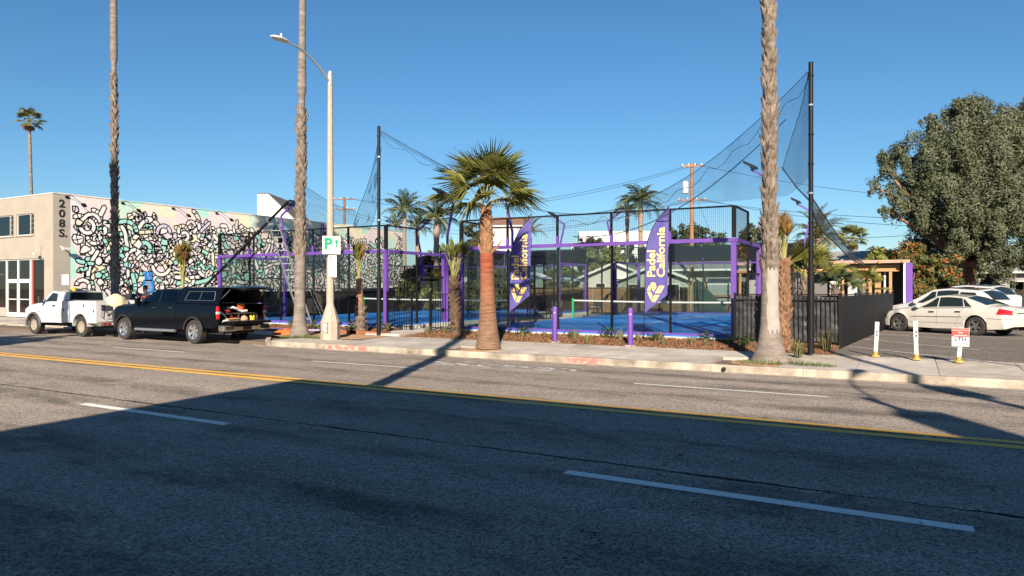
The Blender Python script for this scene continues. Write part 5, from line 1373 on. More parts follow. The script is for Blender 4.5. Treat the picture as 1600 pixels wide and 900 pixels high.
# ---------------------------------------------------------------- white SUVs behind it
WHITEC = carpaint('white_car_paint', (.56, .555, .55), .3)
def suv(label, name='suv_car'):
    t = thing(name, label, 'car'); xf, xr, r = 1.38, -1.38, .37
    C = [[(-2.32,.66,.42),(-2.1,.83,.32),(0,.92,.26),(1.9,.88,.30),(2.35,.55,.36)],
         [(-2.38,.70,.58),(-2.1,.90,.55),(0,.955,.55),(1.6,.94,.56),(2.1,.86,.55),(2.40,.56,.56)],
         [(-2.36,.72,.88),(-2.1,.88,.9),(0,.945,.86),(1.5,.93,.84),(2.1,.84,.76),(2.36,.54,.72)],
         [(-2.30,.74,1.12),(-1.9,.86,1.13),(0,.88,1.05),(1.0,.87,1.02),(1.6,.83,.97),(2.1,.74,.88),(2.33,.5,.8)],
         [(-2.26,.60,1.20),(-2.0,.63,1.45),(-1.75,.65,1.60),(-.6,.67,1.68),(.1,.66,1.63),(.6,.72,1.36),(1.1,.80,1.07),(1.6,.70,1.01),(2.1,.58,.92),(2.31,.4,.82)],
         [(-2.24,0,1.22),(-2.0,0,1.50),(-1.75,0,1.66),(-.6,0,1.72),(.1,0,1.68),(.6,0,1.41),(1.15,0,1.1),(1.6,0,1.04),(2.1,0,.95),(2.31,0,.84)]]
    L = Loft(C, (xf, xr), r, -2.38, 2.4); bd = L.body(WHITEC, t)
    for s in (1, -1):
        L.patch('window', CARGLASS, t, s, (-.05,.14), (-.08,.86), 3.1, 3.85, .012); L.patch('window', CARGLASS, t, s, (-.98,-.10), (-1.0,-.13), 3.1, 3.88, .012); L.patch('window', CARGLASS, t, s, (-1.62,-1.05), (-1.85,-1.05), 3.14, 3.8, .012)
        L.patch('tail_lamp', TAILR, t, s, (-2.3,-2.05), (-2.36,-2.05), 2.1, 3.3, .012); L.patch('headlamp', LENS, t, s, (1.9,2.28), (1.95,2.32), 2.1, 2.95, .008)
        for xa in (.82,-.1,-1.03): L.patch('door_gap', SEAM, bd, s, (xa,xa+.008), (xa,xa+.008), .6, 2.95, .003, 1, 8)
        b = MB(); p = L.pt(.72,3.15,s,.12); b.lathe([(.01,-.12),(.08,-.09),(.1,0),(.08,.09),(.01,.12)], p, 10, M=Matrix.Rotation(R(90),3,'X')); b.build('mirror', WHITEC, t, smooth=40)
        b = MB(); b.tube([L.pt(x,4.05,s,.04) for x in (-1.7,-1.2,-.6,0)], .018, 6); b.build('roof_rail', BLACKM, t)
        for x in (xf, xr): wheel(t, x, s*.81, r, .24, s, 'spoke5', 6)
    L.across('windscreen', CARGLASS, t, .16, 1.06, 4, .96); L.across('rear_window', CARGLASS, t, -2.23, -1.83, 4, .92)
    underbody(t, -2.1, 2.1, .7, .26); return t
t = suv('white crossover car parked just behind the cream sedan')
off_ = Vector((.57, .82, 0)).normalized()
ang = math.atan2(.57, -.82); t.rotation_euler = (0,0,ang); o = Vector(sed.location) + off_*2.75 + Vector((.82,-.57,0))*-1.9; t.location = (o.x, o.y, .1)
t = suv('white van roof showing beyond the white crossover'); t.location = (2.56, 45.0, .1); t.rotation_euler = (0,0,ang); t.scale = (1.05,1.05,1.1)

# ---------------------------------------------------------------- pickups
BLUEBLK = mat('dark_navy_paint', (.002, .003, .006), .3, coat=.22, spec=.15)
def pickup_front(C_, wheels, r, x0, x1, m, t, zc=None): 
    L = Loft(C_, wheels, r, x0, x1, 90, zc=zc); return L, L.body(m, t)
def crew_pickup(label):
    t = thing('pickup_truck', label, 'pickup truck'); xf, xr, r = 2.0, -2.0, .41
    Z = 1.93
    C = [[(-3.22,.93,.62),(-3.0,.96,.56),(-1.4,.97,.48),(1.3,.97,.46),(2.6,.95,.50),(2.85,.86,.52),(3.0,.6,.55)],
         [(-3.24,.96,.82),(-3.0,1.0,.80),(-1.0,1.015,.80),(1.6,1.015,.80),(2.6,.99,.82),(2.9,.9,.82),(3.05,.62,.82)],
         [(-3.24,.97,1.12),(-3.0,1.0,1.12),(-1.0,1.01,1.10),(1.6,1.005,1.10),(2.6,.98,1.08),(2.9,.88,1.06),(3.04,.62,1.05)],
         [(-3.24,.93,1.36),(-1.0,.95,1.36),(.9,.95,1.33),(1.25,.95,1.30),(2.5,.9,1.24),(2.9,.78,1.18),(3.02,.58,1.14)],
         [(-3.24,.90,1.375),(-1.04,.90,1.378),(-1.02,.74,1.86),(-.4,.76,1.88),(.3,.76,1.86),(.7,.80,1.66),(1.3,.87,1.36),(2.5,.72,1.30),(2.9,.6,1.23),(3.0,.5,1.16)],
         [(-3.24,0,1.376),(-1.04,0,1.379),(-1.02,0,1.91),(-.4,0,Z),(.3,0,1.91),(.7,0,1.73),(1.35,0,1.40),(2.5,0,1.35),(2.9,0,1.27),(3.0,0,1.17)]]
    L = Loft(C, (xf, xr), r, -1.0, 3.05, 80); bd = L.body(BLUEBLK, t)
    # bed side walls, open inside
    LB = Loft(C[:4], (xf, xr), r, -3.24, -1.02, 40)
    for s in (1, -1):
        b = MB(); xs = LB.xs; n = 4
        for x in xs:
            P = LB.sec(x)
            for y, z in P: b.v.append((x, s*y, z))
            b.v.append((x, s*.86, P[-1][1])); b.v.append((x, s*.86, .74))
        n = 6
        for i in range(len(xs)-1):
            for j in range(n-1): b.f.append((i*n+j, i*n+j+1, (i+1)*n+j+1, (i+1)*n+j)); b.m.append(0)
        b.f.append(tuple(range(n))); b.m.append(0)
        b.build('bed_side', BLUEBLK, t, smooth=32)
    b = MB(); b.bb(-3.2, -1.02, -.86, .86, .70, .75); b.bb(-1.06, -1.0, -.86, .86, .75, 1.36); b.build('bed_floor', DARKIN, t)
    # canopy over the bed
    CS = MB(); 
    sec = lambda w, zt: [(.94*w, 1.38), (.93*w, 1.42), (.78*w, 1.86), (.70*w, 1.93*zt), (0, 1.955*zt)]
    xs = [-3.22, -3.1, -2.2, -1.3, -1.06]
    for x in xs:
        P = sec(1.0, 1.0); 
        for y, z in P: CS.v.append((x, y, z))
        for y, z in reversed(P[:-1]): CS.v.append((x, -y, z))
    for i in range(len(xs)-1):
        for j in range(8): CS.f.append((i*9+j, i*9+j+1, (i+1)*9+j+1, (i+1)*9+j)); CS.m.append(0)
    CS.f.append(tuple(range(4*9, 5*9))); CS.m.append(0)
    cn = CS.build('canopy', BLUEBLK, t, smooth=32)
    inn = MB()
    for x in (-3.215, -1.1):
        for y, z in ((.91,1.39),(.75,1.84),(.66,1.9),(-.66,1.9),(-.75,1.84),(-.91,1.39)): inn.v.append((x, y, z))
    for j in range(5): inn.f.append((j, j+1, 7+j, 6+j)); inn.m.append(0)
    inn.f.append(tuple(range(6,12))); inn.m.append(0); inn.build('canopy_lining', DARKIN, cn)
    for s in (1, -1):
        b = MB()
        def cpt(x, z, o=.008): 
            y = .93 + (.78-.93)*(z-1.42)/(1.86-1.42); return (x, s*(y+o), z+.003)
        b.add([cpt(-3.0,1.50),cpt(-1.45,1.50),cpt(-1.55,1.78),cpt(-2.92,1.78)], [(0,1,2,3)]); b.build('canopy_window', CARGLASS, cn)
        b = MB()
        for (p, q) in ((cpt(-3.0,1.49),cpt(-1.44,1.49)),(cpt(-1.44,1.49),cpt(-1.55,1.79)),(cpt(-1.55,1.79),cpt(-2.93,1.79)),(cpt(-2.93,1.79),cpt(-3.0,1.49)),(cpt(-2.22,1.49),cpt(-2.24,1.79))): b.bar(p, q, .012, .012)
        b.build('canopy_window_frame', mat('grey_frame',(.08,.085,.1),.4), cn)
    # raised canopy door with struts, open tailgate
    b = MB(); P0 = Vector((-3.22,0,1.9)); d = Vector((-.86,0,.02)); 
    V = []
    for f, w, dz in ((0,.70,.02),(.5,.77,.05),(.92,.72,0),(1,.62,-.04)):
        p = P0 + d*f; V += [(p.x,-w,p.z+dz-.02),(p.x,-w*.6,p.z+dz+.035),(p.x,w*.6,p.z+dz+.035),(p.x,w,p.z+dz-.02)]
    F = [(i*4+j, i*4+j+1, i*4+5+j, i*4+4+j) for i in range(3) for j in range(3)]
    b.add(V, F); b.add([(x,y,z-.05) for x,y,z in V], F); ht = b.build('canopy_door', [mat('canopy_door_glass',(.015,.016,.018),.12)], t, smooth=40)
    for s in (1,-1): b = MB(); b.tube([(-3.2,s*.80,1.55),(-3.55,s*.72,1.86)], .012, 6); b.build('gas_strut', CHROME, ht)
    b = MB(); b.bb(-3.80,-3.26,-.80,.80,.70,.79); tg = b.build('tailgate', BLUEBLK, t, bevel=.012); b = MB(); b.bb(-3.77,-3.28,-.72,.72,.791,.797); b.build('tailgate_liner', PLASTIC, tg)
    for s in (1,-1): b = MB(); b.bar((-3.24,s*.84,1.12),(-3.62,s*.79,.80),.01); b.build('tailgate_cable', STEEL, tg)
    b = MB(); b.box((-3.40,0,.55),(.24,1.94,.16)); b.box((-3.40,.72,.56),(.28,.52,.2)); b.box((-3.40,-.72,.56),(.28,.52,.2)); bp = b.build('rear_bumper', mat('bumper_chrome',(.55,.5,.42),.22,.9), t, bevel=.03)
    b = MB(); b.bb(-3.535,-3.52,-.17,.17,.49,.6); b.build('number_plate', PLASTIC, bp); b = MB(); b.box((-3.545,.72,.57),(.012,.34,.11)); b.box((-3.545,-.72,.57),(.012,.34,.11)); b.build('bumper_step', PLASTIC, bp)
    for s in (1, -1):
        b = MB(); b.box((-3.24, s*.965, 1.08), (.09, .10, .44)); tl = b.build('tail_lamp', TAILR, t, bevel=.02); b = MB(); b.box((-3.245, s*.965, 1.08), (.09, .108, .08)); b.build('reverse_lamp', LENS, tl)
        L.patch('window', CARGLASS, t, s, (.02,.32), (-.02,1.05), 3.12, 3.86, .012); L.patch('window', CARGLASS, t, s, (-.86,-.04), (-.9,-.08), 3.12, 3.88, .012)
        L.patch('pillar_trim', CHROME, bd, s, (-.02,.0), (-.06,-.04), 3.12, 3.86, .013, 1, 4)
        for xa in (1.12, -.06, -.98): L.patch('door_gap', SEAM, bd, s, (xa,xa+.012), (xa,xa+.012), .3, 2.95, .003, 1, 8)
        for xa in (.14,-.80): b = MB(); b.box(L.pt(xa,2.45,s,.03),(.2,.03,.04)); b.build('door_handle', PLASTIC, bd)
        b = MB(); b.box(L.pt(1.0,3.1,s,.17),(.12,.2,.26)); b.bar(L.pt(1.02,3.0,s,0),L.pt(1.0,3.05,s,.12),.05); b.build('mirror', BLUEBLK, t, bevel=.03)
        b = MB(); b.tube([(-1.0,s*.98,.42),(1.3,s*.98,.42)], .05, 8); b.bar((-.8,s*.98,.42),(-.8,s*.7,.5),.04); b.bar((1.1,s*.98,.42),(1.1,s*.7,.5),.04); b.build('side_step', STEEL, t, smooth=50)
        for (xw, LL) in ((xf, L), (xr, LB)):
            b = MB(); pts_ = [(xw + L.Ra()*1.03*math.cos(a), s*1.018, r + L.Ra()*1.03*math.sin(a)) for a in np.linspace(.15, math.pi-.15, 15)]; b.tube(pts_, .035, 6); b.build('arch_trim', PLASTIC, bd, smooth=50)
            wheel(t, xw, s*.87, r, .27, s, 'split', 6, mat('bright_alloy',(.62,.62,.63),.25,.85), .62)
        L.patch('headlamp', LENS, t, s, (2.6,2.92), (2.62,2.94), 2.2, 2.9, .01)
    L.across('windscreen', CARGLASS, t, .38, 1.26, 4, .96)
    b = MB(); b.bb(2.9,3.06,-.62,.62,.62,.84); b.build('front_bumper', CHROME, t, bevel=.02)
    b = MB(); b.box((2.0,0,1.36),(.35,.5,.02)); b.build('hood_ridge', mat('hood_red_mark',(.35,.03,.03),.4), bd)
    underbody(t, -3.1, 2.6, .66, .34, .68)
    b = MB(); b.tube([(-2.6,.5,.4),(-3.35,.55,.36)], .04, 8); b.build('exhaust', STEEL, t)
    return t, xf, xr
t, xf, xr = crew_pickup('dark navy crew-cab pickup with raised canopy door, tailgate down and tools inside')
GZ = -.115
rw = at(302, 537, Y=15.65); fw_ = at(193, 530, Y=15.68)
place_vehicle(t, (rw.x, 15.65, 0), (rw.x - 4.0, 15.67, 0), xr, xf, .99, GZ); navy = t
# load in the bed
def inbed(x, y, z): 
    M = Matrix.Translation(navy.location) @ Matrix.Rotation(navy.rotation_euler.z, 4, 'Z'); return M @ Vector((x, y, z))
DRAWER = mat('drawer_black', (.02,.02,.021), .6)
def load(name, label, cat, x, y, z, fn, m, **kw):
    b = MB(); fn(b); o = b.build(name, m, **kw); o.location = inbed(x,y,z); o.rotation_euler = navy.rotation_euler; return tag(o, label, cat)
load('cargo_shelf', 'low black shelf across the pickup bed', 'shelf', -2.6, 0, .75, lambda b: (b.bb(-.5,.5,-.8,.8,.26,.30), b.bb(-.5,.5,-.8,-.76,0,.26), b.bb(-.5,.5,.76,.8,0,.26), b.bb(-.5,.5,-.02,.02,0,.26)), mat('shelf_dark',(.045,.04,.038),.7))
load('orange_bucket', 'orange bucket on the shelf in the pickup bed', 'bucket', -2.75, -.35, 1.05, lambda b: b.lathe([(.12,0),(.15,.30),(.16,.31),(.13,.29)], n=14), mat('orange_plastic',(.5,.10,.03),.5), smooth=40)
load('white_pipe', 'bent white pipe lying on the shelf in the pickup bed', 'pipe', -2.85, -.05, 1.12, lambda b: b.tube([(0,.35,.1),(0,.1,.12),(-.08,-.2,-.02),(-.1,-.4,0)], .05, 8), WHITEP, smooth=50)
load('power_tool', 'red power tool on the shelf in the pickup bed', 'tool', -2.9, .45, 1.06, lambda b: (b.box((0,0,.06),(.3,.1,.1)), b.box((.08,0,-.0),(.09,.08,.12)), b.tube([(-.14,0,.07),(-.3,0,.07)],.02,6)), mat('tool_red',(.35,.02,.02),.5))
load('tool_case', 'black tool case at the back of the pickup bed', 'case', -2.5, .2, 1.05, lambda b: (b.bb(-.15,.15,-.2,.2,0,.22), b.bb(-.03,.03,-.1,.1,.22,.25)), PLASTIC, bevel=.015)
load('cardboard_box', 'small open cardboard box on the lowered tailgate edge', 'box', -3.1, .35, .752, lambda b: (b.bb(-.15,.15,-.22,.22,0,.12), b.bb(-.19,-.15,-.22,.22,.1,.125)), mat('cardboard',(.5,.32,.18),.9))
load('canvas_bag', 'tan canvas bag in the pickup bed', 'bag', -3.05, -.25, .752, lambda b: b.lathe([(.13,0),(.16,.06),(.13,.14),(.05,.2),(.02,.21)], n=10), mat('tan_canvas',(.36,.25,.16),.95,bump=.6), smooth=60)
load('work_gloves', 'yellow work gloves in the right corner of the pickup bed', 'gloves', -3.08, -.58, .752, lambda b: (b.box((0,0,.08),(.12,.12,.16)), b.box((.02,.06,.17),(.08,.05,.06)), b.tube([(0,-.02,.14),(.02,-.1,.2)],.025,6)), mat('glove_yellow',(.62,.45,.05),.8), bevel=.02)
load('white_rag', 'white rags heaped at the left of the tailgate', 'rags', -3.15, .62, .752, lambda b: b.lathe([(.14,0),(.15,.03),(.09,.07),(.02,.08)], n=9), WHITEP, smooth=60)
load('red_strap', 'red strap coiled under the bed shelf', 'strap', -3.0, .18, .752, lambda b: b.tube([(.1*math.cos(a),.12*math.sin(a),.02+.012*a) for a in np.linspace(0,15,50)], .015, 5), mat('strap_red',(.4,.05,.03),.8))

def service_truck(label):
    t = thing('service_truck', label, 'service truck'); xf, xr, r = 1.69, -1.69, .395
    C = [[(.3,.93,.52),(1.3,.94,.50),(2.3,.94,.50),(2.5,.86,.50),(2.66,.6,.52)],
         [(.3,.98,.78),(1.6,.98,.78),(2.3,.97,.80),(2.55,.88,.8),(2.70,.64,.8)],
         [(.3,.975,1.08),(1.3,.97,1.08),(2.3,.95,1.06),(2.55,.86,1.04),(2.69,.62,1.02)],
         [(.3,.92,1.32),(1.0,.92,1.30),(1.2,.92,1.28),(2.2,.86,1.20),(2.55,.76,1.12),(2.66,.58,1.08)],
         [(.3,.76,1.76),(.55,.75,1.80),(.75,.75,1.78),(1.0,.80,1.58),(1.3,.86,1.33),(2.2,.7,1.25),(2.55,.6,1.16),(2.65,.5,1.1)],
         [(.3,0,1.82),(.55,0,1.86),(.78,0,1.84),(1.05,0,1.62),(1.4,0,1.36),(2.2,0,1.29),(2.55,0,1.19),(2.65,0,1.11)]]
    L = Loft(C, (xf,), r, -.38, 2.7, 70)
    C2 = [c for c in C]
    bd = L.body(WHITEC, t, 'cab')
    for s in (1, -1):
        L.patch('window', CARGLASS, t, s, (.22,.62), (.10,1.02), 3.12, 3.84, .012)
        for xa in (1.15, .0): L.patch('door_gap', SEAM, bd, s, (xa,xa+.012), (xa,xa+.012), .3, 2.95, .003, 1, 8)
        b = MB(); b.box(L.pt(.22,2.5,s,.03),(.16,.03,.05)); b.build('door_handle', PLASTIC, bd)
        b = MB(); b.box(L.pt(.95,3.2,s,.22),(.10,.2,.28)); b.bar(L.pt(1.0,3.0,s,0),L.pt(.96,3.1,s,.15),.05); b.build('mirror', PLASTIC, t, bevel=.03)
        b = MB(); b.tube([(xf + L.Ra()*1.06*math.cos(a), s*.985, r + L.Ra()*1.06*math.sin(a)) for a in np.linspace(-.1, math.pi+.1, 17)], .055, 6); b.build('arch_trim', mat('grey_plastic',(.06,.06,.065),.6), bd, smooth=50)
        L.patch('headlamp', LENS, t, s, (2.3,2.6), (2.32,2.62), 2.15, 2.9, .01); L.patch('door_badge', mat('badge_grey',(.2,.2,.2),.4), bd, s, (1.2,1.42), (1.2,1.42), 1.55, 1.65, .008, 1, 1)
        wheel(t, xf, s*.84, r, .25, s, 'spoke5', 8, mat('tan_wheel',(.42,.36,.28),.5,.4), .58); wheel(t, xr, s*.84, r, .25, s, 'spoke5', 8, mat('tan_wheel',(.42,.36,.28),.5,.4), .58)
    L.across('windscreen', CARGLASS, t, .80, 1.28, 4, .96)
    b = MB(); b.add([(-.394,-.68,1.40),(-.394,.68,1.40),(-.394,.64,1.74),(-.394,-.64,1.74)], [(0,1,2,3)]); b.build('rear_window', CARGLASS, t)
    # utility body with side lockers
    UB = MB(); X0, X1 = -2.78, -.46
    for s in (1, -1):
        ya, yb = sorted((s*1.02, s*.60))
        prof = [(X0,.56),(xr-.52,.56)] + [(xr + .50*math.cos(a), r + .02 + .50*math.sin(a)) for a in np.linspace(math.pi, 0, 15)] + [(xr+.52,.56),(X1,.56),(X1,1.40),(X0,1.40)]
        UB.prism(prof, ya, yb, 'y')
    UB.bb(X0, X1, -.60, .60, .62, .70)
    ub = UB.build('utility_body', WHITEC, t)
    for s in (1,-1):
        def lock(x0, x1, z0, z1):
            b = MB(); yy = s*1.024; b.bb(x0, x1, yy-.012, yy+.012, z0, z1); d = b.build('locker_door', WHITEC, ub, bevel=.01); b = MB(); b.box(((x0+x1)/2 if z0 > 1 else x0+.09 if x0 < -2 else x1-.09, yy+s*.014, (z0+z1)/2+.05), (.06,.02,.11)); b.build('latch', PLASTIC, d)
        lock(-1.02,-.50,.60,1.36) if False else None
        lock(-.98,-.52,.62,1.36); lock(-2.08,-1.02,1.0,1.36); lock(-2.72,-2.26,.60,1.36)
        b = MB(); b.bb(X0, X1, s*.72-.06, s*.72+.36*s if False else s*.72+.06, 1.402, 1.43); b.build('top_rail', mat('grey_trim',(.22,.22,.23),.5), ub)
        for xx in (-1.0, -.5): b = MB(); b.bb(xx-.015, xx+.015, s*1.021-.004, s*1.021+.004, .58, 1.38); b.build('body_gap', SEAM, ub)
    b = MB(); b.bb(X0-.03, X0, -.58, .58, .72, 1.02); b.build('tailgate', mat('worn_white',(.5,.48,.44),.6,var=.3,vscale=4), t)
    b = MB(); b.box((X0-.14,0,.53),(.26,2.02,.16)); rb = b.build('rear_bumper', mat('bumper_grey',(.13,.12,.11),.6), t, bevel=.015)
    for s in (1,-1):
        for k, m_ in enumerate((TAILR, TAILR, LENS)): b = MB(); b.tube([(X0-.26, s*(.86-.17*k), .53),(X0-.285, s*(.86-.17*k), .53)], .05, 12); b.build('tail_lamp', m_, rb, smooth=40)
    b = MB(); b.tube([(X0-.02,.80,1.22),(X0-.05,.8,1.05),(X0-.06,.85,.8),(X0-.05,.72,.72)], .012, 5); b.tube([(X0-.02,.72,1.2),(X0-.07,.66,1.0),(X0-.06,.62,.85),(X0-.04,.5,.9),(X0-.05,.3,1.05)], .012, 5); b.box((X0-.03,.76,1.22),(.06,.16,.08)); b.box((X0-.03,.76,1.10),(.06,.16,.05)); b.build('hose_hooks', PLASTIC, ub)
    b = MB(); b.lathe([(.09,0),(.09,.03),(.07,.04),(.07,.11),(.04,.14),(.005,.145)], (.35,.1,1.815), 14); b.build('beacon', mat('amber_beacon',(.75,.42,.03),.3), t, smooth=40)
    b = MB(); b.bar((.35,-.35,1.83),(.35,.35,1.83),.05,.03); b.build('beacon_bar', PLASTIC, t)
    underbody(t, -2.6, 2.3, .55, .36, .62); return t, xf, xr
t, xf, xr = service_truck('white service truck with side lockers parked in front of the mural')
rw2 = at(127, 526, Y=15.75)
place_vehicle(t, (rw2.x, 15.75, 0), (rw2.x - 3.38, 15.72, 0), xr, xf, .96, GZ-.003); wt = t
def intruck(x, y, z): return Matrix.Translation(wt.location) @ Matrix.Rotation(wt.rotation_euler.z, 4, 'Z') @ Vector((x, y, z))
b = MB(); rg = random.Random(4); nz, na = 9, 22
for i in range(nz+1):
    f = i/nz
    for j in range(na):
        a = 2*math.pi*j/na; rr = .47*math.sqrt(max(.02, 1-f**3.4))*(1+.10*math.sin(a*9+.6*math.sin(4*f))*(1-.4*f)); b.v.append((rr*math.cos(a)*.8, rr*math.sin(a)*1.05, .98*f))
for i in range(nz):
    for j in range(na): b.f.append((i*na+j, i*na+(j+1)%na, (i+1)*na+(j+1)%na, (i+1)*na+j)); b.m.append(0)
b.f.append(tuple(nz*na+j for j in range(na))); b.m.append(0)
o = b.build('canvas_bundle', mat('cream_canvas',(.62,.52,.33),.9,var=.15), smooth=60); o.location = intruck(-2.3,-.05,.705); tag(o, 'cream pleated canvas bundle standing in the bed of the white service truck', 'bundle')
b = MB(); b.bb(-.18,.18,-.24,.24,0,.34); o = b.build('cardboard_carton', mat('cardboard',(.5,.32,.18),.9), bevel=.01); o.location = intruck(-2.56,-.34,1.0-.29); o.rotation_euler = wt.rotation_euler; tag(o, 'brown carton beside the canvas bundle in the white truck bed', 'carton')
b = MB(); b.tube([(.22*math.cos(a),.22*math.sin(a),.03+.012*a) for a in np.linspace(0,31,110)], .03, 6); o = b.build('hose_coil', mat('yellow_hose',(.6,.42,.06),.6), smooth=50); o.location = intruck(-1.7,.2,.72); tag(o, 'yellow hose coil in the white truck bed behind the cab', 'hose'); o.scale = (1,1,1.6)
b = MB(); b.lathe([(.12,0),(.16,.3),(.17,.32),(.15,.55),(.05,.62)], n=12); o = b.build('green_sack', mat('green_plastic',(.25,.4,.25),.6), smooth=50); o.location = intruck(-1.45,.25,.72); tag(o, 'pale green sack in the white truck bed', 'sack')
# ================================================================= STREET LAMP WITH SIGNS
LCONC = mat('lamp_post_concrete', (.38, .325, .26), .9, var=.25, vscale=18, bump=.3, bscale=60)
GREYM = mat('lamp_metal_grey', (.42, .43, .42), .45, .5)
def octa(b, prof, mi=0): b.lathe([(r / math.cos(math.pi/8), z) for r, z in prof], n=8, mi=mi)
def street_lamp(label, x, y, z, H, arm=2.2, s=1, group='street lamps'):
    t = thing('street_lamp', label, 'street lamp', (x, y, z), 0, group)
    b = MB(); octa(b, [(.29,0),(.29,.62),(.26,.68),(.17,1.0),(.125,1.15),(.118,1.2),(.075,H-.3),(.07,H-.12)]); b.build('post', LCONC, t)
    b = MB(); octa(b, [(.082,H-.5),(.082,H-.13)]); b.lathe([(.09,H-.13),(.085,H-.06),(.05,H-.01),(.01,H)], n=12); b.build('cap', GREYM, t, smooth=30)
    b = MB(); P = []
    for i in range(13):
        f = i/12; P.append((0, -s*arm*f, H-.42 + (.80)*math.sin(math.pi/2*min(1, f*1.02))**.9))
    b.tube(P, [.042-.012*i/12 for i in range(13)], 8); am = b.build('arm', GREYM, t, smooth=50)
    e = P[-1]; b = MB()
    n = 14; secs = [(0,.03,.0),(.12,.06,.03),(.3,.15,.055),(.55,.17,.06),(.72,.12,.05),(.82,.03,.02)]
    for d, w, h in secs:
        for k in range(n):
            a = 2*math.pi*k/n; zz_ = math.sin(a)*h*(1.25 if math.sin(a) > 0 else .8); b.v.append((math.cos(a)*w, e[1]-s*d, e[2]+.01+zz_))
    for i in range(len(secs)-1):
        for k in range(n): b.f.append((i*n+k, i*n+(k+1)%n, (i+1)*n+(k+1)%n, (i+1)*n+k)); b.m.append(0)
    b.f.append(tuple(range(n))); b.m.append(0); b.f.append(tuple((len(secs)-1)*n+k for k in range(n))); b.m.append(0)
    lu = b.build('luminaire', mat('luminaire_white',(.62,.60,.55),.45), am, smooth=50)
    b = MB(); b.lathe([(.035,0),(.035,.1),(.03,.13),(.005,.14)], (0, e[1]-s*.42, e[2]+.075), 10); b.build('photocell', WHITEP, lu, smooth=40)
    return t
lx = at(516, 500, Y=17.75).x
sl_ = street_lamp('concrete street lamp with green parking sign beside the tall palm', lx, 17.75, .055, 9.1, 1.72)
b = MB(); b.box((.06, -.30, .42), (.2, .03, .34)); b.build('access_plate', mat('plate_grey',(.35,.36,.37),.5,var=.4,vscale=8), sl_)
# parking sign facing the viewer
vd = Vector((0,0,0)) - Vector((lx, 17.75, 0)); vd.normalize(); an = math.atan2(vd.y, vd.x) + R(14)
Nn = Vector((math.cos(an), math.sin(an), 0)); Ur = Vector((-Nn.y, Nn.x, 0)); Up = Vector((0,0,1))
zc = at(521, 382, t=23.3).z
ps = thing('parking_sign', 'square white parking sign with green P and arrow on the street lamp', 'sign', (lx, 17.75, zc))
O = Nn*.17
M3 = Matrix((Ur, Up, Nn)).transposed()
b = MB(); b.box(O, (.61,.61,.012), 0, M=M3); pl = b.build('plate', WHITEP, ps, bevel=.004)
GRN = mat('sign_green', (.01, .30, .16), .5); GRY = mat('sign_grey_print', (.4,.42,.42), .5)
b = MB(); text_into(b, 'P', .52, O + Nn*.009 - Ur*.25 - Up*.13, Ur, Up, bold=.022)
c = O + Nn*.009 + Ur*.17
b.add([c - Ur*.028 - Up*.06, c + Ur*.028 - Up*.06, c + Ur*.028 + Up*.1, c - Ur*.028 + Up*.1], [(0,1,2,3)]); b.add([c - Ur*.085 + Up*.09, c + Ur*.085 + Up*.09, c + Up*.21], [(0,1,2)])
b.build('sign_letter', GRN, pl)
b = MB(); text_into(b, 'ARKING', .115, O + Nn*.009 - Ur*.085 - Up*.16, Ur, Up, bold=.001); b.build('sign_word', GRY, pl)
b = MB(); b.bar((0,0,.12), O*.95 + Up*.12, .05); b.bar((0,0,-.12), O*.95 - Up*.12, .05); b.build('bracket', STEEL, ps)
# two small rule plates below
an2 = an - R(24); N2 = Vector((math.cos(an2), math.sin(an2), 0)); U2 = Vector((-N2.y, N2.x, 0)); M4 = Matrix((U2, Up, N2)).transposed()
for k, (v0, col_) in enumerate(((407, (.5,.06,.06)), (424, (.01,.30,.16)))):
    z = at(521, v0, t=23.3).z; c = N2*.145 + U2*.10
    rp = thing('rule_plate', ('small white plate with red mark under the parking sign', 'small white plate with green mark, lowest sign on the street lamp')[k], 'sign', (lx, 17.75, z))
    b = MB(); b.box(c, (.27,.37,.008), 0, M=M4); q_ = b.build('plate', mat('plate_white',(.62,.62,.58),.5), rp)
    b = MB(); e = c + N2*.006
    text_into(b, 'P' if k == 0 else '2', .15, e - U2*.10 + Up*.04, U2, Up, bold=.006); b.build('mark', mat(f'mark_{k}', col_, .5), q_)
    b = MB()
    for j in range(3): b.box(e - Up*(.03+.055*j), (.2-.03*(j%2),.018,.002), 0, M=M4)
    b.build('small_print', GRY, q_)
    b = MB(); b.bar((0,0,0), c*.9, .03); b.build('bracket', STEEL, rp)

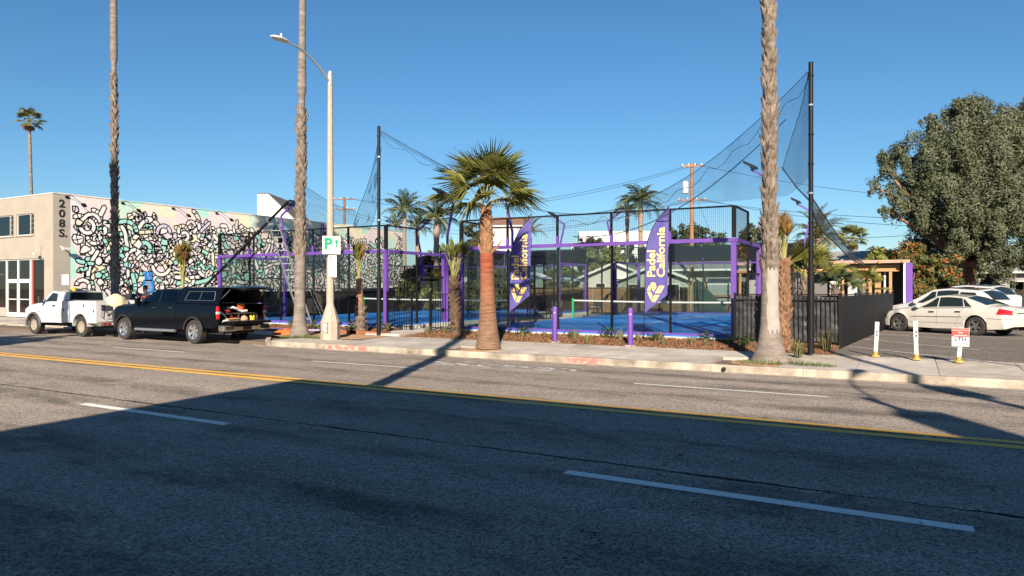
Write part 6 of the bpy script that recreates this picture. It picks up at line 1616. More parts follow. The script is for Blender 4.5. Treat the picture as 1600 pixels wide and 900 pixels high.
# ================================================================= SMALL THINGS ALONG THE SIDEWALK
def post(label, u, v, Y, h, sign=False):
    q = at(u, v, z=.1); t = thing('marker_post', label, 'post', (q.x, q.y, .1), 0, 'white marker posts'); lean = Vector((random.uniform(-.02,.05), 0, 0))
    b = MB(); b.bar((0,0,.08), lean + Vector((0,0,h*.55)), .085, .05, up=(0,1,0)); b.bar(lean*.98 + Vector((0,-.002,h*.5)), lean*1.6 + Vector((0,-.002,h)), .095, .045, up=(0,1,0)); b.build('blade', WHITEP, t, bevel=.006)
    b = MB(); b.lathe([(.10,0),(.09,.03),(.055,.05),(.05,.12),(.045,.13)], n=12); b.build('base', mat('post_base_yellow',(.42,.26,.05),.7,var=.4), t, smooth=40)
    b = MB()
    for k in range(2): b.box((lean.x+.01, -.032, h*(.72-.1*k)), (.03,.01,.05))
    b.build('reflector', mat('dark_sticker',(.03,.03,.05),.4), t)
    if sign:
        b = MB(); b.box((.03,-.055,h*.72),(.34,.012,.42)); pl = b.build('sign_plate', WHITEP, t, bevel=.004)
        b = MB(); b.box((.03,-.066,h*.72+.11),(.33,.006,.19)); b.build('sign_red_band', mat('sign_red',(.55,.06,.05),.5), pl)
        b = MB(); text_into(b, 'Customer Parking', .048, (.03,-.0705,h*.72+.148), (1,0,0), (0,0,1), align='CENTER'); text_into(b, 'Only', .048, (.03,-.0705,h*.72+.095), (1,0,0), (0,0,1), align='CENTER', bold=.001); b.box((.03,-.0705,h*.72+.045),(.26,.001,.012)); b.build('sign_red_print', WHITEP, pl)
        b = MB(); text_into(b, 'LTH', .13, (.03,-.066,h*.72-.085), (1,0,0), (0,0,1), align='CENTER', bold=.003)
        for (xa, za, xb, zb_) in ((-.08,-.11,-.04,-.15),(-.04,-.15,.0,-.14),(.02,-.12,.02,-.17),(.06,-.13,.12,-.15),(.12,-.15,.13,-.18)): b.bar((.03+xa,-.066,h*.72+za),(.03+xb,-.066,h*.72+zb_),.006,.01)
        b.build('sign_black_print', mat('sign_ink',(.05,.05,.08),.5), pl)
post('white marker post nearest the black fence corner', 1368, 557, 0, .86); post('white marker post in the middle of the three', 1432, 562, 0, .92); post('white marker post carrying a red and white parking notice', 1498, 566, 0, .80, True)
# things left lying by the palm
b = MB(); n = 9
for i in range(n+1):
    for j in range(n+1):
        f, g = i/n-.5, j/n-.5; e = max(0, 1-(2*f)**4)*max(0, 1-(2*g)**4); b.v.append((f*1.0, g*.6, e*.16*(1+.8*mnoise.noise(Vector((f*7,g*7,3)))) ))
for i in range(n):
    for j in range(n): b.f.append((i*(n+1)+j,(i+1)*(n+1)+j,(i+1)*(n+1)+j+1,i*(n+1)+j+1)); b.m.append(0)
o = b.build('orange_bag', mat('orange_tarp',(.62,.13,.03),.6), smooth=60); q = at(447,522,z=.1); o.location = (q.x,q.y,.1); tag(o,'crumpled orange bag on the ground left of the palm base','bag')
q = at(440,515,z=.12)
for k, (dx, dy, rz_, lab) in enumerate(((0,0,.1,'pale purple plank lying left of the palm base'),(1.9,.3,.35,'pale purple plank lying between the palm and the lamp'))):
    b = MB(); b.box((0,0,.04),(1.7,.22,.05)); o = b.build('purple_plank', mat('faded_purple',(.36,.33,.60),.6), bevel=.008); o.location = (q.x+dx,q.y+dy,.10); o.rotation_euler = (0,0,rz_); tag(o, lab, 'plank')
RUST = mat('rusty_steel_edging', (.26,.10,.05), .85, var=.4, vscale=6)
for u, lab in ((500,'rusty steel planter edging behind the lamp base'),(560,'rusty steel planter edging in front of the tied palm')):
    q = at(u,523,z=.12); b = MB(); b.bb(-.75,.75,-.02,.02,0,.15); b.bb(-.75,-.71,.0,.5,0,.15); b.bb(.71,.75,0,.5,0,.15); o = b.build('planter_edging', RUST); o.location = (q.x, 19.75, .08); tag(o, lab, 'edging')
q = at(1095,500,Y=22.0)

# grasses and small shrubs in the mulch
GRS = leafmat('tuft_grass', (.30,.27,.12), (.12,.13,.05), .7, .3); GRS2 = leafmat('verge_grass', (.20,.22,.07), (.07,.10,.03), .7, .3)
SHB = leafmat('small_shrub', (.05,.085,.03), (.02,.04,.015))
def grass_mesh(n, h, spread, m, seed):
    rg = np.random.RandomState(seed); V = []
    for i in range(n):
        a = rg.uniform(0,6.283); r = spread*.35*rg.uniform(0,1); l = h*rg.uniform(.5,1.1); o = spread*rg.uniform(.2,1)
        p = np.array([r*np.cos(a), r*np.sin(a), 0]); t_ = np.array([-np.sin(a), np.cos(a), 0])*.007
        m_ = p + np.array([np.cos(a)*o*.4, np.sin(a)*o*.4, l*.7]); e = p + np.array([np.cos(a)*o, np.sin(a)*o, l*rg.uniform(.75,1)])
        V.append([p-t_, p+t_, m_+t_*.8, m_-t_*.8]); V.append([m_-t_*.8, m_+t_*.8, e, e])
    return quadmesh('blades', np.array(V), 4, [m])
GM = [grass_mesh(70, .34, .24, GRS, i) for i in range(3)]
def shrub_mesh(seed):
    rg = np.random.RandomState(seed); C = rg.normal(size=(90,3))*np.array([.13,.13,.08]) + np.array([0,0,.14]); C[:,2] = np.abs(C[:,2])
    return quadmesh('leaves', leaf_cloud(C, .05, 1.3), 4, [SHB])
SM = [shrub_mesh(i) for i in range(2)]
def plant(me, x, y, z, label, cat, group, name, s=1.0):
    o = link(name, me); o.location = (x,y,z); o.rotation_euler = (0,0,random.uniform(0,6)); o.scale = (s,s,s*random.uniform(.85,1.2)); tag(o, label, cat, group)
rg = random.Random(17)
def bedz(y): return .07 + (y-BED0)/(BED1-BED0)*.13
k = 0; x = -15.2
while x < -2.2:
    y = rg.uniform(20.1, 21.3); plant(rg.choice(GM), x, y, bedz(y), 'tuft of straw-coloured grass in the mulch bed before the right court', 'grass tuft', 'grass tufts before the right court', 'grass_tuft', rg.uniform(.7,1.1))
    x += rg.uniform(.42,.8)
x = -14.6
while x < -2.6:
    y = rg.uniform(20.9, 21.6); plant(rg.choice(SM), x, y, bedz(y), 'small dark green shrub in the mulch bed before the right court', 'shrub', 'small shrubs before the right court', 'shrub', rg.uniform(.8,1.2))
    x += rg.uniform(1.0,1.9)
x = -26.5
while x < -17.5:
    y = rg.uniform(20.0, 21.5); plant(rg.choice(GM), x, y, bedz(y), 'tuft of straw-coloured grass in the mulch bed before the left court', 'grass tuft', 'grass tufts before the left court', 'grass_tuft', rg.uniform(.7,1.0))
    x += rg.uniform(.5,.9)
x = -26
while x < -17.5:
    y = rg.uniform(20.6, 21.5); plant(rg.choice(SM), x, y, bedz(y), 'small dark green shrub in the mulch bed before the left court', 'shrub', 'small shrubs before the left court', 'shrub', rg.uniform(.8,1.1)); x += rg.uniform(1.2,2)
for u, v, s_, lab in ((1290,548,1.7,'large straw-coloured grass clump right of the right net pole'),(1247,556,1.3,'grass clump between the tall palm and the right net pole'),(600,512,1.2,'grass clump at the left end of the path'),(660,513,1.3,'grass clump right of the path near the gate')):
    q = at(u, v, z=.12); plant(GM[0], q.x, min(q.y, 21.5), .1, lab, 'grass clump', None, 'grass_clump', s_)
def verge(name, label, u, v, w, d, n, z=.05):
    q = at(u, v, z=z); rg = np.random.RandomState(int(u)); V = []
    for i in range(n):
        a = rg.uniform(0,6.283); r = np.sqrt(rg.uniform(0,1)); p = np.array([r*w*np.cos(a), r*d*np.sin(a), 0]); l = rg.uniform(.05,.16)*(1.2-r*.7); t_ = np.array([np.cos(a),np.sin(a),0])*.006; e = p + np.array([rg.normal()*.04, rg.normal()*.04, l]); V.append([p-t_,p+t_,e,e])
    o = link(name, quadmesh(name, np.array(V), 4, [GRS2])); o.location = (q.x, q.y, z); tag(o, label, 'grass', None, 'stuff')
verge('verge_grass','thin green grass round the foot of the thick palm', 1228, 569, 1.1, .35, 900); verge('verge_grass','thin grass round the palm left of the street lamp', 470, 527, .9, .5, 700, .09)
verge('verge_grass','dry grass along the foot of the side fence', 1335, 525, .5, 2.6, 500, .1)
# loose bark on the mulch, uncountable
rgn = np.random.RandomState(3); N = 9000; X = np.concatenate([rgn.uniform(-15.6, LOTX-.1, N), rgn.uniform(-29, -17.3, N//2)]); Yb = rgn.uniform(BED0-.12, BED1, len(X)); C = np.stack([X, Yb, .085 + (Yb-BED0)/(BED1-BED0)*.13 + rgn.uniform(-.01,.02,len(X))], 1)
o = link('bark_chips', quadmesh('bark_chips', leaf_cloud(C, .035, 1.4), 4, [leafmat('bark_chip', (.25,.13,.065), (.09,.045,.025), .9, 0)])); tag(o, 'loose bark chips over the planting beds', 'bark chips', None, 'stuff')

# ================================================================= TWO PEOPLE BEHIND THE TRUCKS
SKIN = mat('skin_brown', (.16,.085,.055), .6); HAIR = mat('hair_black', (.012,.01,.009), .7); JEANS = mat('jeans_dark', (.03,.04,.07), .85)
def person(label, loc, face, shirt, bend=0.0, reach=.2, printcol=None):
    t = thing('person', label, 'person', loc, face)
    J = {'pel':(0,0,.98),'chest':(bend*.5,0,1.28),'neck':(bend*.8,0,1.50),'head':(bend*1.0+.02,0,1.62),'crown':(bend*1.1+.01,0,1.76)}
    for s, n_ in ((1,'l'),(-1,'r')):
        J.update({n_+'sh':(bend*.7,s*.19,1.43),n_+'el':(bend*.7+reach*.5,s*.27,1.17),n_+'wr':(bend*.7+reach*1.4,s*.2,1.02),n_+'ha':(bend*.7+reach*1.7,s*.18,.98),n_+'hip':(0,s*.10,.93),n_+'kn':(.03,s*.115,.50),n_+'an':(-.02,s*.12,.09),n_+'to':(.15,s*.14,.04)})
    E = [('pel','chest'),('chest','neck'),('neck','head'),('head','crown')]
    for n_ in 'lr': E += [('chest',n_+'sh'),(n_+'sh',n_+'el'),(n_+'el',n_+'wr'),(n_+'wr',n_+'ha'),('pel',n_+'hip'),(n_+'hip',n_+'kn'),(n_+'kn',n_+'an'),(n_+'an',n_+'to')]
    rad = {'pel':(.16,.12),'chest':(.17,.125),'neck':(.06,.06),'head':(.085,.1),'crown':(.06,.07),'sh':(.075,.07),'el':(.05,.05),'wr':(.035,.03),'ha':(.045,.025),'hip':(.1,.1),'kn':(.065,.065),'an':(.045,.05),'to':(.045,.03)}
    names = list(J); me = bpy.data.meshes.new('figure'); me.from_pydata([J[n_] for n_ in names], [(names.index(a), names.index(c)) for a, c in E], [])
    ob = bpy.data.objects.new('figure', me); COL.objects.link(ob)
    md = ob.modifiers.new('skin','SKIN'); sv = me.skin_vertices[0].data
    for i, n_ in enumerate(names): sv[i].radius = rad[n_ if n_ in rad else n_[1:]]; sv[i].use_root = n_ == 'pel'
    ob.modifiers.new('sub','SUBSURF').levels = 2
    dg = bpy.context.evaluated_depsgraph_get(); m2 = bpy.data.meshes.new_from_object(ob.evaluated_get(dg)); bpy.data.objects.remove(ob)
    SH = mat('shirt_'+label[:12].replace(' ','_'), shirt, .9)
    for m_ in (SKIN, SH, JEANS, mat('shoe_black',(.02,.02,.02),.6)): m2.materials.append(m_)
    for p in m2.polygons:
        c = p.center; z = c.z; p.use_smooth = True; p.material_index = 3 if z < .11 else 2 if (z < .97 and abs(c.y) < .2 and c.x < .18) else 1 if (z < 1.49 and (z > 1.14 or abs(c.y) < .17)) else 0
    bdy = link('figure', m2, t)
    h = J['crown']; b = MB(); b.lathe([(.098,-.12),(.108,-.05),(.1,.03),(.07,.075),(.01,.09)], (h[0]-.018,0,h[2]-.005), 14); b.build('hair', HAIR, t, smooth=50)
    hd = J['head']; b = MB(); b.lathe([(.005,-.03),(.018,-.02),(.012,.03),(.003,.04)], (hd[0]+.098,0,hd[2]+.02), 8)
    for s in (1,-1): b.lathe([(.004,-.035),(.02,-.02),(.022,.01),(.006,.035)], (hd[0]-.005, s*.092, hd[2]+.03), 8)
    b.build('nose_and_ears', SKIN, t, smooth=50)
    b = MB()
    for s in (1,-1): b.lathe([(.003,-.01),(.011,0),(.003,.01)], (hd[0]+.09, s*.035, hd[2]+.055), 8)
    b.box((hd[0]+.092,0,hd[2]-.045),(.012,.05,.008)); b.build('eyes_and_mouth', HAIR, t)
    for s, n_ in ((1,'l'),(-1,'r')):                                      # fingers and thumb
        ha = Vector(J[n_+'ha']); b = MB()
        for k in range(4): 
            o = ha + Vector((.02, s*(-.03+.02*k), -.01)); L_ = (.07,.085,.09,.07)[k]; b.tube([o, o+Vector((L_*.5,0,-.012)), o+Vector((L_*.8,0,-.045))], [.010,.009,.007], 6)
        o = ha + Vector((-.01,-s*.04,0)); b.tube([o, o+Vector((.03,-s*.025,.0)), o+Vector((.06,-s*.025,-.015))], [.012,.010,.008], 6); b.build('fingers', SKIN, t, smooth=60)
    if printcol:
        b = MB()
        for i in range(3): b.box((.145+bend*.5, -.08+.08*i, 1.30), (.02,.05,.06))
        b.build('shirt_print', mat('shirt_print_red',printcol,.8), t)
    return t
q = at(205, 450, Y=20.0); person('person in a dark top bending forward beside the truck', (q.x, 20.0, walk_z(19.5)), R(-60), (.02,.022,.035), .12, .3)
q = at(227, 450, Y=20.3); person('person in a grey shirt with red print near the blue sign', (q.x, 20.3, .09), R(-70), (.16,.15,.15), 0, .18, (.5,.06,.06))
# notice board at the mural corner
q = at(102, 437, Y=19.6); t = thing('notice_sign', 'small pale notice sign standing behind the white truck cab', 'sign', (q.x, 19.6, .09))
b = MB(); b.box((0,0,2.12),(.62,.02,.52)); pl = b.build('plate', mat('notice_grey',(.55,.56,.55),.5), t, bevel=.006); b = MB()
for k in range(4): b.box((0,-.013,2.3-.11*k),(.48,.004,.03))
b.build('print', GRY, pl); b = MB(); b.tube([(0,.03,0),(0,.03,2.3)], .025, 8); b.build('post', STEEL, t)

# ================================================================= ACROSS THE STREET, BEHIND THE CAMERA (casts the foreground shade)
_k = 1/math.tan(R(SUN_EL)); SHX = _k*math.sin(R(SUN_AZ)); SHY = _k*math.cos(R(SUN_AZ))      # shadow run per metre of height
HB = (10.05 + 4.2)/SHY
nb = thing('shop_building', 'plain stucco building across the street behind the viewer', 'building', (-10.4 + SHX*HB, -4.2, -.03))
x0 = -10.4 + SHX*HB
b = MB(); b.bb(0, 46, -16, 0, 0, HB-.3); b.build('wall', STUC, nb)
b = MB(); b.bb(-.05, 46.05, -16.05, .05, HB-.3, HB+.03); b.build('parapet', STUC, nb)
for k in range(9):
    b = MB(); b.bb(2+4.6*k, 5.4+4.6*k, .0, .04, .6, 2.9); w_ = b.build('window', WGL, nb); b = MB(); b.bb(1.9+4.6*k, 5.5+4.6*k, .0, .08, 2.9, 3.05); b.build('window_head', WHITEP, w_)
b = MB(); b.bb(11.3, 11.95, -.75, -.1, HB+.03, HB+1.35); b.build('chimney', STUC, nb)
street_lamp('concrete street lamp on the near sidewalk behind the viewer', 5.6, .55, -.03, 7.6, 2.2, s=-1)
t = thing('utility_pole', 'wooden pole on the near sidewalk behind the viewer', 'utility pole', (7.9, .5, -.03))
b = MB(); b.tube([(0,0,0),(0,0,12.6)], [.14,.10], 12); b.build('pole', mat('pole_wood',(.20,.12,.07),.9,var=.3,vscale=3,stretch=(1,1,.2)), t, smooth=40)
b = MB(); b.box((0,.12,8.6),(.55,.4,.7)); b.build('pole_box', GREYM, t)
# ================================================================= TREES
BARK = mat('tree_bark', (.16,.10,.07), .95, var=.4, vscale=3, bump=.8, bscale=12)
BARKR = mat('eucalyptus_bark', (.26,.125,.075), .9, var=.5, vscale=1.6, bump=.6, bscale=6, stretch=(1,1,.3))
def clump_tree(name, label, base, trunk_h, blobs, nleaf, leaf, m, tr=.25, asp=1.3, seed=1, bark=None, group=None, cat='tree', droop=0.0, shell=.55, dark=None, sub=14, subr=.33, fill=0):
    """blobs: (dx,dy,z,rx,ry,rz); each blob holds many small leaf clumps so the outline is ragged"""
    t = thing(name, label, cat, base, 0, group); rg = np.random.RandomState(seed)
    b = MB(); top = Vector((rg.uniform(-.2,.2), rg.uniform(-.2,.2), trunk_h)); b.tube([Vector((0,0,-.1)), Vector((0,0,.3)), top*.5, top], [tr*1.5, tr*1.1, tr*.95, tr*.8], 10)
    for (dx,dy,z,rx,ry,rz) in blobs:
        e = Vector((dx,dy,z)); m1 = top.lerp(e, .5) + Vector((rg.uniform(-.3,.3), rg.uniform(-.3,.3), .1*rz)); b.tube([top - Vector((0,0,.3)), m1, e], [tr*.55, tr*.35, tr*.12], 6)
    b.build('trunk', bark or BARK, t, smooth=60)
    vol = sum(q[3]*q[4]*q[5] for q in blobs); CC = []; OO = []
    for (dx,dy,z,rx,ry,rz) in blobs:
        n = int(nleaf*(rx*ry*rz)/vol); k = max(6, int(sub*(rx*ry*rz)**.5))
        d = rg.normal(size=(k,3)); d /= np.linalg.norm(d,axis=1,keepdims=True); d *= rg.uniform(shell,1.05,(k,1))
        cc = np.array([dx,dy,z]) + d*np.array([rx,ry,rz]); idx = rg.randint(0,k,n); s = subr*min(rx,ry,rz)*rg.uniform(.6,1.3,k)
        g = rg.normal(size=(n,3)); g /= np.linalg.norm(g,axis=1,keepdims=True); g *= rg.uniform(.35,1,(n,1))
        p = cc[idx] + g*s[idx][:,None]; OO.append(g + .5*d[idx])
        if droop: p[:,2] -= droop*s[idx]*rg.uniform(0,1,n)**2*2
        CC.append(p)
    if fill:                                             # inner leaves that close the crown
        for (dx,dy,z,rx,ry,rz) in blobs:
            n = int(fill*(rx*ry*rz)/vol); g = rg.normal(size=(n,3)); g /= np.linalg.norm(g,axis=1,keepdims=True); g *= rg.uniform(0,1,(n,1))**.4*.62
            CC.append(np.array([dx,dy,z]) + g*np.array([rx,ry,rz])); OO.append(g)
    C = np.concatenate(CC); st = np.random.get_state(); np.random.seed(seed)
    Q = leaf_cloud(C, leaf, asp, .35, np.concatenate(OO)); np.random.set_state(st)
    ob = link('crown', quadmesh('crown', Q, 4, [m] if not isinstance(m, list) else m, rg.choice(len(m), len(C), p=dark) if isinstance(m, list) else None), t)
    return t
EUC = leafmat('eucalyptus_leaf', (.135,.15,.08), (.045,.054,.03), .6, .15, .5)
e0 = at(1516, 470, t=44); e0.z = .1
B = []
def eb(u, v, dt, r, rz=None):
    q = at(u, v, t=44+dt); B.append((q.x-e0.x, q.y-e0.y, q.z-.1, r, r, rz or r))
for (x_,y_,r_,dt) in ((480,110,85,0),(560,105,80,0),(420,150,60,.5),(360,205,75,.5),(330,160,35,0),(205,285,75,0),(140,335,45,-.5),(165,390,50,-1),(105,440,42,-1),(190,490,60,-1),(150,540,35,-1),(255,400,75,-.5),(330,320,95,-1),(450,255,115,-1.5),(600,205,110,-.5),(690,150,85,0),(735,110,60,0),(710,290,120,-1),(570,350,115,-2),(420,440,105,-2),(310,520,85,-1.5),(640,470,115,-2),(500,560,85,-2.5),(735,420,110,-2),(760,550,100,-2),(470,650,55,-2.5),(430,720,40,-2),(620,640,75,-2.5),(660,740,65,-2.5),(585,735,48,-2.5),(655,830,42,-2.5),(700,620,80,-2),(760,680,80,-2),(560,250,120,2.5),(440,380,120,2.5),(650,380,140,3),(360,560,90,2.5),(520,620,100,3),(300,430,90,2),(760,300,140,2),(250,560,70,1.5),(330,620,80,2),(400,680,85,2.5),(290,680,60,2.5),(480,720,70,3),(560,680,80,3),(420,580,62,-1.5),(545,640,62,-2),(350,570,55,-1),(510,700,45,-2),(740,760,60,-2),(560,790,36,-2.5)):
    eb(1330 + x_/2.726, 130 + y_/2.726, dt, r_/2.726/25*.95)
clump_tree('eucalyptus_tree', 'huge grey-green eucalyptus tree with reddish trunk behind the parked cars', e0, 3.6, B, 150000, .070, EUC, .42, 1.4, 7, BARKR, droop=.8, sub=7, subr=.40, shell=.70, fill=60000)
ORF = leafmat('orange_blossom', (.42,.13,.02), (.24,.06,.015), .7, .2); GRNB = leafmat('hedge_green', (.12,.13,.035), (.04,.06,.02)); YGB = leafmat('yellow_green_leaf', (.24,.23,.05), (.09,.11,.03))
q = at(1432, 450, t=40); q.z = .1
clump_tree('flowering_bush', 'big round bush with orange flowers left of the eucalyptus', q, 1.0, [(-.6,-.3,2.0,1.4,1.3,1.7),(.8,.2,1.8,1.3,1.2,1.5),(0,0,3.2,1.3,1.2,1.2),(1.3,.7,2.6,1.0,1,1.2),(-1.2,-.6,1.2,1,1,1.1)], 17000, .085, [GRNB, ORF], .12, 1.2, 9, cat='bush', dark=[.80,.20])
q = at(1392, 430, t=46); q.z = .1
clump_tree('leafy_shrub', 'yellow-green shrub behind the orange-flowered bush', q, 1.2, [(-.8,0,3.2,1.3,1.2,1.2),(.6,.3,3.6,1.3,1.2,1.1),(0,0,2.2,1.6,1.4,1.4)], 9000, .1, YGB, .12, 1.2, 10, cat='bush')
# row of trees beyond the yard
OAK = leafmat('olive_tree_leaf', (.13,.14,.06), (.05,.06,.027)); LIM = leafmat('mid_green_leaf', (.19,.20,.065), (.08,.10,.032)); RED = leafmat('reddish_leaf', (.22,.12,.08), (.09,.06,.035)); DKG = leafmat('dark_evergreen', (.075,.09,.045), (.028,.038,.02))
def bgtree(label, u, v, t_, w, h, m, seed, n=6000, leaf=.16, group='trees beyond the courts', trunk=None):
    q = at(u, 450, t=t_); zt_ = at(u, v, t=t_).z; q.z = 0; rg = random.Random(seed); bl_ = []
    for k in range(6): bl_.append((rg.uniform(-.5,.5)*w, rg.uniform(-.4,.4)*w, zt_ - h*.5 + rg.uniform(-.28,.28)*h, w*rg.uniform(.4,.55), w*rg.uniform(.4,.55), h*rg.uniform(.28,.36)))
    clump_tree('broadleaf_tree', label, q, max(.8, zt_-h*.75), bl_, n, leaf, m, .16, 1.2, seed, group=group)
bgtree('olive green tree behind the mesh of the right court, left end', 748, 352, 62, 2.2, 4.4, OAK, 101)
bgtree('dark conical tree in front of the white hotel', 920, 358, 105, 3.0, 6.0, DKG, 102, leaf=.22)
bgtree('dark round tree behind the wooden utility pole', 1078, 340, 75, 2.6, 5.5, DKG, 103)
bgtree('dark tree half hidden by the thick tall palm', 1183, 350, 62, 2.2, 5, DKG, 104)
bgtree('yellow-green tree above the grey bungalow roof', 935, 392, 62, 3.0, 4, LIM, 105)
bgtree('bushy green tree above the middle of the right court', 880, 395, 58, 2.6, 3.8, LIM, 106)
bgtree('green tree right of the bungalow gable', 985, 392, 66, 2.8, 4.2, OAK, 107)
bgtree('reddish shrub tree behind the gap between the courts', 660, 410, 52, 2.4, 3.6, RED, 108)
bgtree('green shrub tree behind the left court corner', 640, 440, 47, 1.8, 2.4, LIM, 109)
bgtree('green shrub tree behind the young palm trunk', 745, 430, 48, 2.4, 3.0, OAK, 110)
bgtree('green tree left of the two flags, beyond the yard', 800, 405, 55, 2.6, 4.0, OAK, 111)
bgtree('dark tree above the right court corner', 1130, 372, 70, 3.2, 5.0, OAK, 112)
bgtree('green tree behind the thick palm and shed', 1230, 390, 55, 2.6, 4.2, DKG, 113)
bgtree('pale green tree left of the second utility pole', 700, 390, 75, 3, 5, LIM, 114)
bgtree('dense dark tree shading the house behind the cars', 1470, 392, 58, 3.6, 6.0, DKG, 115, 9000)
bgtree('dark tree right of the eucalyptus trunk', 1570, 395, 60, 3.2, 5.5, DKG, 116, 8000)

clump_tree('street_tree', 'round street tree behind the viewer, far to the left', (-22.4, .2, -.03), 4.2, [(0,0,7.0,1.9,1.7,1.5),(-.9,.3,6.2,1.5,1.3,1.1),(1.0,-.2,6.4,1.5,1.3,1.1)], 9000, .16, OAK, .2, 1.2, 131, fill=3000)
# ================================================================= HOUSES
SIDING = mat('grey_green_siding', (.36,.39,.35), .8, var=.08); ROOFG = mat('grey_shingles', (.25,.25,.24), .9, var=.3, vscale=3, bump=.6, bscale=12); ROOFB = mat('brown_tiles', (.22,.12,.08), .9, var=.3, vscale=4, bump=.6); HWHITE = mat('house_white', (.72,.71,.68), .85, var=.05)
PANE = glassmat('house_glass', (.08,.1,.11), ior=1.7)
def house(name, label, cat, u, t_, w, d, h, rise, wallm, roofm, rz=0.0, wins=(), ridge='x', eave=.35, siding=False, z0=.05, boards=None):
    q = at(u, 450, t=t_); t = thing(name, label, cat, (q.x, q.y, z0), rz)
    b = MB(); 
    if ridge == 'y': b.prism([(-w/2,0),(w/2,0),(w/2,h),(0,h+rise),(-w/2,h)], 0, d, 'y')
    elif ridge == 'x': b.prism([(0,0),(d,0),(d,h),(d/2,h+rise),(0,h)], -w/2, w/2, 'x')
    else: b.bb(-w/2,w/2,0,d,0,h)
    wl = b.build('wall', wallm, t)
    if siding:
        hh = h + (rise if ridge == 'y' else 0); z = .2
        while z < hh:
            wz_ = w/2 if z < h else (w/2)*(1-(z-h)/rise)
            if ridge != 'y' and z > h: break
            bb_ = MB(); bb_.box((0,-.012,z),(max(.05,2*wz_-.02),.022,.17), 0, M=Matrix.Rotation(R(4),3,'X')); bb_.build('siding_board', wallm, wl); z += .19
    if ridge == 'y':
        for s in (1,-1):
            sl_ = math.hypot(w/2, rise); a = math.atan2(rise, w/2); b = MB(); L_ = sl_ + eave
            c = Vector((s*(w/4 + eave*.5*math.cos(a)), d/2, h + rise/2 - eave*.5*math.sin(a) + .06)); b.box(c, (L_, d+2*eave, .10), 0, M=Matrix.Rotation(s*a,3,'Y')); r_ = b.build('roof', roofm, t)
            b = MB(); b.box(c + Vector((0,-d/2-eave-.03,-.02)), (L_, .05, .18), 0, M=Matrix.Rotation(s*a,3,'Y')); b.build('barge_board', WHITEP, r_)
    elif ridge == 'x':
        for s in (1,-1):
            a = math.atan2(rise, d/2); L_ = math.hypot(d/2, rise) + eave; b = MB(); c = Vector((0, d/2 - s*(d/4 + eave*.5*math.cos(a)), h + rise/2 - eave*.5*math.sin(a) + .06)); b.box(c, (w+2*eave, L_, .1), 0, M=Matrix.Rotation(s*a,3,'X')); r_ = b.build('roof', roofm, t)
            if s == 1: b = MB(); b.box((0, -eave*math.cos(a)-.02, h - eave*math.sin(a)+.03), (w+2*eave,.04,.16)); b.build('fascia', WHITEP, r_)
    else:
        b = MB(); b.bb(-w/2-.1,w/2+.1,-.1,d+.1,h,h+.25); b.build('roof', roofm, t)
    for (x0, z0_, ww, wh) in wins:
        b = MB(); b.bb(x0-.07, x0+ww+.07, -.05, -.0, z0_-.07, z0_+wh+.07); f = b.build('window', WHITEP, t); b = MB(); b.bb(x0, x0+ww, -.06, -.052, z0_, z0_+wh); b.build('pane', PANE, f); b = MB(); b.bb(x0, x0+ww, -.07, -.062, z0_+wh/2-.02, z0_+wh/2+.02); b.build('glazing_bar', WHITEP, f)
    return t
house('bungalow', 'grey-green bungalow with white gable trim behind the right court', 'house', 1022, 52, 5.4, 8, 2.3, 1.05, SIDING, ROOFG, R(12), [(-1.9,1.1,.7,.9),(1.0,1.1,.8,.9)], 'y', .45, True)
house('bungalow', 'pale bungalow with dark windows left of the grey-green gable', 'house', 962, 57, 6.0, 8, 2.5, 1.25, mat('pale_siding',(.5,.5,.46),.8), ROOFG, R(8), [(-1.6,1.1,.7,1.0),(-.2,1.1,.9,1.0)], 'y', .45, True)
house('bungalow', 'grey bungalow wall right of the right flag', 'house', 1085, 58, 8.0, 8, 3.3, 1.0, SIDING, ROOFG, R(10), [(-1,1.2,.8,.9)], 'x', .4, True)
house('house', 'white house with brown tiled roof left of the left flag', 'house', 795, 78, 3.6, 6, 8.7, 1.1, HWHITE, ROOFB, R(25), [(-1.2,4.4,.7,1.1),(.6,4.4,.7,1.1)], 'x', .35)
house('house', 'low house with white gable beside the white tiled-roof house', 'house', 752, 66, 4.5, 6, 3.3, 1.0, HWHITE, ROOFG, R(25), [(-.8,1.4,.9,1.0)], 'y', .35)
hw = []
house('hotel', 'long white flat-roofed hotel far behind the courts', 'hotel', 968, 150, 17, 20, 13.6, 0, HWHITE, HWHITE, R(25), [(-7.5+1.9*k, 9.8-3.2*r_, 1.1, 1.3) for k in range(8) for r_ in range(3)], 'flat')
house('hotel', 'lower white wing left of the white hotel', 'hotel', 912, 140, 5, 12, 10.5, 0, HWHITE, mat('tan_roof',(.45,.38,.3),.9), R(25), [(-1.8+1.9*k, 7.0, 1.1, 1.3) for k in range(2)], 'flat')
house('house', 'white building block right of the hotel behind the right flag', 'house', 1055, 130, 11, 12, 9.5, 0, HWHITE, HWHITE, R(25), [(-4.5+1.9*k, 6.0, 1.1, 1.3) for k in range(5)], 'flat')
house('house', 'grey-roofed house with skylight above the wooden shed', 'house', 1330, 58, 5.6, 7, 3.7, 1.15, mat('grey_wall',(.42,.42,.40),.85), ROOFG, R(0), [(.9,2.7,.8,.7)], 'x', .4)
house('house', 'small white gable in front of the grey-roofed house', 'house', 1320, 54, 1.8, 3, 3.3, .62, HWHITE, ROOFG, R(0), [], 'y', .25)
house('house', 'grey shaded house behind the eucalyptus trunk', 'house', 1560, 56, 12, 8, 3.1, 1.2, mat('shade_house_wall',(.30,.29,.27),.85), ROOFG, R(-18), [(-3.4,1.2,1.1,1.1),(.8,.2,.9,2.0)], 'x', .5)
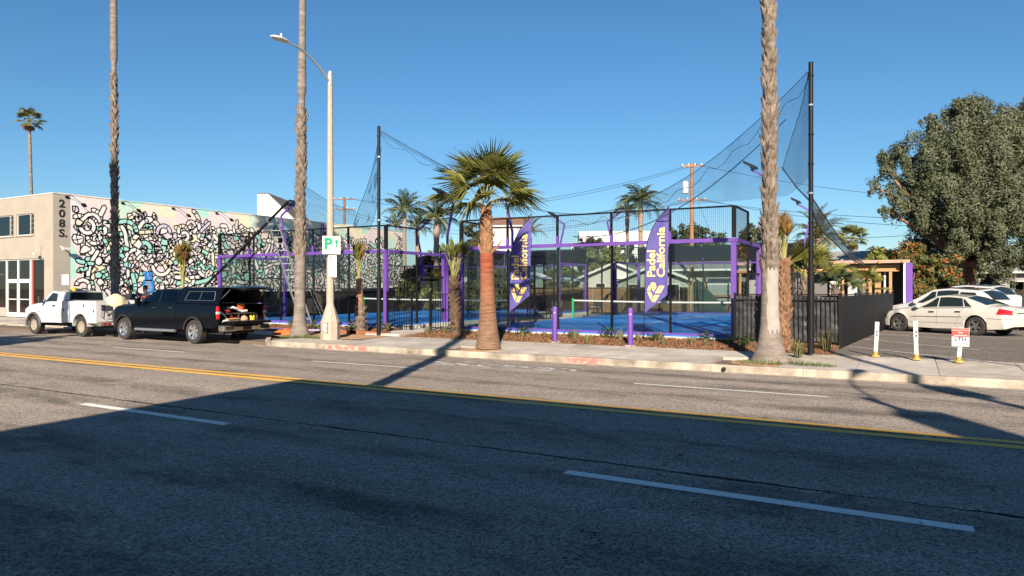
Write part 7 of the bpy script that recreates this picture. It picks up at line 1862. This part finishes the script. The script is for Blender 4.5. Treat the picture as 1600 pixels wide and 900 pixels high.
house('house', 'house with white porch at the right edge behind the wooden fence', 'house', 1640, 50, 6, 6, 3.0, 1.0, mat('porch_house_wall',(.36,.35,.33),.85), ROOFG, R(-22), [(-2.4,.2,.9,2.0)], 'x', .4)
# tall white gabled wall behind the mural building
p0 = at(402, 450, t=66); t = thing('white_gable_building', 'white building with sloping top rising behind the mural wall', 'building', (p0.x, p0.y, 0), R(29))
za, zb_ = at(402,303,t=66).z, at(460,345,t=66).z; wpx = 60/FPX*66
b = MB(); b.prism([(0,0),(wpx,0),(wpx,zb_),(wpx*.28,za),(0,za)], 0, 6, 'y'); wl = b.build('wall', HWHITE, t)
b = MB(); b.bb(wpx*.06, wpx*.22, -.02, 0, za-2.6, za-.7); b.build('vent_panel', mat('cream_panel',(.66,.62,.45),.8), wl)
b = MB(); b.bar((0,3,za+.05),(wpx*.28,3,za+.05),6.1,.08,up=(0,0,1)); b.bar((wpx*.28,3,za+.05),(wpx+.1,3,zb_+.03),6.1,.08); b.build('roof', mat('dark_coping',(.10,.09,.08),.8), t)

# ================================================================= WOODEN FENCE ALONG THE BACK, SHED, YARD THINGS
FENW = mat('fence_cedar', (.34,.20,.10), .85, var=.4, vscale=3, col2=(.18,.11,.065), bump=.4, bscale=20, stretch=(6,6,.5)); FENG = mat('fence_weathered', (.20,.16,.125), .9, var=.35, vscale=3, stretch=(6,6,.5))
LUM = mat('fresh_lumber', (.40,.22,.10), .8, var=.3, vscale=4, col2=(.42,.22,.09), stretch=(4,4,.5))
def plank_fence(label, P, Q, h, m, z=.1, bw=.145, seed=1, group='wooden fences'):
    P, Q = Vector((*P,0)), Vector((*Q,0)); d = Q-P; L_ = d.length; d /= L_; t = thing('plank_fence', label, 'fence', (P.x,P.y,z), math.atan2(d.y,d.x), group); rg = random.Random(seed)
    n = int(L_/bw); bm_ = MB(); bm_.bb(0,bw-.012,-.01,.01,0,h); me = bpy.data.meshes.new('board'); me.from_pydata(bm_.v,[],bm_.f); me.materials.append(m)
    for i in range(n):
        o = link('board', me, t); o.location = (i*bw, rg.uniform(-.006,.006), rg.uniform(-.02,.02)); o.rotation_euler = (0, rg.uniform(-.008,.008), 0)
    for zz_ in (.35, h-.3): b = MB(); b.bb(0,L_,.012,.05,zz_-.04,zz_+.04); b.build('rail', m, t)
plank_fence('cedar plank fence behind the left half of the right court', (-27, 47.5), (-12.5, 45.8), 1.75, FENW)
plank_fence('taller dark plank fence below the grey bungalow', (-12.3, 46.2), (-5, 46.2), 2.1, FENG, seed=2)
q0, q1 = at(1552,460,t=46), at(1680,460,t=40); plank_fence('weathered plank fence at the right edge behind the parked cars', (q0.x,q0.y), (q1.x,q1.y), 1.6, FENG, seed=3)
# shed under construction at the end of the side fence
sx1 = at(1416,450,Y=36.8).x; sx0 = at(1235,450,Y=36.8).x
t = thing('wooden_shed', 'unfinished timber shed with flat roof and purple end panel', 'shed', (sx0, 36.8, .12)); Wd = sx1 - sx0; Hs = at(1400,411,Y=36.8).z - .12
def S(name, x0,x1,y0,y1,z0,z1,m,par=t): b = MB(); b.bb(x0,x1,y0,y1,z0,z1); return b.build(name,m,par)
ROOFP = mat('painted_fascia', (.36,.24,.17), .7); TYV = mat('house_wrap', (.60,.58,.54), .6, var=.15, vscale=5); DKP = mat('shed_dark_panel', (.13,.12,.12), .8); GRP = mat('primer_panel', (.38,.40,.40), .8)
rf_ = S('roof', -.2, Wd+.15, -.4, 5.2, Hs, Hs+.14, ROOFP)
k = 0
while k*.62 < Wd: S('rafter_end', .1+k*.95-.05, .1+k*.95+.05, -.52, -.401, Hs-.02, Hs+.1, LUM, rf_) if .1+k*.95 < Wd else None; k += 1
S('end_panel', Wd-.02, Wd+.25, -.42, 5.0, -.0, Hs-.005, PURPLE); S('end_trim', Wd-.11, Wd-.03, -.41, -.33, 0, Hs-.005, WHITEP)
S('back_panel', .0, Wd-.03, 2.2, 2.28, 0, Hs-.01, DKP); S('header', 0, Wd-.25, .0, .08, Hs-.38, Hs-.06, LUM)
x = Wd - .45
for k, (w_, m_, dy) in enumerate(((.12,LUM,0),(.10,TYV,.3),(.25,LUM,.15),(.14,LUM,.1),(.12,LUM,.05),(.55,GRP,.6),(.10,LUM,0),(.45,TYV,.6),(.75,DKP,.9),(.12,LUM,0),(.3,TYV,.5),(.12,LUM,0),(.9,GRP,.8),(.3,PURPLE,0),(.6,GRP,.7),(.12,LUM,0),(1.0,DKP,.8))):
    x -= w_ + .12
    if x < 0: break
    S('stud' if w_ < .2 else 'wall_panel', x, x+w_, dy, dy+.06, 0, Hs-.39 if dy < .2 else Hs-.1, m_)
S('counter_rail', 0, Wd*.55, -.05, .05, .95, 1.10, LUM)
# scaffold and sheeted counter further left, behind the right court
q = at(1128,470,Y=44); t = thing('bar_counter', 'timber bar counter with grey panels and roof beam behind the right court', 'bar counter', (q.x,44,.1))
def S2(name, *a): 
    b = MB(); b.bb(*a[:6]); return b.build(name, a[6], t)
S2('beam',-2.2,2.6,0,.12,2.35,2.62,LUM); S2('rail',-1.6,2.6,-.05,.07,1.15,1.27,LUM); S2('panel',-.9,.75,.1,.16,.9,2.3,GRP); S2('white_panel',-.9,.75,.06,.09,1.85,2.3,HWHITE); S2('skirt',-1.2,2.6,.0,.06,.2,.55,mat('rust_orange',(.42,.17,.06),.8))
for x in (-2.1,-1.1,1.0,2.4): S2('upright',x,x+.12,.0,.12,0,2.35,LUM)
S2('roof_sheet',-2.4,2.8,-.3,2,2.66,2.72,DKP)
q = at(1082,470,Y=43.6); b = MB(); b.bb(-.06,.06,-.06,.06,0,3.0); o = b.build('timber_post', LUM); o.location = (q.x,43.6,.1); tag(o,'single upright timber post behind the right court','post')
q = at(1100,450,Y=43.4); b = MB(); n = 8
for i in range(n+1):
    for j in range(n+1): f, g = i/n, j/n; b.v.append((f*2.4*(1-g)+.05*math.sin(7*g), .15*math.sin(5*f+3*g), 2.3*(1-f)*(1-g*.0)*(1-g)+0 if False else 2.4*(1-g)*(1-f)+.02))
for i in range(n):
    for j in range(n): b.f.append((i*(n+1)+j,(i+1)*(n+1)+j,(i+1)*(n+1)+j+1,i*(n+1)+j+1)); b.m.append(0)
o = b.build('green_tarp', mat('green_tarp',(.03,.08,.06),.6), smooth=60); o.location = (at(1084,450,Y=43.5).x,43.5,.12); tag(o,'dark green tarp hanging in a triangle beside the bar counter','tarp')
q = at(1022,490,Y=43.6); b = MB(); b.bb(-.5,.5,-.25,.25,0,.32); b.bb(-.52,.52,-.27,.27,.32,.42,1); o = b.build('cool_box',[mat('cooler_red',(.5,.02,.02),.4), WHITEP], bevel=.02); o.location = (q.x,43.6,.1); tag(o,'red cool box with white lid on the ground behind the right court','cool box')
# lounge furniture between the courts
WICK = mat('wicker_dark', (.03,.028,.028), .8); CUSH = mat('cushion_grey', (.20,.23,.24), .9)
for k, (u, Y, rz_, lab) in enumerate(((848,33,.1,'dark lounge chair with grey cushion beyond the left flag'),(868,37,.2,'dark lounge chair beside the green net post'),(905,43.2,0,'dark lounge chair behind the net of the right court'),(930,43.5,-.2,'dark lounge chair second from the net post behind the right court'),(690,36,.3,'dark lounge chair beyond the iron gate'))):
    q = at(u,480,Y=Y); t = thing('lounge_chair', lab, 'chair', (q.x,Y,.1), rz_, 'dark lounge chairs')
    b = MB(); b.box((0,0,.34),(.7,.7,.07)); b.build('seat',WICK,t,bevel=.01); b = MB(); b.box((0,.33,.62),(.7,.07,.6)); b.build('backrest',WICK,t,bevel=.01); b = MB(); b.box((0,-.02,.43),(.6,.6,.11)); b.build('cushion',CUSH,t,bevel=.03)
    for sx in (-1,1):
        b = MB(); b.box((sx*.34,0,.58),(.06,.66,.05)); b.build('armrest',WICK,t)
        for sy in (-1,1): b = MB(); b.box((sx*.31,sy*.31,.155 if sy > 0 else .28),(.05,.05,.31 if sy > 0 else .56)); b.build('leg',WICK,t)
q = at(832,480,Y=30.5); 
for u, Y, lab in ((828,31,'pale parasol canopy beyond the left flag'),(888,44,'pale parasol canopy near the green net post')):
    q = at(u,450,Y=Y); t = thing('parasol', lab, 'parasol', (q.x,Y,.1), 0, 'pale parasols'); b = MB(); b.lathe([(1.25,2.15),(.7,2.4),(.02,2.62)], n=8); b.build('canopy', mat('parasol_cloth',(.5,.54,.56),.8), t); b = MB(); b.tube([(0,0,0),(0,0,2.6)],.025,8); b.build('pole',BLACKM,t); b = MB(); b.lathe([(.25,0),(.25,.06),(.05,.08)],n=16); b.build('base',BLACKM,t)

# ================================================================= UTILITY POLES AND WIRES
PW = mat('pole_wood', (.20,.12,.07), .9, var=.3, vscale=3, stretch=(1,1,.2)); PW2 = mat('pole_wood_red', (.30,.15,.08), .9, var=.3, vscale=3, stretch=(1,1,.2)); TRF = mat('transformer_grey', (.55,.57,.56), .5); WIRE = mat('power_wire', (.02,.02,.022), .7)
def upole(label, u, vt, t_, arms, m, tr):
    q = at(u, vt, t=t_); t = thing('utility_pole', label, 'utility pole', (q.x,q.y,0), R(20), 'utility poles behind the courts'); H = q.z
    b = MB(); b.tube([(0,0,0),(0,0,H)], [.19,.13], 12); b.build('pole', m, t, smooth=40)
    for (dv, L_) in arms:
        z = H - dv; b = MB(); b.box((0,-.15,z),(L_,.1,.12)); a = b.build('crossarm', m, t)
        for k in range(4): b = MB(); b.lathe([(.05,0),(.06,.05),(.03,.09),(.05,.12),(.01,.16)], (-L_*.45+L_*.3*k,-.15,z+.06), 8); b.build('insulator', TRF, a)
    for (dx, dv) in tr: b = MB(); b.lathe([(.05,0),(.24,.03),(.25,.85),(.2,.95),(.05,.98)], (dx,-.2,H-dv), 14); b.build('transformer', TRF, t, smooth=40)
    return Vector((q.x,q.y,H))
A_ = upole('wooden utility pole with two crossarms and box behind the right court', 1081, 255, 55, ((.25,1.6),(2.9,2.2)), PW2, ((-.5,2.4),))
B2 = upole('utility pole with two crossarms and two transformers behind the mural', 538, 308, 78, ((.25,2.6),(1.35,2.6)), PW, ((-.4,4.3),(.5,4.5)))
WL = ['topmost wire running left from the head of the wooden utility pole','second wire running left from the top crossarm of the wooden utility pole','wire running left from the middle of the lower crossarm','wire running left from the left end of the lower crossarm','wire running right from the lower crossarm towards the eucalyptus','wire running right from the right end of the lower crossarm','lowest wire running right past the eucalyptus crown','lowest wire running left behind the mesh of the courts','topmost wire running right towards the eucalyptus']
for k, (P, Q, sag) in enumerate(((A_+Vector((0,0,-.1)), B2+Vector((0,0,-.1)), 2.0),(A_+Vector((.5,0,-.1)), B2+Vector((.8,0,-.1)), 2.2),(A_+Vector((0,0,-2.9)), B2+Vector((0,0,-1.4)), 2.4),(A_+Vector((-.7,0,-2.9)), B2+Vector((-.8,0,-1.4)), 2.7),(A_+Vector((0,0,-2.8)), at(1700,338,t=42), .7),(A_+Vector((.6,0,-2.8)), at(1700,352,t=42), .9),(A_+Vector((0,0,-6.2)), at(1700,347,t=46), .3),(A_+Vector((0,0,-6.6)), B2+Vector((0,0,-5)), 1.5),(A_+Vector((.3,0,-.1)), at(1700,318,t=44), .8))):
    o_ = P; b = MB(); b.tube([P.lerp(Q,i/24) - o_ - Vector((0,0,sag*4*(i/24)*(1-i/24))) for i in range(25)], .016, 5); w_ = b.build('power_wire', WIRE); w_.location = o_
    tag(w_, WL[k], 'wire', 'overhead wires')
b = MB(); g0 = A_+Vector((.5,0,-3.1)); g1 = Vector((g0.x+4.2, g0.y-4, .1)); b.tube([g0-g0, g1-g0], .014, 5); o = b.build('guy_wire', WIRE); o.location = g0; tag(o,'slanting guy wire right of the wooden utility pole','wire')
# folding grey screen behind the cars
q0 = at(1418,450,t=42); t = thing('metal_screen', 'low grey corrugated metal screen behind the parked cars', 'fence', (q0.x,q0.y,.1), R(-20))
for k in range(4): b = MB(); b.bb(k*1.35,k*1.35+1.3,0,.04,.1,1.6); b.build('panel', mat('screen_grey',(.24,.26,.29),.5), t); b = MB(); b.tube([(k*1.35-.02,0,0),(k*1.35-.02,0,1.72)],.03,8); b.build('post', STEEL, t)
b = MB(); b.tube([(0,0,1.65),(5.4,0,1.65)],.025,8); b.build('rail', STEEL, t)
